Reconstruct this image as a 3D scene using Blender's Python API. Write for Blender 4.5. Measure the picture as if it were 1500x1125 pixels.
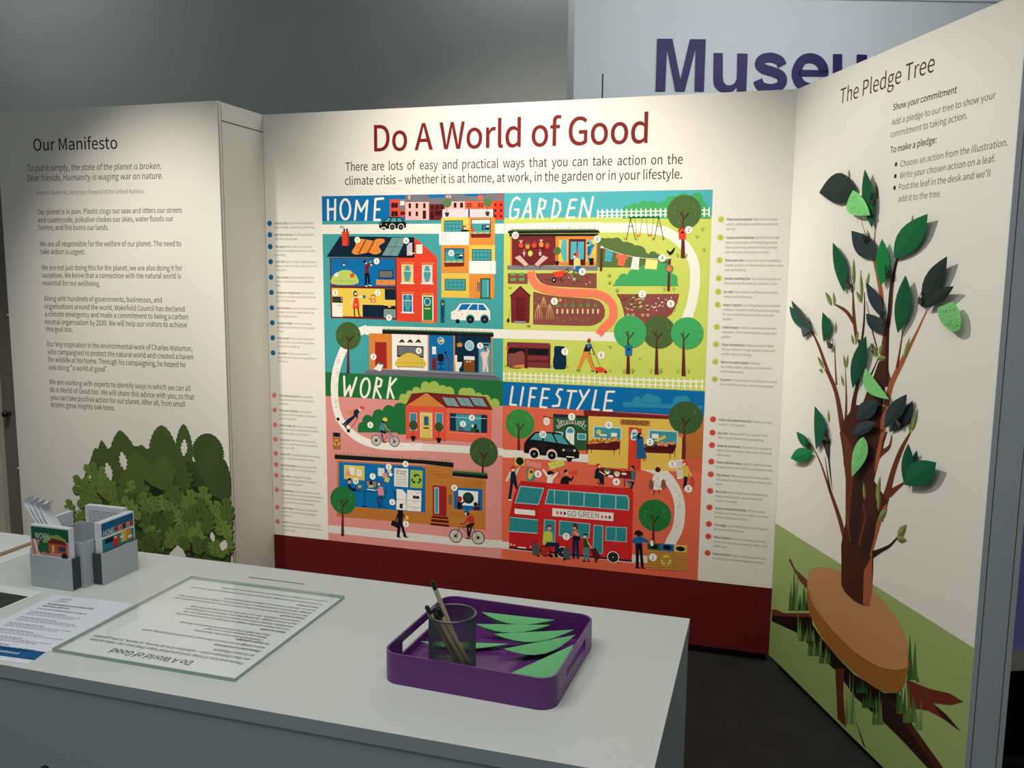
import bpy, bmesh, math, random
import numpy as np
from mathutils import Vector, Matrix
random.seed(4)
C = bpy.context.scene.collection
for o in list(bpy.data.objects):
    bpy.data.objects.remove(o)

# ------------------------------------------------------------------ camera
CAM = np.array([2.2514, -3.5403, 1.6])
FOC, YAW, PITCH, ROLL = 1260.77, -0.2900, 0.1311, 0.0095
def _axes():
    cy, sy, cp, sp = math.cos(YAW), math.sin(YAW), math.cos(PITCH), math.sin(PITCH)
    fwd = np.array([sy*cp, cy*cp, -sp]); right = np.array([cy, -sy, 0.0]); up = np.cross(right, fwd)
    cr, sr = math.cos(ROLL), math.sin(ROLL)
    return cr*right + sr*up, -sr*right + cr*up, fwd
RIGHT, UP, FWD = _axes()
cam_data = bpy.data.cameras.new('camera')
cam = bpy.data.objects.new('camera', cam_data); C.objects.link(cam)
cam_data.sensor_width = 36.0; cam_data.lens = FOC/1500*36.0
cam_data.clip_start = 0.05; cam_data.clip_end = 60
M = Matrix.Identity(4)
for i in range(3):
    M[i][0], M[i][1], M[i][2], M[i][3] = RIGHT[i], UP[i], -FWD[i], CAM[i]
cam.matrix_world = M
bpy.context.scene.camera = cam

# ------------------------------------------------------------------ world, exposure, lamps of the room, added wall fills
sc = bpy.context.scene
sc.view_settings.view_transform = 'Standard'; sc.view_settings.look = 'None'
sc.view_settings.gamma = 1.0; sc.view_settings.use_curve_mapping = False
sc.view_settings.exposure = 0.0
world = bpy.data.worlds.new('room_daylight'); sc.world = world; world.use_nodes = True
bg = world.node_tree.nodes['Background']
bg.inputs[0].default_value = (0.76, 0.94, 1.0, 1); bg.inputs[1].default_value = 0.145

def lamp(name, kind, loc, target, energy, color, **kw):
    d = bpy.data.lights.new(name, kind); d.energy = energy; d.color = color
    for k, v in kw.items(): setattr(d, k, v)
    o = bpy.data.objects.new(name, d); C.objects.link(o); o.location = loc
    o.rotation_euler = (Vector(target)-Vector(loc)).to_track_quat('-Z', 'Y').to_euler()
    return o
WARM = (1.0, 0.86, 0.70)
lamp('track_spot_main', 'SPOT', (1.2, -1.85, 3.2), (1.2, 0, 1.55), 295, (1.0, 0.91, 0.79), spot_size=math.radians(67), spot_blend=1.0, shadow_soft_size=0.05)
lamp('track_spot_manifesto', 'SPOT', (-0.25, -1.75, 3.2), (-0.26, -0.34, 0.98), 215, (1.0, 0.92, 0.81), spot_size=math.radians(55), spot_blend=1.0, shadow_soft_size=0.05)
lamp('track_spot_tree', 'SPOT', (0.35, -0.78, 3.28), (2.72, -0.70, 1.30), 192, (1.0, 0.95, 0.86), spot_size=math.radians(49), spot_blend=0.8, shadow_soft_size=0.035)
lamp('ceiling_light_desk', 'AREA', (1.5, -2.9, 3.25), (1.5, -2.7, 0), 35, (0.98, 0.98, 0.96), shape='RECTANGLE', size=2.4, size_y=1.0)
lamp('added_fill_white_wall', 'AREA', (2.3, 0.98, 3.6), (1.5, 2.6, 2.4), 34, (0.97, 0.99, 0.98), shape='RECTANGLE', size=3.0, size_y=0.4)  # added fill aimed at the white museum wall, not a known fitting
lamp('added_fill_grey_wall', 'AREA', (-2.3, -0.2, 3.75), (-2.2, 0.75, 2.7), 25, (0.96, 0.99, 0.97), shape='RECTANGLE', size=1.4, size_y=0.6)  # added unseen fill that brightens the grey wall behind the boards

# ------------------------------------------------------------------ helpers
def lin(h):
    h = h.lstrip('#'); out = []
    for i in (0, 2, 4):
        c = int(h[i:i+2], 16)/255
        out.append(c/12.92 if c <= 0.04045 else ((c+0.055)/1.055)**2.4)
    return (*out, 1.0)
MATS = {}
def mat(name, col='#808080', rough=0.5, spec=0.3, noise=0.0, nscale=30, metal=0.0, bump=0.0, bscale=200):
    if name in MATS: return MATS[name]
    m = bpy.data.materials.new(name); m.use_nodes = True; nt = m.node_tree; b = nt.nodes['Principled BSDF']
    b.inputs['Roughness'].default_value = rough; b.inputs['Specular IOR Level'].default_value = spec
    b.inputs['Metallic'].default_value = metal
    c = lin(col)
    tc = nt.nodes.new('ShaderNodeTexCoord')
    if noise:
        n = nt.nodes.new('ShaderNodeTexNoise'); n.inputs['Scale'].default_value = nscale; n.inputs['Detail'].default_value = 4
        r = nt.nodes.new('ShaderNodeValToRGB')
        r.color_ramp.elements[0].position = 0.3; r.color_ramp.elements[1].position = 0.7
        r.color_ramp.elements[0].color = tuple(v*(1-noise) for v in c[:3])+(1,)
        r.color_ramp.elements[1].color = tuple(min(1, v*(1+noise)) for v in c[:3])+(1,)
        nt.links.new(tc.outputs['Object'], n.inputs['Vector']); nt.links.new(n.outputs['Fac'], r.inputs['Fac'])
        nt.links.new(r.outputs['Color'], b.inputs['Base Color'])
    else:
        b.inputs['Base Color'].default_value = c
    if bump:
        n2 = nt.nodes.new('ShaderNodeTexNoise'); n2.inputs['Scale'].default_value = bscale; n2.inputs['Detail'].default_value = 3
        bp = nt.nodes.new('ShaderNodeBump'); bp.inputs['Strength'].default_value = bump; bp.inputs['Distance'].default_value = 0.002
        nt.links.new(tc.outputs['Object'], n2.inputs['Vector']); nt.links.new(n2.outputs['Fac'], bp.inputs['Height'])
        nt.links.new(bp.outputs['Normal'], b.inputs['Normal'])
    MATS[name] = m
    return m
def ink_mat(name='printed_ink', rough=0.55, spec=0.12):
    if name in MATS: return MATS[name]
    m = bpy.data.materials.new(name); m.use_nodes = True; nt = m.node_tree; b = nt.nodes['Principled BSDF']
    a = nt.nodes.new('ShaderNodeAttribute'); a.attribute_name = 'ink'
    nt.links.new(a.outputs['Color'], b.inputs['Base Color'])
    b.inputs['Roughness'].default_value = rough; b.inputs['Specular IOR Level'].default_value = spec
    MATS[name] = m
    return m

def link(o, parent=None):
    C.objects.link(o)
    if parent is not None: o.parent = parent
    return o
def tag(o, label=None, cat=None, group=None, kind=None):
    if label: o['label'] = label
    if cat: o['category'] = cat
    if group: o['group'] = group
    if kind: o['kind'] = kind
    return o
def empty(name, loc=(0, 0, 0), rz=0.0, **kw):
    o = bpy.data.objects.new(name, None); C.objects.link(o); o.location = loc; o.rotation_euler = (0, 0, rz)
    o.empty_display_size = 0.05
    return tag(o, **kw)
def obj(name, bm, m, parent=None, smooth=False, bevel=0.0, seg=2):
    me = bpy.data.meshes.new(name)
    bmesh.ops.recalc_face_normals(bm, faces=bm.faces)
    if smooth:
        for f in bm.faces: f.smooth = True
    bm.to_mesh(me); bm.free()
    for mm in (m if isinstance(m, (list, tuple)) else [m]): me.materials.append(mm)
    o = bpy.data.objects.new(name, me); link(o, parent)
    if bevel:
        b = o.modifiers.new('bevel', 'BEVEL'); b.width = bevel; b.segments = seg; b.limit_method = 'ANGLE'
    return o
def bx(bm, a, b, mi=0):
    (x0, y0, z0), (x1, y1, z1) = a, b
    v = [bm.verts.new(p) for p in ((x0,y0,z0),(x1,y0,z0),(x1,y1,z0),(x0,y1,z0),(x0,y0,z1),(x1,y0,z1),(x1,y1,z1),(x0,y1,z1))]
    for f in ((0,3,2,1),(4,5,6,7),(0,1,5,4),(1,2,6,5),(2,3,7,6),(3,0,4,7)):
        bm.faces.new([v[i] for i in f]).material_index = mi
def box(name, a, b, m, parent=None, bevel=0.0):
    bm = bmesh.new(); bx(bm, a, b); return obj(name, bm, m, parent, bevel=bevel)
def prism(bm, pts, z0, z1):
    lo = [bm.verts.new((p[0], p[1], z0)) for p in pts]; hi = [bm.verts.new((p[0], p[1], z1)) for p in pts]
    n = len(pts)
    bm.faces.new(lo); bm.faces.new(hi)
    for i in range(n): bm.faces.new((lo[i], lo[(i+1) % n], hi[(i+1) % n], hi[i]))
def tube(bm, pts, rad, seg=10, cap=True):
    pts = [Vector(p) for p in pts]
    if not hasattr(rad, '__len__'): rad = [rad]*len(pts)
    rings = []
    ref = None
    for i, p in enumerate(pts):
        t = (pts[min(i+1, len(pts)-1)]-pts[max(i-1, 0)]).normalized()
        if ref is None:
            ref = Vector((0, 0, 1)) if abs(t.z) < 0.9 else Vector((1, 0, 0))
        u = t.cross(ref).normalized(); v = u.cross(t).normalized(); ref = v
        rings.append([bm.verts.new(p+(u*math.cos(a)+v*math.sin(a))*rad[i]) for a in [2*math.pi*k/seg for k in range(seg)]])
    for a, b in zip(rings, rings[1:]):
        for k in range(seg): bm.faces.new((a[k], a[(k+1) % seg], b[(k+1) % seg], b[k]))
    if cap:
        bm.faces.new(rings[0]); bm.faces.new(rings[-1])

# ------------------------------------------------------------------ measuring: a tracing point -> a point on a plane of the place
def raydir(px, py):
    return RIGHT*(px-750)/FOC - UP*(py-562.5)/FOC + FWD
class Plane:
    """A flat sheet: origin, u (along), v (up the sheet), n (out of the sheet)."""
    def __init__(s, o, u, v):
        s.o = np.array(o, float); s.u = np.array(u, float); s.v = np.array(v, float); s.n = np.cross(s.u, s.v)
    def uv(s, px, py, w=0.0):
        d = raydir(px, py); o = s.o+s.n*w
        P = CAM+d*(np.dot(o-CAM, s.n)/np.dot(d, s.n))-o
        return np.array([np.dot(P, s.u), np.dot(P, s.v)])
    def at(s, uv, w=0.0):
        return s.o+s.u*uv[0]+s.v*uv[1]+s.n*w
FR = [0, 0, 1.0]          # frame of the tracing crop: origin and scale
def frame(x0, y0, k): FR[:] = [x0, y0, k]
def PX(x, y): return FR[0]+x/FR[2], FR[1]+y/FR[2]

# ------------------------------------------------------------------ flat print: many ink shapes in one mesh, stacked in thin layers
LAYER = 4e-5
class Ink:
    """Ink on a sheet. (u, v) on the sheet -> local coordinates (x, -w, z) of the panel, or (x, y, w) lying flat."""
    def __init__(s, plane, reg, flat=False):
        s.pl, s.reg, s.flat = plane, reg, flat; s.V, s.F, s.K = [], [], []
    def poly(s, uv, col, layer=None):
        uv = [np.asarray(q, float) for q in uv]
        if layer is None:
            a = np.array(uv); lo, hi = a.min(0), a.max(0); layer = 1
            for (l2, h2, k2) in s.reg:
                if lo[0] < h2[0] and hi[0] > l2[0] and lo[1] < h2[1] and hi[1] > l2[1] and k2 >= layer: layer = k2+1
            s.reg.append((lo, hi, layer))
        w = layer*LAYER; b = len(s.V)
        s.V += [((q[0], q[1], w) if s.flat else (q[0], -w, q[1])) for q in uv]
        s.F.append(tuple(range(b, b+len(uv)))); s.K.append(lin(col))
    def layer_for(s, lo, hi):
        layer = 1
        for (l2, h2, k2) in s.reg:
            if lo[0] < h2[0] and hi[0] > l2[0] and lo[1] < h2[1] and hi[1] > l2[1] and k2 >= layer: layer = k2+1
        s.reg.append((np.array(lo), np.array(hi), layer)); return layer
    def build(s, name, parent, m=None):
        me = bpy.data.meshes.new(name); me.from_pydata(s.V, [], s.F)
        at = me.color_attributes.new('ink', 'FLOAT_COLOR', 'CORNER')
        buf = []
        for f, k in zip(s.F, s.K): buf += list(k)*len(f)
        at.data.foreach_set('color', buf)
        # every face looks out of the sheet
        bm = bmesh.new(); bm.from_mesh(me); out = Vector((0, 0, 1)) if s.flat else Vector((0, -1, 0))
        bm.normal_update()
        for f in bm.faces:
            if f.normal.dot(out) < 0: f.normal_flip()
        bm.to_mesh(me); bm.free()
        me.materials.append(m or ink_mat())
        o = bpy.data.objects.new(name, me); return link(o, parent)
INK = None
def use(i):
    global INK; INK = i
def L(x, y): return INK.pl.uv(*PX(x, y))
def pts(*a): return [L(a[i], a[i+1]) for i in range(0, len(a), 2)]
def p(col, *a): INK.poly(pts(*a), col)
def r(col, x0, y0, x1, y1):
    a, b = L(x0, y0), L(x1, y1)
    INK.poly([(a[0], b[1]), (b[0], b[1]), (b[0], a[1]), (a[0], a[1])], col)
def mpp(x, y): return abs(L(x+1, y)[0]-L(x, y)[0])     # sheet metres per tracing unit
def c(col, x, y, rad, ry=None, seg=28, sheet=True):
    o = L(x, y); k = abs(L(x, y+1)[1]-o[1]); kx = k if ry is None else mpp(x, y)
    INK.poly([(o[0]+math.cos(t)*rad*kx, o[1]+math.sin(t)*(ry or rad)*k) for t in [2*math.pi*i/seg for i in range(seg)]], col)
def smooth_path(P, closed=False, n=6):
    P = [np.asarray(q, float) for q in P]; out = []; N = len(P)
    rng = range(N if closed else N-1)
    for i in rng:
        a = P[(i-1) % N] if (closed or i > 0) else P[0]
        b, d = P[i], P[(i+1) % N]
        e = P[(i+2) % N] if (closed or i+2 < N) else P[-1]
        for k in range(n):
            t = k/n
            out.append(0.5*((2*b)+(-a+d)*t+(2*a-5*b+4*d-e)*t*t+(-a+3*b-3*d+e)*t**3))
    if not closed: out.append(P[-1])
    return out
def blob(col, *a, n=6): INK.poly(smooth_path(pts(*a), True, n), col)
def ribbon(P, W):
    P = [np.asarray(q, float) for q in P]; l, rr = [], []
    for i, q in enumerate(P):
        t = P[min(i+1, len(P)-1)]-P[max(i-1, 0)]; t = t/(np.linalg.norm(t)+1e-9); nn = np.array([-t[1], t[0]])
        w = W[i] if hasattr(W, '__len__') else W
        l.append(q+nn*w/2); rr.append(q-nn*w/2)
    return l+rr[::-1]
def l(col, w, *a, curve=False, cap=True):
    P = pts(*a); k = abs(L(a[0], a[1]+1)[1]-P[0][1]); ww = w*k
    if curve: P = smooth_path(P)
    R = ribbon(P, ww)
    lo = np.array(R).min(0)-ww/2; hi = np.array(R).max(0)+ww/2; ly = INK.layer_for(lo, hi)
    n = len(P)
    for i in range(n-1): INK.poly([R[i], R[i+1], R[2*n-2-i], R[2*n-1-i]], col, ly)
    if cap:
        for j, q in enumerate(P):
            if curve and 0 < j < n-1: continue
            INK.poly([(q[0]+math.cos(t)*ww/2, q[1]+math.sin(t)*ww/2) for t in [2*math.pi*i/10 for i in range(10)]], col, ly+(0.2 if j == 0 else 0.25+0.01*j))
def taper(col, *a, n=5):
    """x, y, width triples in tracing units: a smooth tapering limb."""
    T = [a[i:i+3] for i in range(0, len(a), 3)]
    P = [L(t[0], t[1]) for t in T]; k = abs(L(T[0][0], T[0][1]+1)[1]-P[0][1])
    W = smooth_path([(t[2]*k, 0) for t in T], False, n); S = smooth_path(P, False, n)
    R = ribbon(S, [w[0] for w in W]); lo = np.array(R).min(0); hi = np.array(R).max(0); ly = INK.layer_for(lo, hi); m = len(S)
    for i in range(m-1): INK.poly([R[i], R[i+1], R[2*m-2-i], R[2*m-1-i]], col, ly)

# ------------------------------------------------------------------ lettering: letter outlines (Bezier points) kept in the script itself
# numbers: character code, advance, outlines; per outline: point count, then steps from point to point (thousandths)
LETTERS = (
65,464,2,8,3,0,71,0,54,171,205,0,53,-171,75,0,-190,560,-79,0,3,146,227,83,275,86,-275,66,501,3,28,77,0,223,3,41,7,36,13,31,18,25,23,19,28,11,34,4,38,-2,27,-6,24,-10,21,-30,34,-20,
12,-46,16,19,11,30,24,12,15,16,35,5,40,-4,34,-10,29,-17,23,-23,19,-28,14,-33,10,-77,8,-166,0,15,147,322,0,182,117,-1,50,-10,19,-10,14,-12,10,-16,7,-19,2,-22,-8,-39,-10,-15,-14,-14,
-18,-10,-24,-8,-28,-4,15,147,56,0,211,133,-1,57,-12,21,-11,17,-14,13,-18,7,-20,3,-25,-3,-26,-8,-23,-12,-19,-18,-15,-21,-12,-57,-13,67,487,1,49,288,-10,51,5,45,16,40,25,36,34,-39,45,
-43,-37,-49,-22,-38,-4,-38,4,-34,12,-30,19,-25,27,-20,33,-15,39,-9,45,-3,51,3,49,10,45,15,39,20,32,26,26,30,19,34,12,38,4,34,-4,30,-11,27,-17,24,-21,38,46,-28,26,-35,22,-43,15,-48,
5,-51,-5,-47,-14,-43,-25,-36,-33,-30,-41,-22,-50,-14,-57,-5,-65,5,-64,14,-57,21,-50,30,-41,35,-33,42,-24,46,-15,68,525,2,19,77,0,143,0,59,5,53,14,44,23,37,32,29,41,21,48,13,56,4,63,
-4,63,-13,55,-21,48,-29,40,-37,31,-46,22,-53,14,-60,5,-140,0,18,147,58,0,444,110,-3,40,-11,34,-18,28,-25,21,-31,15,-38,10,-44,3,-50,-3,-50,-10,-45,-15,-38,-21,-32,-28,-25,-34,-19,
-40,-11,-46,-4,69,450,1,12,77,0,331,0,0,60,-261,0,0,204,213,0,0,60,-213,0,0,176,252,0,0,60,-322,0,70,421,1,10,77,0,70,0,0,251,214,0,0,60,-214,0,0,189,252,0,0,60,-322,0,71,526,1,53,
297,-10,53,5,48,13,40,21,31,26,0,235,-184,0,0,-59,120,0,0,-146,-20,-14,-24,-10,-28,-7,-29,-2,-43,4,-37,12,-32,19,-27,27,-21,33,-15,39,-9,45,-3,51,3,49,10,45,16,39,22,32,26,26,32,19,
37,12,40,4,38,-5,47,-19,36,-29,38,46,-45,36,-40,20,-23,6,-53,6,-54,-5,-49,-14,-43,-25,-38,-33,-31,-41,-22,-50,-15,-57,-5,-65,5,-64,14,-57,22,-50,30,-41,37,-33,43,-24,49,-15,72,556,
1,12,77,0,70,0,0,264,261,0,0,-264,71,0,0,560,-71,0,0,-235,-261,0,0,235,-70,0,73,224,1,4,77,0,70,0,0,560,-70,0,74,408,1,24,181,-10,38,4,32,10,27,16,21,21,16,25,11,30,7,33,2,431,-71,
0,0,-389,-1,-29,-11,-46,-10,-16,-13,-13,-15,-8,-40,-7,-42,8,-35,26,-20,29,-50,-36,28,-39,34,-27,42,-17,75,493,1,12,77,0,70,0,0,177,96,115,168,-292,79,0,-202,347,175,213,-80,0,-236,
-281,0,281,-70,0,76,414,1,6,77,0,315,0,0,60,-245,0,0,500,-70,0,77,620,1,15,77,0,63,0,0,329,-9,146,154,-419,48,0,150,419,-6,-165,0,-310,66,0,0,560,-85,0,-146,-416,-150,416,-85,0,78,
552,1,14,77,0,67,0,-1,316,-8,153,63,-116,204,-353,73,0,0,560,-67,0,0,-313,10,-155,-65,115,-204,353,-72,0,79,566,2,32,283,-10,51,5,46,15,41,25,34,34,29,42,21,49,13,58,4,64,-4,64,-13,
56,-21,50,-29,41,-34,33,-41,24,-46,14,-51,5,-50,-5,-46,-14,-41,-24,-35,-33,-28,-41,-21,-50,-13,-56,-5,-64,5,-64,13,-58,21,-49,28,-42,35,-34,41,-25,46,-15,32,283,52,-36,4,-32,12,-29,
20,-24,26,-19,34,-14,39,-9,45,-3,50,3,49,9,45,14,39,19,32,24,26,29,19,32,12,36,4,36,-4,33,-12,28,-19,24,-26,20,-32,14,-39,9,-45,3,-49,-3,-50,-9,-45,-14,-39,-20,-34,-24,-26,-28,-20,
-33,-12,80,483,2,20,77,0,70,0,0,223,137,2,40,8,35,13,30,19,24,24,18,30,11,35,4,41,-4,43,-11,35,-18,28,-25,22,-30,17,-36,11,-40,6,-45,3,-160,0,16,147,280,0,222,115,-1,56,-11,20,-11,
17,-14,11,-18,7,-24,3,-28,-3,-28,-6,-23,-11,-20,-16,-16,-20,-13,-25,-8,-64,-7,81,566,2,32,283,49,-36,4,-32,12,-29,20,-24,27,-19,33,-14,40,-9,46,-3,51,3,49,9,45,14,39,19,32,24,26,29,
19,32,12,36,4,36,-4,33,-12,28,-19,24,-26,20,-32,14,-39,9,-45,3,-49,-3,-51,-9,-46,-14,-40,-20,-33,-24,-27,-28,-20,-33,-12,49,454,-140,47,3,33,10,-13,54,-26,-6,-33,-3,-44,5,-20,6,-35,
19,-15,13,-24,32,43,12,38,19,34,27,29,34,23,40,17,47,10,52,4,58,-4,64,-13,56,-21,50,-29,41,-34,33,-41,24,-46,14,-51,5,-50,-5,-46,-14,-41,-24,-35,-33,-28,-41,-21,-50,-13,-56,-5,-64,
4,-59,11,-53,18,-48,24,-40,29,-34,35,-26,40,-19,44,-11,31,-53,20,-22,25,-20,27,-16,31,-11,34,-8,82,485,2,15,147,294,0,208,125,-1,51,-11,19,-10,15,-13,11,-18,7,-21,2,-25,-2,-26,-7,
-22,-11,-19,-15,-15,-19,-12,-51,-13,23,384,0,79,0,-142,245,52,20,21,15,19,18,14,21,11,25,7,28,2,31,-3,40,-11,33,-18,28,-23,21,-28,16,-34,10,-37,7,-41,2,-175,0,0,-560,70,0,0,237,101,
0,83,455,1,62,232,-10,42,3,37,9,33,15,27,19,22,24,16,27,10,30,3,32,-2,29,-7,25,-10,22,-31,36,-42,26,-151,69,-27,22,-9,13,-6,17,-1,36,15,30,27,21,38,11,23,2,37,-4,49,-18,41,-30,37,
45,-33,28,-39,21,-44,14,-48,5,-37,-2,-33,-9,-30,-13,-26,-17,-21,-22,-16,-25,-10,-29,-3,-31,2,-28,8,-25,12,-22,33,-35,39,-24,119,-53,47,-28,20,-26,6,-17,-1,-40,-6,-17,-23,-29,-16,
-11,-44,-12,-48,-1,-21,4,-41,14,-38,22,-32,28,-42,-48,39,-35,47,-26,52,-16,84,457,1,8,193,0,71,0,0,500,170,0,0,60,-410,0,0,-60,169,0,85,550,1,38,276,-10,41,3,38,9,34,17,30,24,24,33,
18,41,11,52,4,62,0,329,-68,0,0,-331,-2,-46,-8,-38,-12,-31,-16,-24,-20,-17,-22,-12,-25,-7,-27,-2,-27,2,-25,7,-22,12,-19,17,-16,24,-12,31,-7,38,-3,46,0,331,-70,0,0,-329,4,-62,11,-52,
18,-41,24,-33,30,-24,34,-17,38,-9,86,439,1,8,179,0,82,0,178,560,-72,0,-144,-488,-11,24,-137,464,-74,0,87,670,1,18,138,0,84,0,83,337,29,128,30,-128,85,-337,85,0,116,560,-68,0,-60,
-305,-30,-182,-45,182,-78,305,-64,0,-78,-305,-39,-182,-96,487,-72,0,89,405,1,10,167,0,70,0,0,217,169,343,-73,0,-128,-281,-11,15,-120,266,-75,0,168,-343,97,430,2,43,166,-10,37,5,36,
13,33,18,31,24,8,-50,58,0,0,255,-2,37,-6,33,-11,29,-15,25,-20,19,-25,15,-30,9,-35,3,-25,-1,-46,-10,-41,-15,-50,-28,26,-48,41,24,32,12,34,7,41,-1,19,-7,15,-10,11,-13,13,-34,4,-38,
-114,-20,-44,-14,-35,-18,-27,-20,-19,-24,-11,-28,-4,-31,2,-27,7,-23,11,-20,14,-17,18,-13,44,-16,16,185,47,-41,8,-19,16,-11,25,-2,16,3,19,7,18,13,15,18,14,26,12,72,19,48,7,0,-115,
-29,-24,-28,-17,-28,-10,98,472,2,28,253,-10,35,4,33,11,30,18,27,26,23,32,17,38,11,44,4,51,-3,46,-8,41,-13,36,-19,31,-23,24,-28,18,-33,11,-55,3,-35,-9,-33,-15,-46,-33,3,241,-70,0,0,
-608,56,0,6,43,31,-22,30,-17,30,-10,22,241,49,-47,9,-27,13,-27,21,0,218,29,24,28,18,27,11,26,3,28,-2,23,-9,19,-13,15,-18,11,-22,13,-56,-1,-69,-7,-33,-10,-28,-14,-23,-18,-19,-20,-14,
-23,-8,99,389,1,47,234,-10,36,4,35,10,33,16,30,22,-31,47,-32,-23,-38,-15,-27,-3,-28,3,-25,8,-21,14,-19,19,-15,23,-11,27,-7,31,-3,34,3,34,7,31,12,27,15,23,19,19,23,14,25,8,27,3,23,
-2,21,-8,38,-25,36,45,-37,27,-46,18,-38,4,-39,-4,-37,-11,-34,-17,-30,-25,-24,-31,-19,-38,-12,-43,-4,-49,4,-49,11,-43,17,-37,23,-31,29,-25,33,-17,37,-11,100,473,2,29,211,-10,37,5,33,
12,30,19,26,23,9,-49,57,0,0,608,-70,0,0,-160,4,-71,-41,28,-42,17,-34,3,-35,-4,-33,-11,-31,-18,-26,-26,-23,-31,-17,-37,-11,-43,-4,-48,4,-49,9,-43,14,-37,20,-31,25,-25,29,-17,33,-11,
23,227,49,-26,3,-23,8,-19,13,-17,18,-13,22,-9,28,-8,67,3,34,7,30,11,27,14,23,18,19,20,14,23,8,37,3,37,-10,25,-13,26,-20,0,-218,-26,-25,-26,-17,-26,-11,101,423,2,42,238,-10,40,3,36,
9,31,14,29,16,-24,47,-36,-20,-39,-11,-29,-2,-29,2,-25,8,-23,12,-20,17,-16,21,-12,25,-9,28,-4,32,280,0,3,40,-3,42,-8,38,-14,33,-18,28,-24,23,-28,16,-33,11,-38,3,-35,-4,-34,-11,-31,
-18,-28,-25,-24,-32,-18,-37,-11,-43,-4,-48,4,-49,11,-43,18,-37,24,-31,30,-24,33,-18,38,-11,13,108,240,5,30,20,47,15,19,36,25,43,8,23,-2,20,-6,18,-10,15,-15,11,-18,9,-22,7,-56,102,
248,1,26,25,358,57,0,0,-358,69,0,0,358,88,0,0,56,-88,0,0,66,8,49,15,21,22,10,14,2,23,-3,23,-9,16,55,-51,12,-48,-2,-24,-7,-21,-12,-17,-15,-13,-20,-9,-23,-6,-27,-1,-97,-57,-3,103,431,
3,66,210,-191,46,3,41,9,36,13,30,18,24,21,18,25,11,26,4,29,-2,24,-7,20,-12,17,-16,14,-20,10,-54,12,-134,2,-29,7,-9,5,-12,14,-4,18,2,16,10,18,15,16,46,-14,46,2,29,7,26,13,22,16,19,
21,13,25,9,28,3,32,-2,25,-7,24,-11,20,-14,16,85,0,0,53,-144,0,-42,10,-47,-1,-29,-8,-26,-13,-24,-17,-19,-21,-14,-25,-10,-29,-3,-33,5,-35,20,-45,29,-34,-31,-32,-13,-33,-1,-24,6,-21,
10,-17,21,-18,-26,-24,-26,-35,-8,-26,2,-38,9,-22,15,-19,21,-16,25,-13,29,-9,16,209,179,-34,7,-27,19,-20,31,-7,41,7,41,19,30,28,19,34,7,35,-7,28,-19,19,-30,7,-41,-7,-41,-20,-31,-28,
-19,19,220,-143,-27,2,-44,10,-31,18,-16,27,-1,25,4,18,11,18,16,17,10,8,53,-6,92,-1,31,-6,21,-12,11,-20,-1,-30,-7,-15,-26,-27,-42,-19,104,463,1,27,70,0,70,0,0,301,43,38,27,16,28,8,
35,0,29,-13,20,-27,5,-19,5,-51,0,-253,69,0,-1,300,-6,32,-10,28,-13,23,-18,18,-22,14,-26,7,-51,2,-19,-4,-36,-15,-32,-22,-30,-27,3,252,-70,0,105,210,2,4,70,0,70,0,0,414,-70,0,16,105,
500,19,3,15,10,9,14,4,20,-4,18,-9,14,-15,9,-19,4,-18,-4,-15,-9,-9,-14,-3,-18,3,-20,9,-14,15,-10,106,210,2,17,27,-185,28,3,24,7,20,11,15,16,12,20,13,50,1,492,-69,0,0,-461,-5,-48,-12,
-21,-20,-12,-14,-1,-40,8,-14,-53,27,-8,16,105,500,19,3,15,10,9,14,4,20,-4,18,-9,14,-15,9,-19,4,-19,-4,-14,-9,-10,-14,-3,-18,3,-20,10,-14,14,-10,107,421,1,12,70,0,69,0,0,109,78,91,
121,-200,76,0,-157,247,138,167,-77,0,-176,-218,-3,412,-69,0,108,217,1,13,144,-10,40,6,-10,54,-14,-2,-11,4,-7,12,-2,14,0,530,-70,0,0,-526,4,-39,13,-29,23,-18,109,707,1,48,70,0,70,0,
0,301,28,28,27,19,25,12,24,4,35,-6,13,-8,19,-27,6,-19,4,-51,0,-253,70,0,0,301,28,28,27,19,37,15,31,0,16,-5,24,-20,8,-15,9,-42,1,-281,70,0,-2,300,-6,32,-9,28,-14,23,-17,18,-22,14,
-26,7,-29,3,-37,-6,-35,-16,-33,-25,-33,-32,-16,33,-10,13,-28,21,-18,7,-42,5,-18,-1,-35,-11,-32,-19,-44,-40,-9,60,-57,0,110,466,1,27,70,0,70,0,0,301,43,38,27,16,28,8,35,0,29,-13,20,
-27,5,-19,5,-51,0,-253,69,0,0,263,-7,69,-10,28,-13,23,-18,18,-22,14,-26,7,-30,3,-40,-5,-19,-7,-34,-19,-48,-40,-7,60,-57,0,111,463,2,32,231,-10,38,4,35,11,33,17,28,25,24,31,18,37,12,
43,4,49,-4,49,-12,43,-18,38,-24,31,-28,25,-33,17,-35,11,-38,4,-37,-4,-35,-11,-33,-17,-29,-25,-23,-31,-19,-38,-11,-43,-4,-49,4,-49,11,-43,19,-37,23,-31,29,-25,33,-17,35,-11,32,231,
48,-25,3,-24,8,-20,14,-18,19,-14,23,-10,27,-6,31,-3,34,3,34,6,31,10,27,14,23,18,19,20,14,24,8,25,3,26,-3,23,-8,21,-14,17,-19,15,-23,10,-27,7,-31,2,-34,-2,-34,-7,-31,-10,-27,-15,-23,
-17,-19,-21,-14,-23,-8,112,473,2,27,70,-175,70,0,-2,213,29,-21,43,-20,43,-7,35,4,33,11,30,18,27,26,23,32,17,38,11,44,4,51,-3,46,-8,41,-13,36,-19,31,-23,24,-28,18,-33,11,-56,3,-35,
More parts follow.
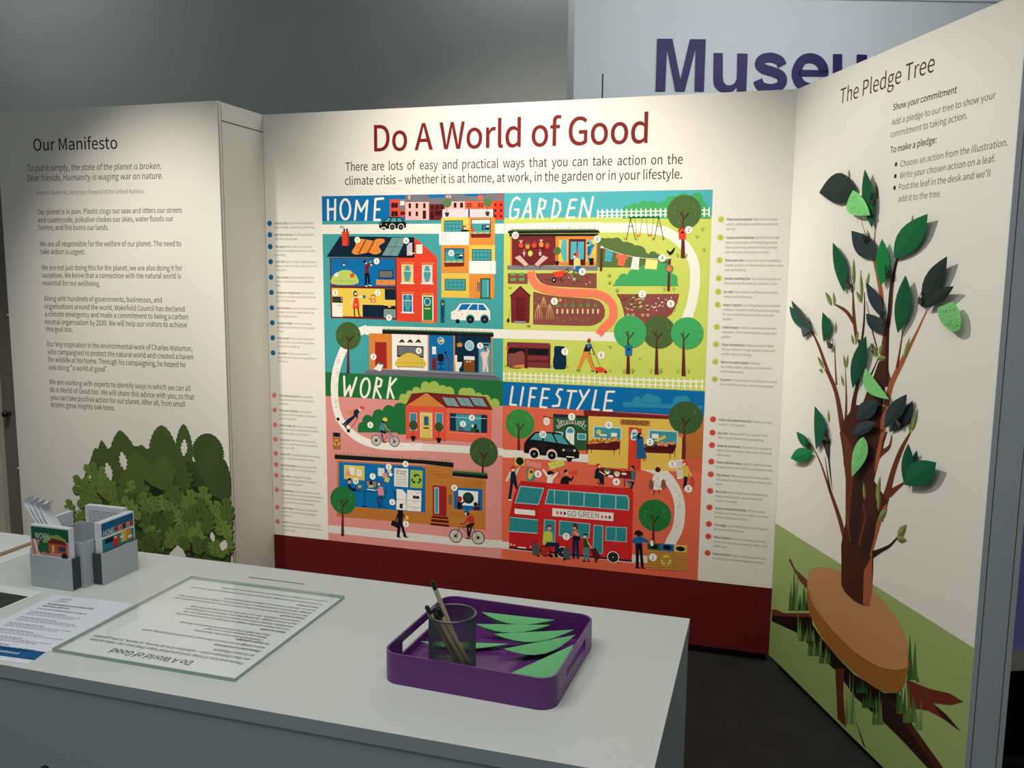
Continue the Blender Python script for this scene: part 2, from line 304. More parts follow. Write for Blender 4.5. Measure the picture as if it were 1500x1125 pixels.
-9,-34,-16,-45,-33,-9,48,-57,0,23,241,49,-22,2,-25,7,-26,13,-28,21,0,218,30,24,27,18,27,11,26,3,28,-2,23,-9,19,-13,15,-18,11,-22,13,-56,-1,-69,-7,-33,-10,-28,-14,-23,-18,-19,-20,
-14,-23,-8,113,473,2,27,333,-175,70,0,0,589,-56,0,-7,-38,-56,36,-47,12,-52,-3,-33,-11,-31,-18,-26,-26,-23,-31,-17,-37,-11,-43,-4,-48,4,-49,9,-43,14,-37,20,-31,25,-25,29,-17,33,-11,
37,-4,36,5,48,20,42,33,-4,-75,23,227,49,-26,3,-23,8,-19,13,-17,18,-13,22,-9,28,-8,67,3,34,7,30,11,27,14,23,18,19,20,14,23,8,37,3,37,-10,25,-13,26,-20,0,-218,-26,-25,-26,-17,-26,-11,
114,296,1,17,70,0,70,0,0,266,23,45,13,17,28,23,13,6,27,6,41,-7,13,60,-20,7,-42,1,-32,-12,-30,-23,-38,-50,-9,75,-57,0,115,357,1,61,179,-10,34,3,30,7,26,11,21,15,17,19,12,20,8,23,2,
25,-3,27,-8,23,-13,18,-16,16,-41,24,-79,31,-28,15,-20,19,-5,11,-1,26,9,21,19,17,14,5,34,5,26,-3,35,-13,33,-21,33,44,-26,18,-30,15,-35,10,-37,4,-32,-2,-29,-7,-24,-11,-20,-14,-16,-17,
-12,-20,-7,-22,-3,-24,3,-25,8,-21,12,-18,16,-15,39,-24,93,-38,27,-19,15,-24,3,-15,-5,-25,-16,-21,-11,-8,-31,-9,-19,-2,-35,4,-31,10,-29,16,-28,20,-34,-47,33,-22,37,-19,41,-12,116,
288,1,26,200,-10,30,3,47,12,-14,53,-35,-11,-29,1,-24,10,-15,21,-8,47,0,232,113,0,0,56,-113,0,0,117,-58,0,-8,-117,-65,-3,0,-53,61,0,0,-230,6,-56,8,-24,12,-20,16,-16,21,-12,25,-7,117,
463,1,27,192,-10,39,5,35,16,32,23,30,31,8,-65,58,0,0,414,-70,0,0,-293,-41,-44,-27,-17,-14,-6,-30,-4,-35,7,-24,19,-9,16,-9,41,-1,281,-70,0,0,-262,8,-70,9,-28,14,-23,18,-18,22,-13,26,
-7,118,398,1,7,160,0,81,0,147,414,-69,0,-117,-358,-120,358,-72,0,119,612,1,16,136,0,81,0,62,237,25,106,91,-343,85,0,112,414,-67,0,-60,-239,-25,-115,-98,354,-68,0,-65,-239,-27,-115,
-90,354,-71,0,120,380,1,13,11,0,74,0,97,171,16,-18,94,-153,77,0,-137,209,126,205,-73,0,-87,-160,-100,160,-76,0,126,-198,121,398,1,23,77,-179,29,3,26,8,23,13,20,18,32,45,25,57,156,
449,-68,0,-75,-229,-34,-118,-129,347,-72,0,166,-415,-9,-31,-15,-36,-21,-28,-12,-11,-28,-13,-17,-1,-32,7,-14,-56,22,-6,122,363,1,10,27,0,313,0,0,56,-226,0,220,321,0,37,-284,0,0,-56,
195,0,-218,-321,48,424,2,32,212,-10,38,5,34,13,30,23,25,32,20,41,15,50,9,59,3,69,-3,68,-9,58,-15,50,-20,40,-25,31,-30,23,-34,13,-38,4,-38,-4,-34,-13,-30,-23,-25,-31,-20,-40,-15,-50,
-9,-58,-3,-68,3,-69,9,-59,15,-50,20,-41,25,-32,30,-23,34,-13,32,212,47,-23,3,-20,10,-18,18,-16,25,-13,32,-9,41,-6,48,-2,58,2,57,6,48,9,40,13,32,16,25,18,17,20,10,23,3,23,-3,21,-10,
18,-17,15,-25,13,-32,9,-40,6,-48,2,-57,-2,-58,-6,-48,-9,-41,-13,-32,-15,-25,-18,-18,-21,-10,49,424,1,12,67,0,307,0,0,58,-112,0,0,502,-54,0,-50,-23,-66,-17,0,-44,100,0,0,-418,-125,0,
50,424,1,40,34,0,351,0,0,60,-165,0,-81,-5,90,91,69,89,26,43,19,43,12,42,4,42,-3,36,-9,32,-14,28,-18,24,-24,19,-28,14,-32,8,-36,3,-49,-5,-43,-17,-38,-26,-34,-33,40,-40,38,37,45,23,
33,5,24,-2,21,-6,18,-10,15,-13,19,-35,6,-45,-4,-37,-11,-38,-20,-41,-27,-43,-36,-45,-44,-49,-114,-108,51,424,1,72,201,-10,36,3,34,8,31,13,26,18,22,23,17,27,10,32,4,36,-3,27,-6,25,
-11,22,-15,19,-37,30,-46,19,40,24,17,13,26,34,9,20,7,47,-3,31,-9,28,-15,24,-19,20,-24,16,-28,11,-31,7,-35,2,-45,-5,-41,-13,-36,-22,-33,-26,37,-44,25,22,28,17,31,11,32,4,40,-6,16,-8,
24,-23,13,-32,0,-42,-6,-20,-11,-18,-15,-16,-21,-13,-27,-9,-33,-6,-40,-2,0,-54,45,-2,37,-6,30,-9,24,-14,17,-16,12,-19,7,-22,2,-24,-2,-23,-6,-20,-10,-18,-14,-15,-36,-21,-22,-5,-47,-1,
-40,11,-34,17,-41,35,-36,-45,31,-29,40,-25,48,-17,52,424,2,11,260,0,65,0,0,154,75,0,0,56,-75,0,0,350,-77,0,-233,-360,0,-46,245,0,4,260,210,-172,0,127,191,45,82,53,424,1,52,200,-10,
35,3,33,10,31,15,28,22,23,27,18,33,11,38,4,44,-3,43,-10,37,-16,31,-21,24,-25,19,-28,14,-32,8,-46,2,-33,-6,-38,-16,14,162,211,0,0,60,-272,0,-18,-262,37,-23,34,20,22,8,24,4,38,-2,23,
-6,20,-11,17,-14,13,-18,10,-22,6,-25,2,-29,-2,-29,-7,-26,-11,-23,-14,-19,-18,-15,-20,-11,-23,-7,-24,-2,-44,5,-20,6,-33,17,-40,34,-35,-46,31,-27,40,-24,48,-17,54,424,2,50,230,-10,32,
3,30,10,27,16,24,21,20,27,15,31,9,35,4,39,-3,41,-8,36,-14,30,-18,25,-22,19,-27,13,-30,9,-50,1,-34,-9,-48,-29,-29,-28,4,60,9,49,14,41,17,31,22,23,24,16,26,9,41,2,37,-10,21,-14,18,
-18,40,43,-40,33,-51,20,-40,4,-40,-4,-38,-12,-35,-21,-31,-32,-26,-41,-20,-52,-13,-64,-4,-76,3,-65,11,-56,17,-48,22,-39,28,-30,31,-22,36,-13,22,110,224,28,33,30,22,42,15,37,-1,21,-6,
17,-11,15,-14,18,-39,6,-51,-7,-52,-8,-22,-26,-33,-16,-11,-18,-7,-19,-2,-25,3,-23,9,-19,14,-17,20,-13,26,-19,66,55,424,1,19,151,0,73,0,11,150,10,66,15,62,21,60,27,59,35,59,45,62,0,
42,-351,0,0,-60,272,0,-38,-57,-32,-56,-26,-56,-20,-59,-16,-61,-12,-65,56,424,3,49,214,-10,37,3,34,8,30,13,25,18,21,21,15,25,9,27,4,29,-8,52,-21,40,-30,32,-35,24,37,42,22,35,8,19,7,
43,-3,31,-8,28,-13,25,-17,22,-22,17,-27,13,-30,8,-34,3,-31,-3,-29,-7,-27,-13,-22,-16,-19,-21,-13,-24,-9,-28,-3,-30,6,-41,7,-18,21,-32,41,-41,-37,-25,-33,-35,-23,-43,-7,-25,-2,-27,4,
-31,9,-29,16,-25,21,-22,27,-18,30,-13,34,-8,17,252,304,-48,20,-40,26,-28,32,-8,21,-1,42,13,33,10,13,29,19,35,6,22,-2,35,-15,24,-26,13,-36,0,-36,-7,-29,-15,-29,20,214,42,-24,2,-42,
15,-32,27,-10,18,-7,20,-1,41,11,36,21,32,44,39,57,-24,47,-28,18,-16,14,-19,9,-22,3,-26,-2,-20,-15,-35,-28,-25,-18,-8,57,424,2,51,179,-10,39,4,37,13,35,23,30,32,26,43,19,54,13,66,4,
79,-3,62,-11,54,-17,46,-22,37,-28,29,-32,21,-36,12,-39,4,-32,-3,-30,-10,-27,-15,-24,-21,-20,-27,-15,-31,-9,-35,-3,-39,2,-41,9,-35,13,-30,18,-25,22,-20,26,-14,30,-8,51,-2,52,18,32,
21,28,28,-5,-60,-9,-49,-14,-40,-17,-32,-21,-23,-23,-16,-25,-9,-39,-2,-39,10,-23,14,-20,18,-38,-44,26,-22,31,-19,36,-12,23,316,339,-29,-34,-44,-31,-30,-9,-37,1,-20,7,-18,11,-14,14,
-18,39,-7,51,8,52,8,22,26,33,16,11,18,7,20,2,25,-3,22,-8,20,-14,17,-20,14,-25,11,-30,8,-35,46,212,1,16,106,-10,20,4,16,11,10,16,4,22,-4,22,-10,16,-16,11,-20,4,-20,-4,-16,-11,-10,
-16,-4,-22,4,-22,10,-16,16,-11,44,212,1,22,57,-145,47,27,35,36,22,45,6,25,1,45,-8,30,-15,21,-22,11,-33,-2,-24,-17,-8,-18,-1,-11,4,-20,12,-16,16,-9,28,-3,-2,-16,-4,-16,-15,-29,-24,
-23,-32,-19,58,212,2,16,106,298,20,4,16,10,10,17,4,22,-4,22,-10,17,-16,11,-20,4,-20,-4,-16,-11,-10,-17,-4,-22,4,-22,10,-17,16,-10,16,106,-10,20,4,16,11,10,16,4,22,-4,22,-10,16,-16,
11,-20,4,-20,-4,-16,-11,-10,-16,-4,-22,4,-22,10,-16,16,-11,63,362,2,34,136,169,62,0,1,41,12,37,20,32,69,93,15,35,6,39,-2,30,-8,26,-12,24,-17,19,-20,16,-25,11,-27,7,-31,3,-44,-6,-39,
-14,-34,-23,-29,-28,40,-36,32,29,25,12,27,7,33,-1,31,-12,12,-10,15,-27,5,-32,-5,-32,-16,-30,-67,-90,-18,-34,-11,-40,16,169,-10,20,4,16,11,11,16,4,22,-4,22,-11,16,-16,11,-20,4,-20,
-4,-16,-11,-10,-16,-4,-22,4,-22,10,-16,16,-11,39,212,1,6,84,369,43,0,13,142,2,78,-73,0,1,-78,45,265,1,4,35,187,196,0,0,53,-196,0,8211,409,1,4,35,191,339,0,0,47,-339,0,8220,763,2,25,
588,618,-16,29,-36,-23,-16,-14,-26,-37,-10,-21,-8,-48,2,-15,9,-27,7,-10,19,-15,12,-4,24,-1,10,4,16,11,10,16,4,18,-8,27,-12,14,-18,7,-16,0,-15,-5,5,26,13,25,22,24,25,734,618,-16,29,
-35,-23,-16,-14,-27,-37,-9,-21,-8,-48,1,-15,9,-27,8,-10,19,-15,11,-4,24,-1,11,4,16,11,10,16,3,18,-8,27,-12,14,-18,7,-16,0,-15,-5,5,26,14,25,21,24,8221,763,2,25,176,457,16,-29,35,23,
16,15,27,36,9,21,8,48,-1,15,-9,26,-8,11,-19,15,-11,4,-24,0,-11,-3,-16,-11,-12,-25,0,-19,6,-18,13,-13,17,-7,16,0,15,5,-4,-26,-14,-26,-21,-23,25,29,457,16,-29,36,23,16,15,26,36,9,21,
8,48,-1,15,-9,26,-7,11,-20,15,-11,4,-24,0,-10,-3,-17,-11,-9,-16,-4,-18,8,-28,12,-13,18,-7,16,0,15,5,-5,-26,-14,-26,-21,-23,32,171,0,
)
def _letters():
    i = 0; out = {}
    while i < len(LETTERS):
        ch, adv, ns = LETTERS[i:i+3]; i += 3; sp = []
        for _ in range(ns):
            k = LETTERS[i]; i += 1; sp.append(np.cumsum(np.array(LETTERS[i:i+2*k]).reshape(k, 2), 0)/1000); i += 2*k
        if ch in (8220, 8221):      # curly quotes: close up their wide side bearings
            x0 = min(q[:, 0].min() for q in sp); x1 = max(q[:, 0].max() for q in sp)
            sp = [q-np.array([x0-.05, 0]) for q in sp]; adv = (x1-x0+.1)*1000
        out[chr(ch)] = (adv/1000, sp)
    return out
def swell(P, d):
    """Move every outline point outwards along its mitre: a heavier weight of the letter."""
    if not d: return P
    a, b = P-np.roll(P, 1, 0), np.roll(P, -1, 0)-P
    a = a/np.linalg.norm(a, axis=1)[:, None]; b = b/np.linalg.norm(b, axis=1)[:, None]
    na, nb = np.column_stack([a[:, 1], -a[:, 0]]), np.column_stack([b[:, 1], -b[:, 0]])
    m = na+nb; k = np.maximum(1+np.sum(na*nb, 1), .5)
    return P+m/k[:, None]*d*SIGN
SIGN = 1.0
GLY = _letters(); _cache = {}
def _glyph(ch, bold, res):
    key = (ch, bold, res)
    if key in _cache: return _cache[key]
    adv, sp = GLY.get(ch, GLY['-'])
    cu = bpy.data.curves.new('t', 'CURVE'); cu.dimensions = '2D'; cu.fill_mode = 'FRONT'; cu.resolution_u = res
    for s_ in sp:
        s_ = swell(s_, bold)
        q = cu.splines.new('POLY'); q.points.add(len(s_)-1); q.use_cyclic_u = True
        for bp, co in zip(q.points, s_): bp.co = (co[0], co[1], 0, 1)
    o = bpy.data.objects.new('t', cu); me = bpy.data.meshes.new_from_object(o)
    V = np.array([v.co[:2] for v in me.vertices]).reshape(-1, 2); F = [tuple(f.vertices) for f in me.polygons]
    bpy.data.objects.remove(o); bpy.data.curves.remove(cu); bpy.data.meshes.remove(me)
    _cache[key] = (V, F, adv); return _cache[key]
def glyphs(s, bold=0.0, res=2):
    VV, FF, x, nv = [], [], 0.0, 0
    for ch in s:
        V, F, adv = _glyph(ch, bold, res)
        if len(V): VV.append(V+np.array([x, 0])); FF += [tuple(i+nv for i in f) for f in F]; nv += len(V)
        x += adv
    return (np.vstack(VV) if VV else np.zeros((0, 2))), FF
_cap = glyphs('H')[0]; CAP = _cap[:, 1].max()-_cap[:, 1].min()
def put(V, F, A, u, v, sx, sy, col, italic=0.0, layer=None):
    if not len(V): return
    X = V.copy(); X[:, 0] += X[:, 1]*italic
    Q = [A+u*(q[0]*sx)+v*(q[1]*sy) for q in X]
    if layer is None:
        a = np.array(Q); layer = INK.layer_for(a.min(0), a.max(0))
    w = layer*LAYER; b = len(INK.V)
    INK.V += [((q[0], q[1], w) if INK.flat else (q[0], -w, q[1])) for q in Q]
    for f in F: INK.F.append(tuple(i+b for i in f)); INK.K.append(lin(col))
def line(s, A, B, cap, col, bold=0.0, italic=0.0, res=2, justify=None):
    """A line of writing from sheet point A to sheet point B (both on the baseline), capitals `cap` metres high."""
    A, B = np.asarray(A, float), np.asarray(B, float); d = B-A; w = np.linalg.norm(d); u = d/w; v = np.array([-u[1], u[0]])
    if justify:
        words = s.split(); G = [glyphs(x, bold, res) for x in words]; sx = justify
        ws = [g[0][:, 0].max()*sx for g in G]; gap = (w-sum(ws))/(len(words)-1); t = 0
        for g, ww in zip(G, ws):
            put(*g, A+u*t, u, v, sx, cap/CAP, col, italic); t += ww+gap
        return sx
    V, F = glyphs(s, bold, res)
    x0, x1 = V[:, 0].min(), V[:, 0].max(); sx = w/(x1-x0); V = V-np.array([x0, 0])
    put(V, F, A, u, v, sx, cap/CAP, col, italic)
    return sx
def tline(s, x0, y0, x1, y1, capu, col, **kw):
    k = abs(L(x0, y0+1)[1]-L(x0, y0)[1]); return line(s, L(x0, y0), L(x1, y1), capu*k, col, **kw)
def center(s, x, y, capu, col, bold=0.012, sxk=0.85):
    o = L(x, y); k = abs(L(x, y+1)[1]-o[1]); V, F = glyphs(s, bold, 1); sy = capu*k/CAP; sx = sy*sxk
    V = V-np.array([(V[:, 0].min()+V[:, 0].max())/2, (V[:, 1].min()+V[:, 1].max())/2])
    put(V, F, o, np.array([1, 0]), np.array([0, 1]), sx, sy, col)
def n(x, y, s, rad=26):
    c('#fbf8f0', x, y, rad); center(s, x, y, rad*0.95, '#1b1b1b')
# ================================================================== the room
W_, H_, ZB = 2.3112, 2.2911, 0.04
DL, XL, AL, LP = 0.339, -1.1728, 1.127, 1.1799
ZDESK, XD, YF, YN = 0.95, 2.1329, -1.9505, -2.494
BACK = Plane((0, 0, 0), (1, 0, 0), (0, 0, 1))
LEFT = Plane((XL, -DL, 0), (1, 0, 0), (0, 0, 1))
PLED = Plane((W_, 0, 0), (math.cos(AL), -math.sin(AL), 0), (0, 0, 1))
DESK = Plane((0, 0, ZDESK), (1, 0, 0), (0, 1, 0))
m_floor = mat('dark_floor', '#2b2b2a', 0.75, 0.2, noise=0.18, nscale=9)
m_grey = mat('grey_wall_paint', '#9ea19f', 0.8, 0.1, noise=0.02, nscale=3)
m_white = mat('white_wall_paint', '#dfe5e9', 0.8, 0.1, noise=0.015, nscale=3)
m_ceil = mat('ceiling_paint', '#c9ccce', 0.9, 0.05)
m_board = mat('panel_laminate', '#ece8df', 0.55, 0.15, noise=0.01, nscale=5)
m_edge = mat('panel_edge_laminate', '#dfe2e2', 0.55, 0.2, noise=0.01, nscale=5)
m_gap = mat('dark_joint', '#4c4f50', 0.8, 0.1)
m_black = mat('black_plastic', '#0e0e10', 0.4, 0.4)
box('floor', (-7, -6, -0.1), (9, 8.6, 0.0), m_floor)['kind'] = 'structure'
box('ceiling', (-7, -4.2, 3.80), (9, 8.6, 3.9), m_ceil)['kind'] = 'structure'
# museum wall faces the visitor squarely, 6.3 m off
dv = np.array([math.sin(YAW-0.03), math.cos(YAW-0.03), 0.0]); sv = np.array([dv[1], -dv[0], 0.0])
mo = CAM*np.array([1, 1, 0])+dv*6.3
MUS = Plane(mo, sv, (0, 0, 1))
bm = bmesh.new(); bx(bm, (-2.5, 0, 0), (7.5, 0.12, 3.8)); wr = obj('wall_far', bm, m_white); wr.location = mo; wr.rotation_euler = (0, 0, math.atan2(sv[1], sv[0])); wr['kind'] = 'structure'
bm = bmesh.new(); zt_ = MUS.uv(1430, 4)[1]; bx(bm, (-2.5, -0.03, zt_), (7.5, 0.0, 3.8)); o = obj('trim_1', bm, m_white); o.location = mo; o.rotation_euler = wr.rotation_euler; o['kind'] = 'structure'
ge = BACK.uv(831.5, 60, -0.75)
box('wall_back', (-6.5, 0.75, 0), (ge[0], 0.9, 3.8), m_grey)['kind'] = 'structure'
# side wall far left, with a grey door standing in it
m_cream = mat('cream_wall_paint', '#cfcab9', 0.8, 0.1, noise=0.02, nscale=4)
m_door = mat('brown_grey_door', '#77726a', 0.6, 0.2, noise=0.06, nscale=12)

# ------------------------------------------------------------------ wall lettering
m_purple = mat('purple_letters', '#241660', 0.45, 0.3)
sign = empty('museum_sign', tuple(mo), math.atan2(sv[1], sv[0]), label='large purple lettering spelling the word Museum on the white wall behind the panels', cat='sign')
frame(900, 20, 3.75)
def stroke_shape(P, W):
    P = smooth_path([MUS.uv(*PX(*q)) for q in P]); k = mpp_m
    return ribbon(P, W*k)
mpp_m = abs(MUS.uv(*PX(700, 300))[0]-MUS.uv(*PX(701, 300))[0])
MP = lambda *a: [MUS.uv(*PX(a[i], a[i+1])) for i in range(0, len(a), 2)]
U_ = (545,218,593,218,593,345,598,378,615,395,635,396,658,384,672,358,675,220,730,222,722,428,672,428,672,402,655,422,628,434,600,434,570,422,550,400,543,370)
e_ring = [(1148,330),(1144,296),(1117,260),(1072,245),(1026,262),(998,325),(1018,385),(1070,409),(1120,400),(1146,376)]
SHAPES = [[MP(226,427,235,140,317,140,362,365,415,142,500,143,490,427,440,427,446,185,385,427,335,427,288,188,278,427)],
          [MP(*U_)],
          [stroke_shape([(920,287),(903,258),(858,242),(812,250),(796,278),(816,303),(868,320),(910,340),(921,372),(900,402),(850,413),(803,400),(786,366)], 49)],
          [stroke_shape(e_ring, 50), MP(1010,310,1172,312,1172,346,1010,344)],
          [MP(*[v+(655 if i % 2 == 0 else 6) for i, v in enumerate(U_)])],
          [stroke_shape([(1450,440),(1455,228)], 50), stroke_shape([(1455,330),(1475,265),(1520,250),(1555,275),(1560,440)], 48), stroke_shape([(1560,330),(1580,265),(1625,250),(1660,275),(1665,440)], 48)]]
for shp in SHAPES:
    bm = bmesh.new()
    for P in shp:
        lo = [bm.verts.new((q[0], -0.0005, q[1])) for q in P]; hi = [bm.verts.new((q[0], -0.012, q[1])) for q in P]; k_ = len(P)
        bm.faces.new(lo); bm.faces.new(hi)
        for i in range(k_): bm.faces.new((lo[i], lo[(i+1) % k_], hi[(i+1) % k_], hi[i]))
    obj('letter', bm, m_purple, sign)
# thin rod rising behind the panel
bm = bmesh.new(); q = BACK.uv(883, 108, -0.35); q2 = BACK.uv(882.4, 145, -0.35)
tube(bm, [(q2[0], 0.35, 0.0), (q2[0], 0.35, 1.2), (q[0], 0.35, q[1])], 0.003, 8); bx(bm, (q2[0]-0.09, 0.29, 0), (q2[0]+0.09, 0.41, 0.012))
tag(obj('thin_rod', bm, mat('dark_rod', '#2c2f33', 0.4, 0.4, metal=0.6)), 'thin dark rod poking up behind the top edge of the main panel', 'rod')

# ------------------------------------------------------------------ the three display boards
back = empty('display_board', (0, 0, 0), 0, label='wide central display board headed Do A World of Good with town illustration', cat='display board', group='exhibition display boards')
box('board', (0, 0, ZB), (W_-.0005, 0.06, H_), m_board, back)
box('plinth', (0.01, 0.035, 0), (W_-.01, 0.055, ZB), m_black, back)
left = empty('display_board', (XL, -DL, 0), 0, label='left display board headed Our Manifesto with a printed oak bush', cat='display board', group='exhibition display boards')
box('board', (0, 0, ZB), (-XL, 0.025, H_), m_board, left)
bm = bmesh.new(); bx(bm, (-XL-0.03, 0.0255, ZB), (-XL-0.0005, DL-0.001, H_)); obj('side_panel', bm, m_board, left)
zg = H_-0.077
bm = bmesh.new()
bx(bm, (-XL-0.0006, 0.027, zg-0.002), (-XL+0.0006, DL-0.001, zg+0.002)); bx(bm, (-XL-0.0006, 0.006, ZB), (-XL+0.0006, 0.0085, H_-.008)); bx(bm, (-XL-0.0006, 0.0245, ZB), (-XL+0.0006, 0.0262, H_-.008)); obj('joint_line', bm, m_gap, left)
box('back_frame', (0.02, 0.027, ZB), (0.05, 0.2, H_-.05), m_edge, left)
box('plinth', (0.02, 0.02, 0), (-XL-.04, DL-.02, ZB), m_black, left)
pled = empty('display_board', (W_, 0, 0), -AL, label='right display board headed The Pledge Tree angled out from the central board', cat='display board', group='exhibition display boards')
TH = 0.115
box('board', (0.0, 0, ZB), (LP-0.002, TH, H_), m_board, pled)
box('end_panel', (LP-0.002, 0.0, ZB), (LP+0.004, TH, H_), m_edge, pled)
bm = bmesh.new()
for y in (0.017, TH-0.02): bx(bm, (LP+0.0035, y, ZB), (LP+0.0046, y+0.002, H_-0.002))
bx(bm, (LP+0.0035, 0.0, H_-0.079), (LP+0.0046, TH, H_-0.0755)); obj('joint_line', bm, m_gap, pled)
box('plinth', (0.04, 0.03, 0), (LP-.04, TH-.02, ZB), m_black, pled)
# ================================================================== the illustration on the main panel (flat print)
BLUE, TEAL, WHT, NAVY, RED, ORG, YEL, LIME = '#0a6fae', '#45a2a4', '#f4f0e4', '#0c2438', '#e5472f', '#e88f3e', '#ecca55', '#cdd766'
CORAL, SOIL, MAR, GRN, DGRN, FGRN, PINK, GREY, BLK = '#ff8060', '#8d4b45', '#6b2226', '#2f9f5c', '#50693a', '#23703c', '#e0938d', '#7d7984', '#171718'
TERRA, SKYB, LGRN, WINB, LILAC, SKIN, DSKIN = '#e56a4e', '#50b2ba', '#a5bd58', '#45a2a8', '#c9bfc9', '#f3dccb', '#5a3325'
REG = []
def tree(x, y, rad, col, by, tw=20, tx=None, streak='#8fae7a'):
    c(col, x, y, rad, seg=40)
    for k, (dx, dy) in enumerate(((-.55, -.25), (-.62, .05), (.5, -.4), (.58, -.3), (-.3, .55), (.62, .1))):
        l(streak, 2.5, x+dx*rad, y+dy*rad-9, x+dx*rad+3, y+dy*rad+9, cap=False)
    tx = x if tx is None else tx
    l(BLK, 7, tx-rad*.17, y-rad*.02, tx+2, y+rad*.32, cap=False); l(BLK, 8, tx+rad*.36, y+rad*.02, tx+4, y+rad*.42, cap=False)
    p('#672a28', tx-3, y-rad*.12, tx+4, y-rad*.12, tx+tw*.5, by, tx-tw*.5, by)
    p(BLK, tx-1, y+rad*.3, tx-tw*.5+2, by, tx-tw*.5+6, by)
def hedge(col, base, *bumps):
    """A bank of round bushes standing on the line y = base."""
    for x, y, rad in bumps:
        c(col, x, y, rad, seg=26); p(col, x-rad, y, x+rad, y, x+rad, base, x-rad, base)
def fence(x0, y0, x1, y1, k, h, w=11, rails=True, col='#f7f5ec'):
    for i in range(k):
        t = i/(k-1); x, y = x0+(x1-x0)*t, y0+(y1-y0)*t
        p(col, x-w/2, y, x-w/2, y-h*.84, x, y-h, x+w/2, y-h*.84, x+w/2, y)
    if rails:
        for q in (.28, .66): l(col, w*.6, x0, y0-h*q, x1, y1-h*q, cap=False)
def tuft(x, y, h=26, col='#7f9a3c', sp=16):
    for dx, k in ((-sp, .7), (-sp*.4, 1), (sp*.3, .9), (sp, .75)): l(col, 3, x, y, x+dx, y-h*k, cap=False)
def grassy(x0, y0, x1, y1, k, h, cols=('#5c7f45', '#8aa05a', '#3d6b40')):
    for i in range(k):
        t = (i+random.random()*.6)/k; x, y = x0+(x1-x0)*t, y0+(y1-y0)*t
        l(cols[i % len(cols)], 3, x, y, x+random.uniform(-7, 7), y-h*random.uniform(.5, 1), cap=False)
def scuff(x0, y0, x1, y1, k, sp, col):
    for i in range(k):
        t = random.random(); x, y = x0+(x1-x0)*t, y0+(y1-y0)*t+random.uniform(-sp, sp)
        l(col, random.uniform(1.5, 4), x, y, x+random.uniform(8, 26), y+random.uniform(-3, 3), cap=False)
def recyc(x, y, R, col):
    for k in range(3):
        a = math.radians(90+120*k)
        def at(t, q): return x+math.cos(a+t)*R*q, y-math.sin(a+t)*R*q
        A, B = at(-.75, .85), at(.25, .85)
        l(col, R*.34, *A, *at(-.25, 1.0), *B, cap=False)
        p(col, *at(.2, 1.3), *at(.2, .45), *at(.85, .9))
def bike(xa, ya, xb, yb, rad, frame_col='#2a5a86'):
    for x, y in ((xa, ya), (xb, yb)):
        c(BLK, x, y, rad)
        c('#dcd2ca', x, y, rad*.87)
        for i in range(9):
            t = math.pi*i/9; l(BLK, 1.6, x-math.cos(t)*rad*.85, y-math.sin(t)*rad*.85, x+math.cos(t)*rad*.85, y+math.sin(t)*rad*.85, cap=False)
        c(BLK, x, y, rad*.2)

ink_home = Ink(BACK, REG); ink_garden = Ink(BACK, REG); ink_work = Ink(BACK, REG); ink_life = Ink(BACK, REG)
A5 = 5.625
# ---- grounds of the four quarters
use(ink_home); frame(0, 0, 1)
PX0, PX1, PZ0, PZ1, ZT_ = 0.2925, 2.0129, 0.3233, 1.9235, 0.3233
XM = BACK.uv(737.5, 440)[0]
def q4(col, x0, z0, x1, z1): INK.poly([(x0, z0), (x1, z0), (x1, z1), (x0, z1)], col)
ZH, ZG, ZS = BACK.uv(477, 545)[1], BACK.uv(738, 559)[1], BACK.uv(476.5, 580)[1]
ZL = BACK.uv(736.5, 594)[1]
q4(TEAL, PX0, ZH-.02, XM, PZ1)
use(ink_garden); q4(LIME, XM, ZG-.02, PX1, PZ1)
use(ink_work); q4(PINK, PX0, PZ0, XM, ZS)
use(ink_life); q4(TERRA, XM, PZ0, PX1, ZL)
use(ink_home); q4(BLUE, PX0, BACK.uv(600, 323)[1], XM, PZ1)
use(ink_garden); q4(SKYB, XM, BACK.uv(900, 318)[1], PX1, PZ1)
use(ink_work)
q4(FGRN, PX0, ZS, XM, ZH)
use(ink_life); q4(BLUE, XM, ZL, PX1, ZG)
# white roads
frame(380, 280, A5); use(ink_home); r(WHT, 515, 275, 1600, 350); r(WHT, 1600, 270, 2013, 350)
scuff(530, 310, 1990, 305, 26, 30, '#d9d3c2')
use(ink_garden); frame(740, 280, A5)
l(WHT, 80, -8, 308, 500, 298, 800, 296, cap=False)
frame(880, 280, 5.357)
l(WHT, 76, 0, 288, 250, 286, 400, 296, 520, 325, 630, 400, 705, 500, 738, 610, 736, 760, 715, 880, 690, 960, 655, 1050, curve=True)
scuff(20, 288, 380, 292, 10, 25, '#e3dfca')
frame(730, 460, A5); l(WHT, 72, 38, 164, 500, 176, 1000, 190, 1150, 195, cap=False); scuff(60, 165, 900, 184, 26, 24, '#d5d3a8')
use(ink_home); frame(580, 460, A5); l(WHT, 72, -250, 135, 0, 140, 500, 152, 882, 164, cap=False)
frame(380, 460, A5); l(WHT, 68, 890, 122, 800, 160, 715, 255, 665, 360, 632, 470, 620, 560, 618, 640, curve=True, cap=False)
use(ink_work); l(WHT, 64, 618, 600, 622, 700, 645, 820, 700, 920, 790, 1005, 900, 1060, 1050, 1088, 1350, 1095, curve=True, cap=False)
scuff(640, 330, 620, 760, 30, 24, '#b9b7b0')
frame(580, 460, A5); l('#e9e5dc', 60, 220, 1097, 500, 1112, 883, 1138, cap=False); scuff(20, 1092, 640, 1110, 18, 20, '#c3beb8')
use(ink_life); frame(730, 640, A5); l('#ece7dd', 64, 36, 136, 500, 160, 900, 190, 1125, 212, cap=False); scuff(40, 136, 1100, 205, 40, 26, '#e2a596')
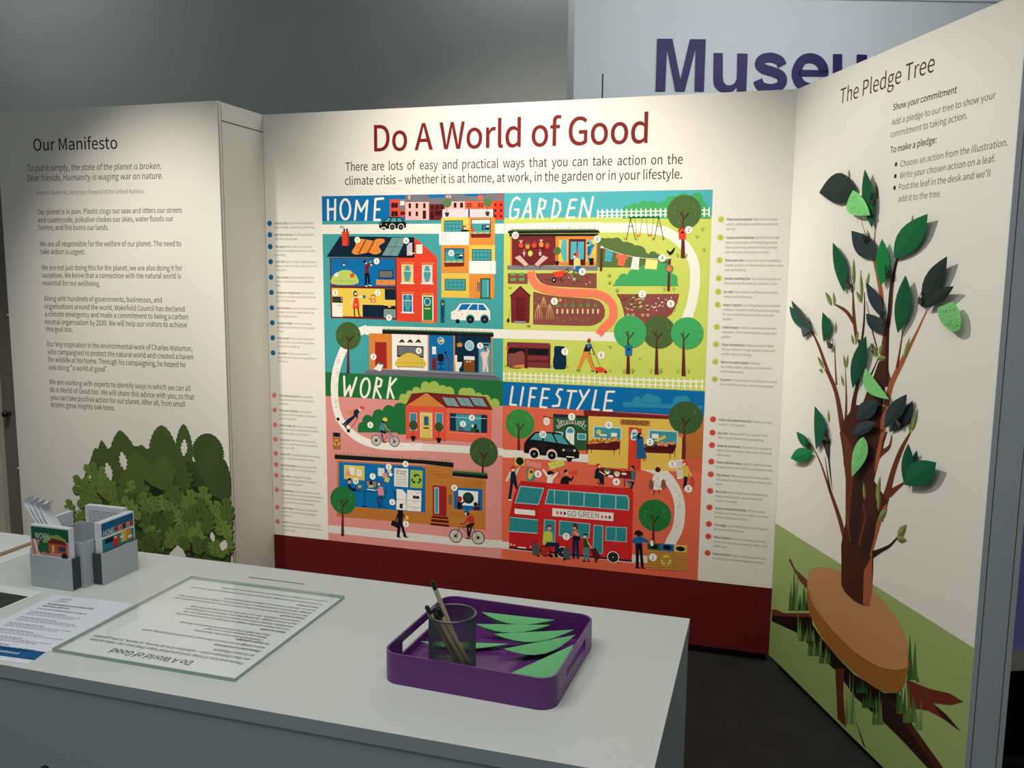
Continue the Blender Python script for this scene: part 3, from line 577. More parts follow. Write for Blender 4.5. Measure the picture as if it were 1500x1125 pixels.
frame(880, 640, 5.115); l('#ece7dd', 76, -8, 178, 160, 188, 330, 214, 460, 270, 545, 370, 586, 480, 592, 580, 575, 690, 530, 780, 510, 830, curve=True, cap=False)
scuff(420, 240, 560, 400, 12, 30, '#dd9a88'); scuff(585, 420, 560, 720, 14, 24, '#dd9a88')
use(ink_work); frame(380, 640, A5); l('#e2ddd5', 64, 569, 757, 1350, 835, cap=False); frame(580, 640, A5); l('#e2ddd5', 62, 220, 832, 500, 865, 876, 884, cap=False)
scuff(20, 815, 860, 875, 30, 20, '#bfb6b0'); frame(380, 640, A5); scuff(580, 757, 1250, 820, 24, 20, '#bfb6b0')
use(ink_life); frame(730, 640, A5); l('#e2ddd5', 60, 28, 890, 600, 950, 1125, 1010, cap=False); frame(880, 640, 5.115); r('#e2ddd5', 233, 880, 350, 945)

# ---- HOME (left part)
use(ink_home); frame(380, 280, A5)
for S in ((565,72,566,236), (625,70,622,236), (568,150,622,147), (786,234,802,80), (802,80,838,165), (838,165,890,78), (890,78,876,236), (957,66,946,236), (957,66,1020,60), (952,152,988,150), (946,238,992,236)):
    l(WHT, 20, *S)
l(WHT, 20, *[q for t in range(25) for q in (708+40*math.sin(t*math.pi/12), 150-82*math.cos(t*math.pi/12))], cap=False)
r('#e2503c', 1075, 68, 1152, 212); r('#e2503c', 1150, 150, 1212, 212); r(GREY, 1150, 66, 1208, 156); r(WHT, 1160, 82, 1195, 116)
l(BLK, 4, 1180, 66, 1180, 42, 1170, 50)
for q in ((1087,97,1140,137), (1087,165,1140,207), (1162,170,1200,196)): r('#3a1414', *q); r('#7c2b24', q[0]+22, q[1], q[0]+27, q[3])
# terraced houses behind
frame(600, 280, A5)
r('#f5b9b3', -35, 86, 160, 238); r(MAR, 160, 105, 290, 238); r('#f5b9b3', 290, 84, 456, 238); r('#e8613f', 456, 78, 690, 200); r('#e0402c', 690, 78, 777, 236)
p('#77737c', -33, 32, 290, 30, 290, 106, 160, 106, 160, 88, -33, 90); p('#77737c', 290, 30, 777, 22, 777, 80, 290, 86)
r(BLUE, 158, 30, 288, 54); r(BLUE, 456, 25, 624, 40)
for q in ((-12,34,6,68), (302,34,318,56), (325,34,341,56)): r('#f5a9a0', *q)
r('#e8613f', 567, 32, 606, 70); r('#e0402c', 740, 26, 764, 50)
for x in (-8, 50, 112):
    r('#2b1717', x, 100, x+20, 140); r('#2b1717', x, 168, x+20, 206)
r('#3a1a1a', 108, 160, 136, 228)
for q in ((175,120,196,150),(215,120,240,146),(255,120,278,146),(212,163,258,200),(172,170,198,228)): r('#3a1014', *q)
for q in ((364,95,386,136),(416,95,440,136)): r('#2b1717', *q)
for q in ((470,100,510,132),(562,100,606,132)): r('#7a2418', *q); r('#e8613f', (q[0]+q[2])/2-2, q[1], (q[0]+q[2])/2+2, q[3]); r('#e8613f', q[0], 114, q[2], 118)
for yy in (102, 150, 196):
    for xx in (700, 745): r('#4a1612', xx, yy, xx+16, yy+20)
# black car
frame(380, 280, A5)
p(BLK, 986, 300, 985, 262, 1018, 250, 1060, 214, 1160, 212, 1195, 250, 1209, 258, 1208, 300, 1185, 306, 1010, 312)
p(WINB, 1028, 250, 1062, 222, 1085, 222, 1068, 252); p(WINB, 1080, 252, 1094, 222, 1128, 222, 1128, 252); p(WINB, 1136, 252, 1136, 222, 1160, 222, 1180, 250)
for x in (1095, 1166): c(WHT, x, 296, 29); c(BLK, x, 296, 23); c(GREY, x, 296, 9)
c('#f0e6b0', 1000, 272, 6); c('#f0e6b0', 1046, 274, 6); c(BLK, 1024, 306, 14); r(WHT, 1006, 297, 1040, 306)
# the cut-away house
p(NAVY, 553, 541, 665, 372, 1276, 380, 1278, 550)
r(RED, 680, 337, 738, 450); p('#b8301f', 722, 337, 738, 330, 738, 445, 722, 452); r(RED, 676, 333, 742, 345); r(BLK, 692, 308, 706, 334); r(BLK, 715, 308, 729, 334)
for yy in (360, 395, 425): l('#b8301f', 3, 690, yy, 708, yy)
blob('#8fb7bd', 660, 298, 675, 284, 690, 292, 700, 300, 680, 306)
blob(ORG, 762, 500, 790, 450, 795, 420, 830, 395, 880, 398, 930, 408, 975, 392, 1025, 395, 1030, 420, 1000, 440, 985, 460, 1004, 490, 985, 515, 940, 520, 900, 505, 850, 515, 790, 522)
l('#7c2422', 10, 878, 400, 816, 517, cap=False); l('#7c2422', 10, 948, 404, 893, 508, cap=False)
for i in range(34): l('#c26a22', 2, *(lambda x, y: (x, y, x+5, y+4))(random.uniform(800, 985), random.uniform(425, 500)))
p('#6f9b98', 1010, 530, 1092, 383, 1212, 383, 1140, 534); l(NAVY, 3, 1150, 384, 1072, 532, cap=False); l(NAVY, 3, 1050, 458, 1176, 460, cap=False)
p(BLK, 1140, 549, 1278, 425, 1278, 549); p(LILAC, 1215, 530, 1215, 450, 1238, 425, 1260, 425, 1260, 530); l(WHT, 8, 1235, 500, 1250, 512, 1278, 512)
n(807, 402, '7'); n(1210, 408, '6')
p(RED, 1125, 549, 1278, 549, 1278, 380, 1466, 545, 1466, 1082, 1125, 1072)
r(WHT, 1292, 440, 1344, 515); c('#bdb8b0', 1318, 468, 16); c(WHT, 1318, 468, 12)
r(MAR, 580, 548, 1133, 1060)
r(BLUE, 592, 556, 1122, 786); r(YEL, 596, 797, 1122, 1042)
for x in (697, 922): l(BLK, 3, x, 560, x, 580); p('#3c4a4c', x-24, 602, x-6, 582, x+6, 582, x+24, 602); c('#f6e9a8', x, 608, 8)
blob('#bcd066', 603, 765, 603, 700, 630, 690, 660, 660, 700, 650, 750, 655, 780, 680, 803, 700, 803, 765); l('#8aa33e', 3, 610, 740, 800, 742); l('#8aa33e', 3, 672, 720, 672, 765); l('#8aa33e', 3, 735, 720, 735, 765)
p('#e8e6e0', 612, 690, 645, 665, 658, 695, 630, 712); p(RED, 745, 690, 775, 668, 785, 705, 752, 715); l(BLK, 5, 616, 765, 616, 778); l(BLK, 5, 796, 765, 796, 778)
# person changing the bulb
p('#0f1416', 868, 670, 905, 670, 915, 770, 898, 770, 890, 690, 884, 775, 868, 775); p('#7b1f2a', 868, 612, 890, 605, 912, 585, 918, 595, 898, 640, 905, 675, 870, 675)
c(SKIN, 875, 588, 12); blob(BLK, 855, 580, 865, 568, 882, 572, 878, 590, 862, 596); l(SKIN, 7, 912, 588, 918, 578); l(WHT, 8, 874, 780, 888, 784); l(WHT, 8, 902, 774, 922, 780)
r(BLK, 982, 650, 1104, 720); r('#6d6f74', 988, 657, 1098, 712); l(BLK, 5, 1030, 725, 1055, 725)
r(ORG, 962, 730, 1120, 775); l('#a05a1c', 3, 1010, 732, 1010, 773); l('#a05a1c', 3, 1065, 732, 1065, 773); l(BLK, 4, 975, 775, 975, 784); l(BLK, 4, 1105, 775, 1105, 784)
n(966, 577, '1')
r(BLK, 600, 868, 686, 919); r('#3a3a3a', 607, 876, 660, 910); c(WHT, 675, 880, 5); c(WHT, 675, 900, 5)
r('#f1ede2', 600, 923, 686, 1036); l('#444444', 4, 645, 943, 672, 943)
n(626, 838, '5')
blob(BLK, 778, 860, 776, 835, 790, 820, 805, 835, 806, 862, 795, 868); c(SKIN, 793, 846, 11); p(RED, 778, 880, 815, 876, 826, 968, 768, 968); l('#ffe9df', 9, 800, 875, 848, 872); l('#ffe9df', 9, 776, 885, 760, 925)
l(WHT, 4, 785, 930, 794, 942, 803, 930); l(BLK, 11, 783, 968, 785, 1022); l(BLK, 11, 812, 968, 822, 1022); l(RED, 9, 778, 1030, 790, 1030); l(RED, 9, 820, 1030, 838, 1030); c('#0f6f9e', 864, 870, 14)
r(NAVY, 850, 935, 1027, 1042); l('#1d4058', 2, 910, 940, 910, 1038); l('#1d4058', 2, 970, 940, 970, 1038)
r(BLK, 1023, 943, 1121, 975); r('#76999a', 1028, 975, 1121, 1046); r(WHT, 1060, 948, 1085, 957); r(NAVY, 1033, 805, 1121, 897)
p(CORAL, 915, 920, 920, 882, 958, 882, 963, 920); l(BLK, 6, 905, 882, 918, 895); l(BLK, 5, 922, 875, 922, 858, 955, 858, 955, 875); c(WHT, 938, 902, 8); l(BLK, 4, 925, 862, 948, 852)
n(975, 838, '2'); n(1068, 1042, '9')
# windows in the red wall
frame(600, 280, A5)
def sash(x0, y0, x1, y1, wall, cur):
    r('#d97a3a', x0-6, y0-22, x1+12, y0-4)
    r(WHT, x0, y0, x1, y1); r(wall, x0+8, y0+5, x1-8, y1-8); xm = (x0+x1)/2; ym = (y0+y1)/2
    p(cur, xm-12, y0+8, xm+12, y0+8, xm+30, ym, xm+14, y1-16, xm-14, y1-16, xm-30, ym)
    r(WHT, x0+6, ym-26, x1-6, ym-20); r(WHT, x0-10, y1-6, x1+10, y1+6)
sash(-66, 605, 30, 760, '#efc35a', TEAL); sash(102, 608, 188, 762, '#f7c3bb', TEAL); sash(-60, 850, 28, 1002, BLUE, TEAL)
r('#d97a3a', 98, 838, 200, 860); r(WHT, 103, 860, 197, 1066); r('#23803f', 113, 868, 188, 1064); c(WHT, 147, 912, 27, 32); c(BLUE, 147, 912, 22, 27); r(YEL, 122, 962, 172, 974); r('#d98a3e', 94, 1066, 208, 1090)
for x, y in ((60,625), (150,505), (190,570), (65,868), (148,800), (15,1026), (-80,565), (-70,790), (-90,890)): l('#c43a26', 4, x-18, y, x-8, y+8, x+8, y-2, x+22, y+4)
# flats
p('#ddd3d8', 268, 150, 488, 147, 488, 216, 268, 218); p('#ddd3d8', 494, 147, 694, 147, 694, 214, 494, 216); r(BLK, 484, 146, 495, 216); r(BLK, 262, 150, 270, 216); r(BLK, 690, 146, 698, 214)
r(YEL, 262, 218, 490, 446); r('#e6943f', 490, 218, 702, 446); r('#e6943f', 262, 446, 490, 675); r(YEL, 490, 446, 702, 680); r(YEL, 262, 675, 490, 880); r('#e6943f', 490, 680, 698, 886)
for x in range(505, 700, 19): l('#c9772a', 2, x, 390, x, 444, cap=False); l('#c9772a', 2, x, 690, x, 882, cap=False)
for x in range(275, 488, 19): l('#c9772a', 2, x, 620, x, 672, cap=False)
for y in range(690, 880, 20): l('#cfae3e', 2, 264, y, 488, y, cap=False)
for q in ((284,242,440,338), (514,478,674,575), (290,722,463,820)):
    r(NAVY, *q); r(TEAL, q[0]+5, q[1]+5, q[2]-5, q[3]-5)
    for i in range(1, 5): xx = q[0]+(q[2]-q[0])*i/5; l('#14505e', 3, xx, q[1]+3, xx, q[3]-3, cap=False)
    for i in range(1, 3): yy = q[1]+(q[3]-q[1])*i/3; l('#14505e', 3, q[0]+3, yy, q[2]-3, yy, cap=False)
for x0, y0 in ((508, 232), (288, 470)):
    r(NAVY, x0, y0, x0+162, y0+112); r('#d7efee' if y0 < 300 else '#2f7f92', x0+6, y0+5, x0+156, y0+35); r(TEAL, x0+6, y0+35, x0+156, y0+106); r(BLK, x0+88, y0+45, x0+150, y0+86); r('#2e86ad', x0+96, y0+52, x0+118, y0+78); r(WHT, x0+124, y0+52, x0+146, y0+66)
    for i in range(10): c(('#7fae5a', '#8fd0b8', '#e8b84a')[i % 3], x0+8+i*16, y0+112, 10, seg=10)
    p('#7a1f24', x0-6, y0+120, x0+166, y0+118, x0+158, y0+150, x0+2, y0+152)
r('#fdfbf4', 244, 336, 490, 443); r('#fdfbf4', 490, 574, 710, 682)
for x, y in ((268,345),(292,345),(318,350),(668,580),(700,580)):
    for i in range(7): l('#4a4f3a', 3, x+(i % 2)*6, y+i*11, x+6-(i % 2)*6, y+i*11+7, cap=False)
c('#a8311f', 452, 300, 18); c(SKIN, 456, 306, 11); p(BLK, 420, 335, 425, 320, 450, 315, 495, 322, 495, 330, 470, 335); c(RED, 520, 318, 15)
r(BLK, 585, 718, 664, 882); r(TEAL, 594, 726, 656, 878); l('#bfe3e3', 3, 645, 735, 645, 870, cap=False); r(BLK, 574, 878, 674, 886); r('#6a4a4a', 556, 752, 579, 826)
for i in range(4): c('#d9c6b8', 567, 765+i*17, 5, seg=10)
n(343, 510, '10')
for x, y in ((310, 98), (644, 92)): l('#6a2f2a', 4, x-2, y, x-4, y+80); c('#5a7a45', x, y, 38); p('#34333a', x-22, y+78, x+18, y+78, x+8, y+112, x-12, y+112)
r('#0e5a78', 254, 895, 290, 1086); r('#3c5a3a', 258, 900, 286, 945); c(WHT, 272, 930, 6); l(BLK, 7, 272, 950, 268, 1010, 280, 1040, curve=True); l('#a07a80', 3, 280, 1040, 310, 1075, 355, 1080, curve=True)
p('#f3f0e8', 342, 1055, 342, 995, 378, 978, 415, 926, 500, 922, 615, 926, 662, 985, 665, 1062, 560, 1066, 400, 1064)
p(BLUE, 400, 975, 428, 932, 505, 930, 470, 978); p(BLUE, 482, 978, 515, 932, 560, 932, 560, 980); p(BLUE, 568, 980, 568, 934, 605, 934, 640, 982)
l('#b9b4aa', 2, 482, 982, 482, 1045); l('#b9b4aa', 2, 564, 982, 564, 1045); l(BLK, 5, 402, 985, 430, 978)
for x in (500, 618): c(TEAL, x, 1052, 38); c(BLK, x, 1058, 32); c('#5b5b60', x, 1058, 12)
c(BLK, 396, 1072, 18); c(YEL, 432, 1013, 8); c(YEL, 364, 1010, 7); l('#c9c4ba', 4, 536, 998, 556, 998)
# ---- studio row below
frame(380, 460, A5)
tree(732, 180, 114, '#44602f', 492, 26); 
r('#e08a3e', 904, 158, 1092, 462)
for y in range(172, 450, 15): l('#b8682a', 2, 906, y, 1090, y, cap=False)
r('#a32a24', 952, 230, 1050, 450)
for x in (975, 1000, 1025): l('#7c1d1a', 2, x, 236, x, 446, cap=False)
n(940, 352, '3')
frame(580, 460, A5)
r('#f7f3ea', -33, 168, 262, 468); r(BLUE, 272, 172, 476, 472); r('#0b2a40', 486, 178, 783, 486)
for x in (262, 475, 783): r('#dd8a44', x, 172, x+11, 470+ (x-262)*.04)
p('#161a1a', -112, 132, 805, 160, 805, 188, -112, 162)
p('#2f6a45', -112, 124, 800, 150, 805, 162, -112, 134); grassy(-100, 126, 790, 150, 60, 22)
for x in (50, 118, 185): l(BLK, 2, x, 172, x, 205); p('#2d2f33', x-28, 235, x-8, 210, x+8, 210, x+26, 235); c('#e9dfae', x-2, 236, 6)
r(BLK, 8, 258, 228, 362); r('#6f7177', 15, 265, 222, 350)
blob('#dfc04e', 8, 430, 8, 375, 30, 355, 80, 325, 130, 322, 190, 350, 234, 380, 234, 432, n=4); l('#b5942c', 3, 10, 400, 232, 402); l(BLK, 5, 22, 432, 22, 446); l(BLK, 5, 216, 436, 216, 450); l(BLK, 4, 6, 434, 236, 440)
n(188, 303, '4')
c('#dfe6ea', 370, 220, 30); c(BLUE, 370, 220, 24); blob(YEL, 352, 226, 372, 206, 394, 214, 380, 232); r(WHT, 298, 268, 331, 332); l('#9a9a92', 2, 304, 300, 326, 300)
p('#7b2426', 295, 360, 437, 358, 437, 366, 295, 368); r('#7b2426', 297, 368, 333, 465); r('#7b2426', 428, 366, 436, 470); l('#4e1518', 2, 299, 398, 331, 398); l('#4e1518', 2, 299, 430, 331, 430)
blob(BLK, 345, 380, 347, 335, 370, 326, 392, 338, 394, 380, 372, 395); r(BLK, 342, 404, 394, 414); l(BLK, 5, 370, 395, 370, 448); l(BLK, 6, 340, 460, 370, 448, 402, 460); l(BLK, 4, 405, 320, 425, 345, 420, 358)
blob(BLK, 398, 318, 410, 306, 420, 320, 406, 328)
l('#7a7a80', 2, 525, 180, 525, 215); p('#d98b4b', 502, 240, 548, 240, 542, 270, 508, 270)
for i in range(12): l('#5e8a4a', 4, 525, 232, 500+i*5, 206+abs(i-6)*6+20, cap=False)
c('#dfeef0', 606, 260, 38, 43); c('#8fc0cc', 606, 260, 32, 37); l('#dff0f2', 3, 590, 275, 622, 240)
r(WHT, 486, 338, 504, 394); p(WHT, 486, 394, 546, 396, 540, 425, 522, 450, 522, 474, 490, 474)
r(WHT, 560, 346, 648, 380); r('#8a4f22', 560, 380, 648, 478)
for i in range(60): l('#5e3414', 2, *(lambda x, y: (x, y, x+8, y))(random.uniform(562, 636), random.uniform(385, 474)), cap=False)
c(WHT, 588, 392, 6); c(WHT, 612, 392, 6)
r('#3f8196', 680, 232, 784, 486); r('#5fa0b0', 688, 240, 776, 486); r(BLK, 722, 246, 766, 262)
# bather seen from behind
p('#f0d0c4', 712, 348, 755, 345, 752, 395, 764, 478, 745, 478, 738, 420, 730, 478, 715, 478, 716, 400, 712, 380); l('#f0d0c4', 13, 712, 352, 702, 325, 722, 312); l('#f0d0c4', 13, 752, 350, 764, 300, 746, 280); c('#7b2b22', 738, 285, 13); p('#f0d0c4', 716, 318, 752, 312, 756, 352, 712, 352)
n(693, 262, '5')
p('#8a8790', -240, 450, 820, 490, 820, 514, -200, 470); p('#6d6a74', -240, 466, 856, 520, 854, 549, -280, 497); l(BLK, 4, -190, 462, 818, 514, cap=False)
frame(380, 460, A5); p('#f1ede6', 940, 455, 985, 400, 1028, 408, 1000, 472); p('#5f5c66', 985, 396, 1028, 404, 1024, 420, 980, 412)
# ---- WORK
use(ink_work)
for S in ((698,515,704,672), (704,672,745,590), (745,590,752,675), (752,675,800,525), (970,525,940,690), (970,525,1008,545), (1008,545,998,595), (998,595,955,600), (960,605,1000,690), (1080,525,1055,690), (1126,535,1070,600), (1072,600,1105,692)):
    l(WHT, 19, *S)
l(WHT, 19, *[q for t in range(25) for q in (872+36*math.sin(t*math.pi/12)-8*math.cos(t*math.pi/12)*-1, 608-78*math.cos(t*math.pi/12))], cap=False)
frame(580, 460, A5)
hedge(LGRN, 748, (60, 690, 34), (115, 665, 36), (170, 640, 40), (245, 596, 40), (315, 600, 48), (385, 625, 40), (440, 640, 42), (560, 652, 46), (610, 655, 48), (680, 690, 42), (740, 705, 42), (815, 735, 40))
p('#b9574a', 80, 752, 250, 645, 415, 770, 415, 1045, 85, 1028)
frame(380, 460, A5)
hedge(FGRN, 975, (895, 880, 50), (985, 840, 56), (1070, 810, 60), (1160, 790, 60), (850, 930, 40)); hedge(FGRN, 990, (1200, 800, 60))
frame(580, 460, A5)
p('#e5553f', 80, 752, 252, 645, 418, 772, 415, 1046, 84, 1026); p('#ea6a50', 415, 772, 790, 790, 786, 1050, 640, 1055, 415, 1034)
p('#7a2522', 130, 655, 250, 645, 740, 682, 800, 790, 415, 772, 255, 645, 80, 752)
p('#d98a45', 100, 752, 252, 652, 405, 765)
for i in range(6): y = 668+i*15; w = (y-652)*1.45; l('#a65c26', 2, 252-w, y, 252+w*.95, y+3, cap=False)
l(BLK, 5, 80, 752, 252, 643, 420, 772)
for x in (382, 498, 612): p('#7fa3a3', x, 685, x+100, 694, x+142, 764, x+40, 752); l('#2f4a50', 3, x+48, 690, x+92, 757, cap=False)
r(WHT, 200, 812, 300, 1024); r('#e0c263', 205, 818, 296, 1024); r('#22618c', 232, 842, 270, 918); r(BLK, 228, 932, 272, 946); r('#c98a3e', 192, 1020, 308, 1046); r('#c98a3e', 195, 798, 300, 815)
for x in (116, 330): r('#f0cfc0', x-4, 812, x+58, 962); r('#3a8c9a', x, 816, x+54, 958)
for x, y in ((145, 915), (355, 930)): l(BLK, 4, x-2, y, x-2, y+100); c('#3e5030', x, y, 38); p(BLK, x-24, y+88, x+22, y+92, x+8, y+130, x-12, y+130)
r(NAVY, 445, 815, 752, 980); r('#3f97a5', 495, 822, 702, 972)
for x0 in (448, 700):
    for i in range(5): l('#2f4d66', 2, x0+6+i*9, 820, x0+8+i*9, 970, cap=False)
r(WHT, 440, 974, 752, 996); l('#cfe5e6', 4, 450, 848, 748, 862, cap=False)
p('#5a5a68', 510, 925, 555, 930, 568, 966, 524, 962); l(BLK, 5, 520, 966, 600, 970); c(BLK, 650, 925, 20); c(SKIN, 634, 920, 12); p('#2c5a34', 608, 975, 618, 945, 645, 938, 665, 948, 668, 977); p(BLK, 658, 950, 680, 948, 688, 977, 662, 977)
n(553, 905, '5'); n(626, 854, '4')
# scooter rider, cyclist, recycling bin
frame(380, 460, A5)
l('#6d1f22', 8, 690, 905, 730, 960); l('#9a2a28', 5, 803, 870, 740, 960); c(WHT, 650, 866, 24); c(BLK, 648, 866, 14); c(BLK, 734, 962, 15)
l('#14243c', 17, 778, 845, 735, 872, 700, 905); l('#14243c', 15, 780, 850, 745, 885, 712, 918); p('#1b2a3c', 780, 790, 815, 782, 828, 798, 800, 850, 775, 842); l('#1b2a3c', 12, 810, 800, 805, 860); p('#d98b4a', 735, 800, 782, 792, 770, 838, 730, 815); c(SKIN, 826, 788, 11); p('#dc4a34', 822, 774, 838, 757, 860, 764, 866, 790, 846, 782)
l('#701f1f', 8, 682, 905, 692, 912); l('#701f1f', 8, 708, 922, 716, 928)
bike(963, 1040, 1112, 1050, 46); l('#2a6f9e', 6, 985, 960, 1022, 1040, 1090, 985, 1020, 975); l('#2a6f9e', 6, 1082, 970, 1112, 1050); l(BLK, 5, 1070, 960, 1092, 965)
p('#3f8f99', 985, 945, 1005, 895, 1040, 905, 1030, 960, 1000, 965); l('#d98a6a', 9, 1035, 915, 1055, 955, 1078, 962); c(DSKIN, 1034, 885, 13); blob('#e3cf55', 1016, 880, 1020, 858, 1038, 852, 1055, 865, 1052, 882); blob('#3a1c14', 1008, 885, 1020, 875, 1030, 890, 1015, 895); l(BLK, 18, 1005, 965, 1040, 980); l('#d98a6a', 10, 1042, 985, 1032, 1050); l('#2b3a58', 10, 1010, 985, 1022, 1050); l(BLK, 8, 1020, 1055, 1045, 1056)
n(914, 914, '6')
r('#274a3c', 604, 975, 668, 1015); c(BLK, 636, 994, 22, 14); r('#b06a33', 605, 1015, 670, 1118); l('#824716', 2, 606, 1045, 668, 1045); l('#824716', 2, 606, 1080, 668, 1080); recyc(638, 1060, 24, '#d8c85e')
# office with the green roof
frame(380, 640, A5)
p('#c77f3c', 640, 190, 1350, 240, 1350, 700, 640, 655)
frame(580, 640, A5)
p('#c17a36', 0, 225, 470, 240, 470, 330, 740, 345, 738, 768, 245, 720, -490, 655, -480, 195)
frame(380, 640, A5)
p(BLUE, 655, 205, 1345, 245, 1345, 622, 780, 575, 655, 540)
frame(580, 640, A5); p('#0f69a8', 0, 235, 243, 255, 243, 622, 0, 603)
frame(380, 640, A5)
p('#161a19', 620, 145, 1345, 190, 1600, 212, 1600, 252, 1345, 222, 620, 182); grassy(625, 146, 1590, 208, 90, 28, ('#5e7d4c', '#3d5a3a', '#a3a878'))
for i in range(40): x = 650+i*14; l('#96581f', 2, x, 592+(x-780)*.07 if x > 780 else 600, x, 655+(x-640)*.05, cap=False)
p('#dfc768', 697, 230, 866, 240, 866, 358, 697, 345); r('#e3918a', 714, 282, 752, 322); p('#eceae4', 738, 245, 785, 250, 785, 318, 750, 305); r('#f1efe6', 800, 268, 842, 325)
for y in (282, 292, 302): l('#7a7a78', 2, 808, y, 834, y)
r('#1f2124', 876, 354, 970, 418); r('#83858a', 882, 360, 964, 412); c('#2b1a17', 920, 380, 17); p('#dcc763', 895, 416, 905, 398, 935, 398, 944, 416)
l(BLK, 5, 770, 445, 985, 452); l(BLK, 5, 866, 450, 868, 575); l(BLK, 8, 850, 572, 886, 575); l('#f3f1ea', 8, 890, 432, 948, 438)
l('#16202c', 26, 740, 400, 755, 430, 790, 438); c('#d9a088', 742, 370, 16); blob(BLK, 728, 362, 732, 342, 750, 338, 755, 352, 742, 358); p('#5d5a58', 805, 392, 852, 392, 846, 440, 808, 435); p('#b9b7b4', 812, 398, 840, 398, 838, 420, 812, 418)
p('#e08d90', 975, 460, 985, 410, 1018, 412, 1028, 480, 985, 485); c('#7c2620', 995, 385, 16); c(SKIN, 986, 390, 11); l('#e08d90', 9, 985, 432, 940, 445); l('#17405e', 15, 1000, 490, 970, 505, 985, 575); l('#17405e', 12, 1010, 490, 990, 530, 1000, 575); l(BLK, 6, 1040, 445, 1032, 500, 1005, 505); l(BLK, 4, 1015, 505, 1012, 570); l(BLK, 4, 985, 585, 1012, 568, 1045, 585)
r('#eceae2', 977, 255, 1030, 325)
for y in (272, 285, 298): l('#8b8b88', 2, 984, y, 1022, y+2)
p('#e0928c', 1012, 302, 1052, 296, 1058, 340, 1018, 338); p('#cfd56e', 1060, 265, 1090, 280, 1080, 300, 1055, 292); p('#f5f3ee', 1070, 295, 1098, 300, 1092, 325, 1066, 320); p('#dcc65c', 1036, 330, 1074, 338, 1066, 376, 1030, 366)
p('#f0ede5', 1112, 256, 1227, 262, 1224, 415, 1110, 405)
center('PENSION', 1168, 282, 17, '#2b2b2b', sxk=.95); center('SCHEME', 1164, 303, 17, '#2b2b2b', sxk=.95)
for i in range(6): y = 322+i*14; l('#4a4a48', 3, 1124, y, 1214, y+4)
p('#a3c04a', 1244, 270, 1345, 278, 1342, 424, 1242, 418); recyc(1293, 348, 38, '#1d3a24')
p('#f1efea', 1130, 430, 1180, 434, 1212, 470, 1212, 605, 1128, 598); p('#f1efea', 1218, 436, 1335, 444, 1332, 615, 1214, 608)
l('#8b8b88', 3, 1132, 512, 1212, 520); l('#8b8b88', 3, 1218, 520, 1332, 530); l('#8b8b88', 3, 1218, 575, 1332, 585); r(BLK, 1265, 483, 1316, 512); c('#c2402f', 1290, 497, 7); l('#6e6e6c', 4, 1285, 440, 1300, 470, 1325, 452)
for y in (535, 590): l('#6e6e6c', 3, 1262, y, 1290, y+8, 1288, y)
l('#6e6e6c', 3, 1205, 485, 1205, 510); l('#6e6e6c', 3, 1205, 530, 1205, 555)
for k in range(5): l('#1d3a4e', 7, 1128, 520, 1105+k*5, 440+k*10)
n(933, 325, '7'); n(793, 364, '10'); n(1066, 247, '2'); n(1204, 224, '9'); n(1095, 537, '1')
tree(690, 522, 114, '#27733d', 818, 26, 686, '#7fae7a')
# man walking with a coffee
p(BLK, 1140, 605, 1180, 602, 1186, 640, 1178, 700, 1212, 822, 1190, 826, 1165, 735, 1155, 822, 1132, 822, 1140, 700); c('#4a2018', 1168, 575, 15); blob(BLK, 1155, 568, 1160, 552, 1180, 550, 1182, 562, 1166, 566); p('#efece4', 1160, 592, 1172, 592, 1168, 606); l(BLK, 11, 1145, 625, 1125, 690); p(BLK, 1095, 685, 1150, 705, 1140, 752, 1082, 725); l(BLK, 10, 1180, 640, 1200, 662); r('#dcc96a', 1203, 645, 1228, 682); r('#5a3320', 1201, 638, 1230, 646); l(BLK, 9, 1135, 822, 1160, 826); l(BLK, 9, 1200, 824, 1224, 827)
n(1207, 717, '5')
frame(580, 640, A5)
r('#a02326', 303, 398, 418, 655)
for x in (372, 395): l('#7a181c', 2, x, 402, x, 650, cap=False)
r('#cfe4e4', 318, 415, 354, 632); r('#3f9aa5', 323, 420, 349, 627)
r('#5a1416', 296, 648, 430, 680); r('#5a1416', 290, 676, 435, 712); r('#5a1416', 284, 708, 440, 742)
r('#37363c', 436, 478, 459, 558)
for i in range(6): l('#a9a6a2', 4, 441, 488+i*12, 454, 488+i*12)
for q in ((275,282,380,306), (330,308,435,332), (642,366,740,388), (570,386,705,412), (452,628,560,652), (512,650,600,672)):
    l('#8d5218', 3, q[0], q[1], q[2], q[1]+4, q[2], q[3], q[0], q[3]-4, q[0], q[1])
p('#161a19', 466, 290, 755, 312, 757, 347, 464, 322); p('#2f5a35', 470, 278, 750, 298, 755, 318, 466, 294); grassy(470, 285, 750, 305, 40, 30)
p('#0f69a8', 478, 415, 713, 430, 711, 610, 478, 592); p('#f4f2ec', 514, 438, 677, 450, 674, 572, 514, 560); c('#16302c', 596, 503, 47); c('#24463e', 590, 495, 34)
blob('#a8301f', 503, 520, 508, 492, 528, 488, 545, 505, 540, 530, 518, 538); p(BLK, 503, 595, 508, 535, 540, 540, 565, 525, 568, 535, 545, 555, 545, 597); c(BLK, 657, 555, 18); p('#4a1a20', 636, 605, 640, 578, 676, 572, 684, 520, 690, 520, 690, 606)
n(481, 419, '8')
tree(724, 125, 120, '#3f5a33', 295, 18, 716)
bike(492, 816, 677, 830, 56); l('#4a5a3a', 7, 545, 740, 590, 800, 625, 745, 545, 740); l('#4a5a3a', 6, 530, 735, 495, 815); l(BLK, 5, 632, 735, 675, 830); l(BLK, 6, 525, 720, 548, 712)
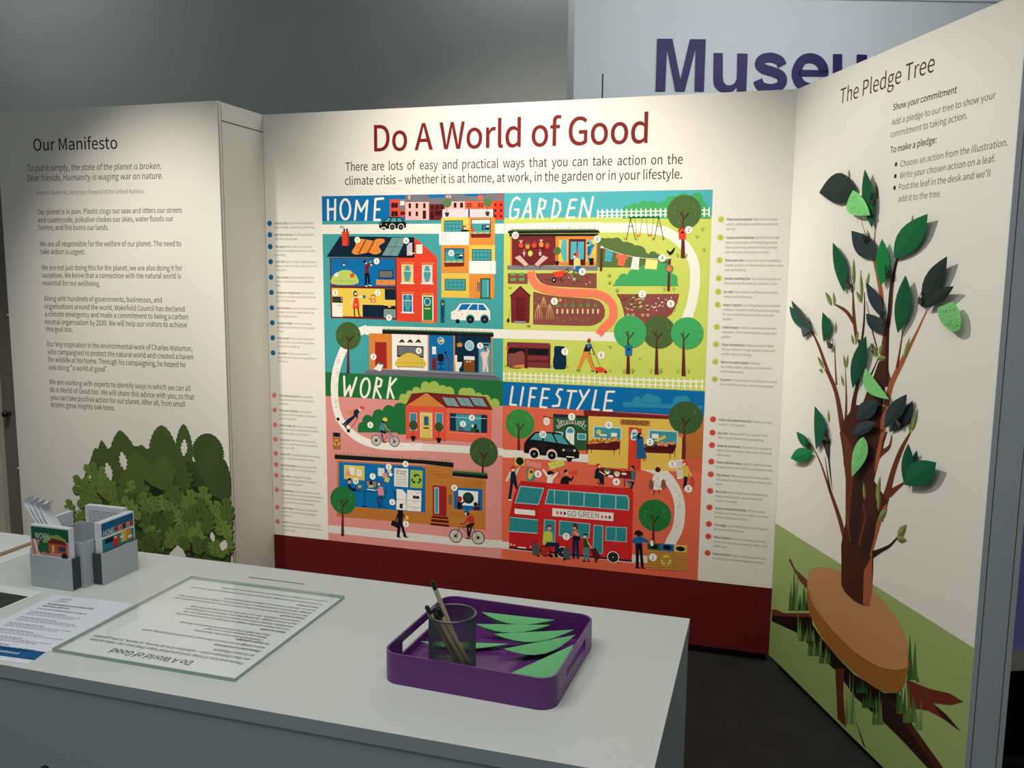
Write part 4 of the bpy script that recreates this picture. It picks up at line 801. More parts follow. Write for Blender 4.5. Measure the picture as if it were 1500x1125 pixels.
p('#b93a2c', 590, 672, 605, 645, 640, 650, 652, 725, 622, 732, 600, 712); l('#b93a2c', 14, 598, 665, 565, 712); l('#b93a2c', 12, 565, 712, 550, 720); c(SKIN, 580, 632, 14); blob('#1f6f7c', 557, 622, 565, 604, 590, 596, 604, 610, 600, 624); blob('#1a1a1a', 580, 632, 600, 622, 604, 640, 588, 646); l(BLK, 24, 632, 722, 590, 735); l(BLK, 17, 590, 740, 598, 815); l(BLK, 14, 620, 740, 605, 820); l(BLK, 9, 578, 832, 612, 838)
# ---- GARDEN
use(ink_garden); frame(740, 280, A5)
G = ((120,68,95,50),(95,50,62,80),(62,80,42,150),(42,150,40,215),(40,215,62,228),(62,228,100,210),(100,210,112,152),(112,152,80,152),
     (140,228,200,62),(200,62,212,228),(158,170,208,166),(262,228,290,62),(290,62,335,85),(335,85,320,140),(320,140,280,150),(285,155,312,228),
     (408,66,385,220),(408,66,450,90),(450,90,455,150),(455,150,428,205),(428,205,385,222),(540,75,505,218),(540,72,590,70),(525,140,570,138),(505,220,570,216),
     (612,222,642,60),(642,60,690,218),(690,218,724,50))
for S in G: l(WHT, 18, *S)
frame(880, 280, 5.357)
hedge('#44ab63', 215, (200, 150, 34), (260, 130, 38), (335, 122, 48), (405, 122, 48), (490, 118, 40), (560, 95, 60), (640, 75, 60), (750, 60, 48), (790, 115, 42), (830, 150, 32))
fence(12, 213, 850, 200, 23, 76, 13)
frame(740, 280, A5); fence(764, 224, 840, 222, 3, 78, 13)
frame(880, 280, 5.357)
l(BLK, 7, 228, 207, 462, 203)
for a, b in (((234, 210), (202, 384)), ((234, 210), (272, 382)), ((455, 206), (420, 382)), ((455, 206), (495, 382))): l(BLK, 5, *a, *b)
for x0, y0, x1, y1 in ((214,275,255,275), (436,275,478,275)): l(BLK, 4, x0, y0, x1, y1)
for x in (267, 357): l('#4a4a44', 3, x, 210, x+14, 338); l('#4a4a44', 3, x+60, 208, x+42, 338); blob(RED, x+8, 338, x+26, 346, x+46, 336, x+40, 352, x+16, 354, n=3)
for x in (190, 280, 410, 488): tuft(x, 386, 30)
for x, y in ((800, 318), (757, 376), (812, 480), (66, 680), (72, 738), (130, 796), (572, 785), (500, 785)): tuft(x, y, 40)
tree(655, 165, 135, '#4f6a3a', 525, 34, 645)
p('#e5452e', 612, 378, 612, 308, 640, 283, 668, 308, 668, 378); c(BLK, 641, 325, 10); l(BLK, 5, 606, 312, 640, 282, 674, 312)
n(690, 304, '2', 30); tuft(605, 522, 34); tuft(668, 520, 34)
# hedges behind the washing
frame(740, 280, A5)
hedge('#5b743f', 628, (800, 440, 55), (880, 450, 62), (960, 470, 55), (1020, 485, 60), (1085, 505, 60))
frame(880, 280, 5.357)
hedge('#5b743f', 598, (60, 425, 58), (120, 420, 56), (200, 445, 48), (300, 485, 56), (345, 520, 40), (410, 510, 38), (455, 530, 36), (500, 560, 30))
hedge('#44ab63', 742, (180, 690, 44), (265, 665, 56), (360, 640, 66), (440, 615, 64), (500, 630, 60), (560, 690, 42), (140, 715, 28))
p('#44ab63', 90, 742, 135, 715, 590, 715, 614, 742)
p('#672a28', 0, 445, 18, 445, 12, 628, -8, 628); r(WHT, -2, 432, 20, 448)
l(WHT, 4, 12, 440, 150, 490, 300, 522, 450, 530, 540, 520, curve=True)
p('#57b0c0', 40, 460, 96, 474, 82, 555, 30, 548)
for i in range(22): c('#1f6f80', random.uniform(42, 84), random.uniform(476, 542), 3, seg=6)
p('#ef6f52', 128, 492, 205, 500, 216, 530, 196, 535, 185, 590, 130, 580, 138, 530, 118, 522); p('#f4f1ea', 252, 516, 305, 518, 296, 618, 234, 612); p('#ece687', 356, 532, 450, 540, 438, 615, 344, 608)
for y in (530, 550, 570, 590): l('#9c9a92', 2, 255, y, 292, y+3)
p('#672a28', 530, 510, 550, 510, 542, 786, 522, 786); r(WHT, 528, 512, 552, 530); p('#3f6f78', 508, 590, 538, 570, 568, 590, 568, 622, 538, 642, 508, 622); p('#dd7c40', 515, 594, 538, 578, 561, 594, 561, 619, 538, 633, 515, 619)
blob(BLK, 515, 464, 530, 470, 548, 476, 572, 448, 583, 448, 565, 488, 545, 500, 528, 488); l(BLK, 3, 540, 498, 542, 512)
n(483, 524, '4', 30)
p(SOIL, 122, 808, 617, 806, 600, 880, 560, 960, 500, 1010, 330, 1050, 190, 1000, 176, 930, 150, 850)
for i in range(20): c('#6b2f2f', random.uniform(150, 330), random.uniform(820, 860), 6, seg=8)
for i in range(60):
    t = random.random(); w = 30+75*t; x = 285+random.uniform(-w, w); y = 800+135*t
    l(('#3f8f4a', '#dfe0a0', '#7c2a2e')[i % 3], 6, x-9, y, x, y+6, x+9, y)
for i in range(70): c(('#f4f0e8', '#e8503c', '#4f8a4a', '#2f6f9e', '#e8503c')[i % 5], *(lambda x: (x, random.uniform(820+max(0, 470-x)*.9, 945)))(random.uniform(390, 600)), 5, seg=7)
for x in (215, 255, 330, 370): tuft(x, 985, 28, '#d9cfa0')
n(327, 808, '1', 30); n(549, 883, '5', 30)
# the garden house
frame(740, 280, A5)
r('#e28d40', 44, 360, 755, 614); p('#7a272b', 56, 370, 416, 370, 412, 612, 56, 612)
for x in range(70, 412, 14): l('#5c191e', 2, x, 374, x, 608, cap=False)
for y in range(384, 610, 13): l('#b9682a', 2, 418, y, 522, y, cap=False); l('#b9682a', 2, 672, y, 752, y, cap=False)
r(YEL, 442, 398, 514, 582); p('#57b0c0', 470, 400, 508, 400, 508, 580, 478, 580, 458, 490); r('#5c191e', 527, 395, 660, 612); r('#57b0c0', 541, 416, 588, 562); r('#57b0c0', 598, 416, 648, 562); r(BLK, 590, 416, 597, 470)
r(YEL, 672, 400, 746, 580); p('#57b0c0', 676, 402, 700, 402, 735, 450, 690, 578, 676, 578)
p('#1f68a8', 676, 530, 678, 460, 705, 448, 735, 438, 738, 448, 710, 470, 700, 530); c(SKIN, 685, 440, 10); blob(BLK, 672, 436, 680, 422, 692, 428, 690, 438)
p('#161a19', 24, 326, 770, 320, 780, 345, 24, 350); r('#161a19', 34, 352, 765, 371); p('#4a6a40', 24, 330, 60, 316, 740, 314, 775, 324); grassy(35, 325, 770, 318, 60, 26)
n(84, 364, '10', 30)
r(BLK, 98, 466, 368, 472)
for x, y, cc in ((130, 432, RED), (184, 440, ORG), (240, 432, RED), (297, 425, ORG), (347, 438, RED)): p(cc, x-20, y, x+20, y, x+14, y+34, x-14, y+34)
for x, y, cc in ((130, 405, '#efe0a0'), (184, 425, '#3f7f4a'), (240, 410, '#8a4a50'), (297, 400, '#f0d0d0'), (347, 425, '#5f8f4a')):
    for d in (-12, 0, 12): l(cc, 5, x, y+22, x+d, y)
l('#d9885a', 7, 156, 480, 156, 500); p('#c9c9c9', 145, 502, 167, 502, 156, 542); blob('#c9d95a', 188, 512, 205, 488, 226, 505, 220, 530, 198, 536); l('#d9885a', 7, 288, 480, 288, 502); p('#b9b9be', 276, 502, 300, 502, 296, 532, 280, 532)
r('#817d87', 18, 612, 762, 655)
for x0, s in ((80, 1), (354, -1)):
    p('#f4efe6', x0, 546, x0+s*40, 530, x0+s*110, 604, x0+s*92, 626)
    for k in (0.12, .4, .68): p(RED, x0+s*40*k, 546-16*k, x0+s*40*(k+.14), 546-16*(k+.14), x0+s*(92+18*(k+.14)), 626-22*(k+.14), x0+s*(92+18*k), 626-22*k)
    l(BLK, 4, x0+s*30, 618, x0+s*105, 618); l(BLK, 4, x0+s*55, 600, x0+s*72, 645); l(BLK, 4, x0+s*110, 606, x0+s*92, 630)
c('#56703c', 428, 492, 33); l('#4a2a20', 3, 428, 525, 428, 580); p(BLK, 408, 576, 446, 576, 436, 612, 418, 612)
for i in range(9): l('#d9b56a', 5, 712, 560, 688+i*6, 515+abs(i-4)*5)
p(BLK, 690, 552, 732, 552, 726, 610, 696, 610)
n(758, 395, '8', 30)
p('#672a28', 785, 470, 802, 470, 798, 660, 782, 660)
r(SOIL, 22, 676, 186, 766)
for x in (65, 135):
    for y in (680, 725): blob('#5fae5a', x-24, y+10, x-12, y-12, x, y-4, x+14, y-14, x+24, y+10, x, y+14, n=3)
p(SOIL, 248, 676, 754, 676, 754, 803, 600, 795, 430, 787, 340, 775, 290, 750, 262, 715)
for i in range(16): l('#6f3336', 6, *(lambda x, y: (x, y, x+30, y+3))(random.uniform(290, 690), random.uniform(690, 770)))
l(CORAL, 66, 212, 660, 222, 720, 260, 775, 340, 810, 480, 832, 620, 838, 740, 845, 820, 870, 880, 930, 892, 1010, 870, 1070, 800, 1140, 770, 1180, curve=True, cap=False)
p(SOIL, 232, 828, 330, 852, 450, 868, 620, 880, 720, 888, 775, 905, 810, 940, 823, 985, 818, 1030, 790, 1070, 750, 1095, 700, 1108, 480, 1105, 230, 1096)
for x, y in ((318, 870), (275, 928), (368, 928)):
    for d in (-34, -12, 12, 34): l('#d9b56a', 4, x, y, x+d*.6, y+60, x+d*.9, y+125 if y > 900 else y+90)
for x in range(430, 790, 42): r('#e8d69a', x-6, 970, x+6, 1010); l('#5c2a2a', 3, x-10, 1012, x+24, 1012)
for x in range(435, 780, 62): blob('#4f8f4a', x-18, 948, x, 922, x+18, 948, x, 954, n=3)
for x, y in ((285,872), (250,920), (500,900), (560,905), (625,900), (690,910)): tuft(x, y+12, 18, '#4f8f4a', 9)
for x in range(435, 790, 50): tuft(x, 1058+(x % 3)*10, 20, '#4f8f4a', 9)
n(406, 907, '5', 30); blob('#e0b84a', 445, 900, 440, 885, 452, 890, 464, 882, 462, 900, 454, 912, n=3)
p('#7c272b', 50, 1082, 46, 868, 126, 785, 205, 860, 200, 1084); p('#5c191e', 38, 862, 126, 780, 212, 860, 205, 870, 126, 798, 46, 870)
for y in range(880, 1080, 22): l('#501418', 2, 50, y, 92, y, cap=False); l('#501418', 2, 162, y, 202, y, cap=False)
r('#6a1d21', 92, 872, 162, 1072)
for x in (105, 120, 135, 150): l('#501418', 2, x, 876, x, 1068, cap=False)
r('#9a949c', 76, 1070, 172, 1088); l('#3a3a34', 3, 40, 960, 30, 1040); blob('#2d3a24', 12, 1076, 22, 1045, 36, 1060, 32, 1082)
for x, y in ((40, 808), (190, 1122), (925, 838), (858, 712), (860, 772)): tuft(x, y, 26)
# wheelbarrow and gardener
p(RED, 390, 666, 500, 652, 480, 705, 420, 712); l(BLK, 6, 480, 690, 535, 650); l(BLK, 6, 500, 655, 525, 632); c(BLK, 402, 732, 20); c('#d9d0c8', 402, 732, 8); l(BLK, 5, 455, 710, 470, 750)
c(SKIN, 575, 540, 13); blob(RED, 568, 520, 590, 500, 602, 515, 598, 548, 585, 545); p(BLK, 562, 520, 580, 512, 584, 526, 566, 528); p('#ecd27c', 565, 570, 590, 545, 618, 560, 622, 620, 580, 625); p('#1f68a8', 555, 650, 585, 618, 622, 612, 628, 660, 600, 672, 575, 660); l('#2f7a3a', 16, 566, 665, 564, 720); l('#2f7a3a', 16, 612, 670, 612, 735); l('#8a5a3a', 4, 572, 640, 568, 720); p('#aab0b6', 556, 715, 584, 715, 580, 738, 560, 738)
l(SKIN, 9, 570, 580, 572, 640)
for x, y in ((520, 705), (540, 690), (552, 712), (660, 760), (690, 745)): l('#e0c898', 5, x, y, x+14, y+12)
n(636, 664, '9', 30)
# bottom strip of the garden
frame(730, 460, A5)
r('#6d2326', 72, 240, 428, 448); p('#82353a', 76, 230, 424, 240, 424, 282, 76, 272); r('#151515', 82, 278, 218, 438); blob('#8d4b45', 88, 438, 88, 330, 130, 325, 180, 305, 212, 325, 216, 438, n=3); p('#e08f3e', 110, 440, 150, 420, 214, 415, 214, 442); r('#151515', 240, 282, 412, 342); r('#82353a', 240, 342, 412, 384); r('#151515', 240, 386, 412, 394); r('#82353a', 240, 396, 412, 446); r('#5c191e', 218, 272, 240, 448)
l('#5d5f62', 5, 74, 290, 95, 410); l('#3a3c3e', 4, 92, 448, 98, 410, 108, 448); l('#3a3c3e', 4, 98, 412, 122, 440); p(RED, 62, 280, 90, 270, 84, 296, 66, 296)
blob('#0d2c46', 462, 270, 500, 264, 545, 270, 556, 310, 556, 330, 562, 395, 552, 452, 505, 456, 462, 452, 450, 395, 460, 330, n=3)
for y in (310, 355, 400): l('#071c30', 3, 458, y, 556, y+3)
n(549, 310, '7', 30)
c('#5a3325', 746, 222, 14); blob('#e0473c', 736, 210, 748, 198, 766, 210, 748, 216, n=3); p('#151b22', 700, 308, 722, 248, 762, 244, 772, 262, 755, 312); p('#2f7fb8', 722, 248, 748, 240, 770, 262, 738, 285); p('#e3903f', 700, 308, 752, 318, 800, 465, 770, 468, 725, 355, 672, 462, 645, 458); l('#5a3325', 9, 735, 285, 755, 328); l('#5a3325', 9, 768, 270, 792, 330); l('#3a3a3a', 4, 755, 330, 800, 336, 840, 438); l('#3a3a3a', 4, 752, 330, 795, 445)
p(RED, 795, 440, 850, 436, 892, 465, 900, 482, 805, 482); c(BLK, 812, 480, 9); c(BLK, 885, 480, 9); l('#3f8f4a', 12, 648, 466, 672, 468); l('#3f8f4a', 12, 768, 470, 790, 472)
n(848, 338, '6', 30)
for x, y in ((60, 440), (440, 442), (570, 448), (922, 285), (920, 480), (250, 112)): tuft(x, y, 26)
frame(880, 460, 5.623)
tree(242, 148, 135, '#44ab63', 494, 32, 226); tree(480, 150, 135, '#4f6839', 498, 34, 460); tree(712, 158, 132, '#44ab63', 510, 34, 682)
tree(242, 148, 135, '#44ab63', 494, 32, 226)
p('#1f70ad', 200, 342, 202, 278, 230, 248, 260, 274, 257, 342); c(BLK, 229, 290, 10); l(BLK, 5, 198, 276, 230, 246, 262, 274)
for x in (190, 262, 415, 495, 635, 725): tuft(x, 492, 52, '#7f9a3c', 20)
for x, y in ((80, 285), (322, 382)): tuft(x, y, 28)
frame(730, 460, A5); fence(45, 550, 1100, 596, 25, 84, 12)
frame(880, 460, 5.623); fence(258, 603, 835, 622, 13, 92, 12); l('#f7f5ec', 7, 0, 570, 850, 596, cap=False); l('#f7f5ec', 7, 0, 530, 850, 555, cap=False)
# ---- LIFESTYLE
use(ink_life); frame(730, 460, A5)
S_ = ((118,600,98,745),(98,745,145,750),(205,605,182,750),(270,610,250,760),(270,610,312,612),(262,685,300,685),(370,615,345,765),(370,615,418,620),(360,690,405,692),(345,765,395,770),
      (525,622,500,620),(500,620,480,660),(480,660,510,700),(510,700,498,755),(498,755,448,758),(572,632,642,636),(605,636,575,775),(672,630,700,700),(748,625,650,785),(805,630,775,785),(775,785,828,790),(895,640,870,795),(895,640,955,640),(885,712,935,715),(870,795,935,795))
for S in S_: l(WHT, 18, *S)
frame(880, 460, 5.623)
hedge('#2f8fb2', 762, (300, 715, 38), (390, 705, 50), (450, 715, 44), (640, 720, 46), (690, 712, 42)); l('#2f8fb2', 40, 200, 745, 700, 760); l('#2582a8', 10, 340, 730, 640, 745); l('#2f8fb2', 30, 640, 760, 840, 770, cap=False)
frame(730, 460, A5)
tree(178, 905, 122, '#3c8f45', 1122, 24, 168, '#b5b56a')
p('#7a2226', 704, 790, 1290, 832, 1660, 850, 1660, 905, 740, 862, 704, 832)
p('#2d5a36', 452, 850, 742, 862, 742, 1122, 600, 1122, 452, 1005); p('#2a2a30', 452, 822, 742, 840, 742, 862, 452, 850)
frame(730, 460, A5)
p('#eac45a', 742, 840, 1125, 860, 1125, 1250, 742, 1240)
frame(880, 460, 5.623); p('#eac45a', -5, 843, 585, 868, 640, 1000, 690, 1125, 690, 1300, -5, 1260)
frame(880, 640, 5.115); p('#eac45a', -2, 0, 610, 0, 605, 150, 430, 135, 0, 118); p('#c4763a', 635, 0, 757, 0, 755, 160, 632, 155)
frame(880, 460, 5.623); p('#c4763a', 690, 960, 842, 900, 840, 1125, 690, 1125)
for x in range(700, 840, 16): l('#8a4a18', 2, x, 975, x-4, 1300, cap=False)
for x in range(10, 600, 26): l('#d2a83e', 2, x, 860, x-2, 1240, cap=False)
tree(700, 855, 136, '#3d5f36', 1130, 26, 690)
frame(880, 640, 5.115); p('#672a28', 612, 0, 634, 0, 634, 170, 606, 168)
frame(730, 460, A5)
# curved shop fascia: the letters stand on an arc
for i, ch in enumerate('HABERDASHERY'):
    t = -0.72+1.44*i/11; V, F = glyphs(ch, .008, 2); o = L(600+165*math.sin(t)*.95, 1005-105*math.cos(t)*1.05+abs(t)*16+8); k = mpp(600, 900); a = -t*.75
    V = V-np.array([V[:, 0].mean(), 0]); put(V, F, o, np.array([math.cos(a), math.sin(a)]), np.array([-math.sin(a), math.cos(a)]), 34*k, 44*k/CAP*.75, '#e9e6d6')
l('#d8d6c4', 3, 490, 945, 540, 912, 600, 902, 665, 915, 712, 952, curve=True); p('#d8d6c4', 480, 868, 540, 880, 500, 900); p('#2d5a36', 490, 874, 525, 882, 500, 892); p('#d8d6c4', 715, 880, 655, 885, 700, 912); p('#2d5a36', 706, 886, 670, 889, 697, 904)
l(BLK, 6, 370, 842, 450, 858); c('#f2e9df', 398, 885, 27, 34); l('#8a6a60', 3, 392, 862, 404, 905); n(605, 846, '5', 30)
for q in ((470,968,532,1005), (652,982,722,1040)): r('#cfe6ea', *q); r('#3f97b0', q[0]+6, q[1]+6, q[2]-6, q[3]-6)
blob('#e6f0f0', 558, 980, 568, 940, 592, 930, 620, 945, 626, 985, n=4); blob('#3f97b0', 566, 975, 575, 948, 592, 940, 612, 950, 618, 978, n=4); p('#f4f2ea', 556, 978, 626, 982, 624, 1080, 600, 1070, 558, 1020); l('#b9b6ac', 3, 592, 985, 592, 1060)
r('#bfe0e2', 784, 920, 1014, 1032); r('#3f97a5', 793, 930, 1005, 1030); c('#e8c85a', 828, 972, 20); r(WHT, 836, 988, 893, 1006); r(WHT, 930, 978, 976, 1012)
p('#b9793c', 1003, 868, 1250, 880, 1250, 925, 1003, 912); p('#d0552f', 1075, 930, 1150, 935, 1150, 1220, 1070, 1220)
p('#5c1a1c', 722, 1075, 1008, 1042, 960, 1112, 725, 1102); n(910, 915, '6', 30)
for i in range(46): c(('#c93a2c', '#d9a05a', '#4f7a3a', '#c93a2c')[i % 4] if i < 26 else ('#d9a868', '#a8763c')[i % 2], 748+i*5.4+random.uniform(-6, 6), 1068-i*.6+random.uniform(-26, 6), 9, seg=9)
frame(880, 460, 5.623)
tline('FARMSHOP', 182, 905, 392, 917, 36, '#4a2414', bold=.012)
r('#d8432e', 232, 935, 328, 1290); blob('#cfe6ea', 248, 1030, 255, 965, 280, 948, 302, 965, 308, 1035, n=4); r('#3f97a5', 262, 975, 300, 1030); l(WHT, 8, 256, 1005, 302, 990)
r('#bfe0e2', 395, 950, 633, 1075); r('#3f97a5', 405, 960, 624, 1070); r(WHT, 422, 985, 476, 1025); p('#e0c255', 440, 1040, 530, 995, 540, 1020, 460, 1055)
p('#5c1a1c', 300, 1095, 625, 1090, 595, 1150, 330, 1140)
for i in range(40): c(('#4f7a45', '#3d6440')[i % 2] if i < 14 else ('#e8795c', '#f0a080')[i % 2], 350+i*6.6, 1095+random.uniform(-26, 4), 9, seg=9)
frame(730, 640, A5)
p('#5c1a1c', 725, 70, 1005, 40, 1000, 92, 960, 108, 726, 100); l('#3a0f12', 4, 732, 100, 730, 130); l('#3a0f12', 4, 955, 105, 955, 146); l('#3a0f12', 4, 998, 90, 998, 142); l('#3a0f12', 4, 768, 104, 768, 130)
frame(880, 640, 5.115); p('#4a1618', 335, 55, 570, 55, 540, 100, 345, 90); l('#3a0f12', 4, 520, 95, 518, 162); l('#3a0f12', 4, 556, 70, 556, 150)
for i in range(30): c(('#3f6440', '#4f7a45')[i % 2] if i < 12 else ('#e8795c', '#f0a080')[i % 2], 345+i*7, 58+random.uniform(-20, 8), 8, seg=9)
p('#1f5c94', 275, 0, 320, 0, 322, 60, 346, 160, 266, 162); l('#1f5c94', 12, 278, 0, 268, 35, 290, 50); l('#e8c8b4', 7, 340, 0, 355, 40, 345, 50); l(RED, 9, 288, 170, 298, 178); l(RED, 9, 322, 168, 334, 175)
frame(880, 460, 5.623); blob(BLK, 300, 1000, 318, 978, 340, 990, 335, 1018, 312, 1030); c('#d9a888', 332, 1000, 10); p('#1f5c94', 302, 1030, 345, 1018, 360, 1125, 345, 1170, 300, 1170)
n(405, 1054, '2', 31)
# black taxi
frame(730, 640, A5)
p(BLK, 210, 130, 212, 60, 235, 20, 290, -32, 310, -44, 480, -38, 520, -20, 590, 60, 640, 85, 668, 130, 665, 175, 600, 180, 480, 165, 330, 148)
p('#4fa3a8', 262, 20, 308, -30, 362, -32, 362, 30); p('#4fa3a8', 376, 32, 376, -32, 440, -28, 478, 48); p('#4fa3a8', 492, 50, 455, -26, 520, -14, 582, 65)
for x, y in ((296, 140), (441, 152)): c('#ff8a70', x, y-8, 44); c(WHT, x, y, 44); c(BLK, x, y, 35); c('#c9c4ba', x, y, 8); c(BLK, x, y, 5)
c(BLK, 585, 180, 24); r(WHT, 562, 158, 625, 172); c('#e8d890', 538, 108, 10); c('#e8d890', 628, 112, 10); l('#5a5a5e', 3, 330, 65, 355, 66); l('#5a5a5e', 3, 378, 70, 400, 71); r('#2f2f33', 550, 92, 618, 124); l('#3c3c40', 3, 365, 30, 362, 145)
frame(730, 460, A5); n(367, 992, '10', 30)
frame(730, 640, A5)
# marchers
def walker(x, y, top, bot, skin, hat=None, s=1.0):
    c(skin, x, y, 15*s)
    if hat: blob(hat, x-18*s, y-4, x-12*s, y-20*s, x+8*s, y-22*s, x+18*s, y-8*s, n=3)
    p(top, x-20*s, y+22*s, x+18*s, y+18*s, x+24*s, y+90*s, x-22*s, y+90*s)
p('#d5cfc8', 92, 288, 140, 282, 175, 245, 180, 258, 145, 320, 100, 330, 70, 372, 58, 362); p('#17243c', 100, 310, 108, 282, 138, 282, 145, 320, 162, 430, 148, 436, 122, 380, 104, 514, 80, 512, 98, 390); c(SKIN, 122, 272, 13); blob('#c03a26', 100, 268, 108, 246, 128, 240, 140, 256, 124, 262); l(WHT, 9, 84, 518, 106, 520); l('#7a1f1c', 4, 176, 255, 174, 290)
p('#e3d763', 140, 165, 215, 167, 213, 237, 138, 233); c('#14261e', 177, 200, 33)
p('#e58c88', 230, 190, 356, 218, 350, 262, 225, 232); p('#2f8a8a', 236, 245, 250, 245, 258, 300, 296, 300, 315, 262, 325, 268, 298, 340, 298, 366, 236, 360); blob('#e0c24a', 245, 340, 250, 280, 270, 262, 290, 280, 288, 310, 268, 348, n=3); c(DSKIN, 272, 288, 14)
n(327, 305, '8', 30)
p('#d6d866', 410, 215, 530, 182, 550, 232, 428, 272); l('#9aa33e', 4, 440, 240, 470, 220, 480, 240, 520, 210, 525, 230, curve=True); p('#efeae2', 398, 380, 405, 335, 360, 270, 372, 262, 425, 322, 445, 322, 485, 288, 496, 296, 452, 350, 446, 380); c(SKIN, 428, 308, 13); blob(BLK, 400, 292, 428, 278, 462, 296, 440, 306, 412, 312, n=3); l('#6a2a20', 4, 488, 270, 505, 330)
p(BLK, 508, 386, 520, 340, 545, 322, 575, 325, 600, 345, 615, 318, 624, 326, 604, 368, 582, 362, 582, 390); c('#d8a58a', 560, 296, 15); blob(BLK, 540, 292, 546, 272, 566, 270, 568, 282, 552, 296, n=3); p('#e04632', 575, 296, 650, 268, 652, 318, 580, 304)
# picnic table
p('#6a2426', 835, 252, 1130, 285, 1128, 352, 825, 318); l('#5a181a', 8, 868, 335, 866, 398); l('#5a181a', 8, 1040, 350, 1038, 408)
for x, y, cc in ((898, 280, '#4f8f45'), (978, 300, '#d8cf8a')): p(WHT, x-26, y-5, x+26, y-2, x+12, y+26, x-10, y+26); c(cc, x, y-5, 24, 12)
p(RED, 1000, 262, 1055, 262, 1045, 285, 1010, 282); c(WHT, 926, 324, 24, 10); c(WHT, 1036, 304, 22, 9)
p('#17202e', 790, 340, 800, 270, 825, 250, 845, 300, 870, 332, 862, 390, 838, 388, 830, 345); c('#c23a28', 822, 236, 17); c(SKIN, 832, 244, 9); l('#f0dcc8', 8, 835, 285, 880, 312); l(BLK, 7, 838, 395, 815, 372)
c(SKIN, 1105, 255, 11); blob(BLK, 1092, 245, 1110, 236, 1122, 250, 1118, 268); p('#2f7f86', 1095, 290, 1122, 275, 1122, 360, 1098, 352); l('#2f7f86', 16, 1062, 360, 1092, 408); l(BLK, 8, 1078, 420, 1104, 424)
n(972, 370, '4', 30)
# right-hand figures
frame(880, 640, 5.115)
p('#17202e', 205, 330, 255, 338, 235, 382, 225, 382, 230, 350)
c('#4a1a1a', 428, 245, 20); p('#f2ece2', 402, 290, 452, 288, 460, 395, 395, 398)
for i in range(40): c(BLK, random.uniform(404, 452), random.uniform(296, 390), 2.2, seg=6)
l('#f2ece2', 14, 405, 290, 388, 330); l('#f2ece2', 14, 448, 290, 465, 330)
for x in (378, 470): blob('#8a5448', x-18, 350, x-6, 318, x+10, 325, x+20, 365, x+5, 394, x-15, 382, n=3)
l('#7a2a28', 8, 402, 398, 398, 435); l('#7a2a28', 8, 438, 398, 436, 420)
p('#eeeae2', 555, 175, 610, 168, 615, 310, 575, 318)
for i in range(8): l('#6a6a66', 3, 566, 190+i*15, 606, 186+i*15)
c('#e04a34', 632, 192, 20); c(SKIN, 628, 204, 10); p('#dcc254', 612, 300, 618, 225, 650, 215, 685, 292, 672, 300, 655, 260, 658, 302); l('#dcc254', 14, 630, 230, 580, 238); l('#17202e', 24, 638, 305, 630, 370); l(BLK, 10, 620, 380, 648, 385); blob('#c8503e', 668, 350, 672, 305, 690, 300, 702, 345, 695, 372, 676, 370, n=3)
n(536, 205, '5', 28); n(656, 388, '9', 28)
tree(405, 588, 120, '#27773b', 830, 24, 394, '#b8a55a')
# bins and the woman recycling
r('#c08a3e', 352, 840, 648, 1010)
for y in range(866, 1005, 22): l('#8e5a1a', 2, 354, y, 644, y+6, cap=False)
for x in (440, 548): l('#8e5a1a', 3, x, 850, x-2, 1000, cap=False)
p('#2c5a34', 350, 795, 445, 798, 442, 850, 350, 842); p('#1f6ba8', 445, 798, 550, 805, 548, 860, 442, 850); p('#e0c253', 550, 805, 648, 815, 645, 866, 548, 860)
for x, y in ((395, 820), (499, 828), (597, 838)): c(BLK, x, y, 34, 18)
p('#f4f2ec', 370, 780, 394, 775, 396, 815, 374, 818); recyc(490, 925, 36, '#cfd05e')
p('#1f669c', 248, 760, 285, 740, 320, 752, 365, 782, 360, 792, 312, 785, 310, 798, 258, 798, 242, 780); c('#2b1512', 285, 722, 22); blob('#201412', 250, 735, 262, 705, 290, 700, 318, 722, 305, 742, 285, 712, n=3); l('#1f669c', 10, 250, 760, 240, 785, 262, 795); p(BLK, 260, 798, 310, 798, 322, 975, 302, 975, 288, 830, 284, 975, 264, 975); l('#3a1414', 9, 262, 978, 290, 980); l('#3a1414', 9, 305, 978, 330, 984)
n(392, 902, '1', 28)
# the bus
frame(730, 640, A5)
p('#d02a2a', 90, 915, 88, 660, 130, 480, 185, 362, 400, 378, 1085, 422, 1112, 450, 1100, 1020, 840, 990, 320, 940)
p('#c22226', 90, 912, 88, 660, 130, 480, 185, 362, 410, 378, 340, 560, 318, 940)
p('#161618', 88, 905, 318, 934, 320, 945, 88, 918); l(BLK, 12, 320, 940, 880, 1000, 1100, 1022, cap=False)
p('#9fd0cf', 180, 402, 378, 420, 332, 560, 134, 545); p('#2f8b90', 186, 410, 368, 428, 328, 552, 142, 538); r('#f4efe8', 135, 590, 303, 648); p('#9fd0cf', 96, 658, 328, 680, 322, 798, 88, 780); p('#2f8b90', 96, 664, 328, 688, 322, 790, 88, 772)
p('#9fd0cf', 412, 430, 1062, 480, 1080, 510, 1078, 606, 382, 552)
for q in ((418,436,460,440,460,550,392,545), (468,440,576,450,576,560,464,550), (586,450,704,462,702,570,584,560), (712,462,832,472,830,582,710,571), (842,473,964,483,962,592,840,583), (974,484,1056,490,1070,515,1070,598,972,592)): p('#2f8b90', *q)
p('#f1ebe4', 446, 586, 950, 625, 946, 694, 444, 652)
for x, y, cc in ((480,606,RED), (510,609,'#c9302a'), (540,612,BLK), (848,640,RED), (880,642,'#c9302a'), (910,645,BLK)): p(cc, x, y, x+22, y+18, x, y+35)
tline('GO GREEN', 570, 652, 828, 670, 46, '#2b2b2b', bold=-.004)
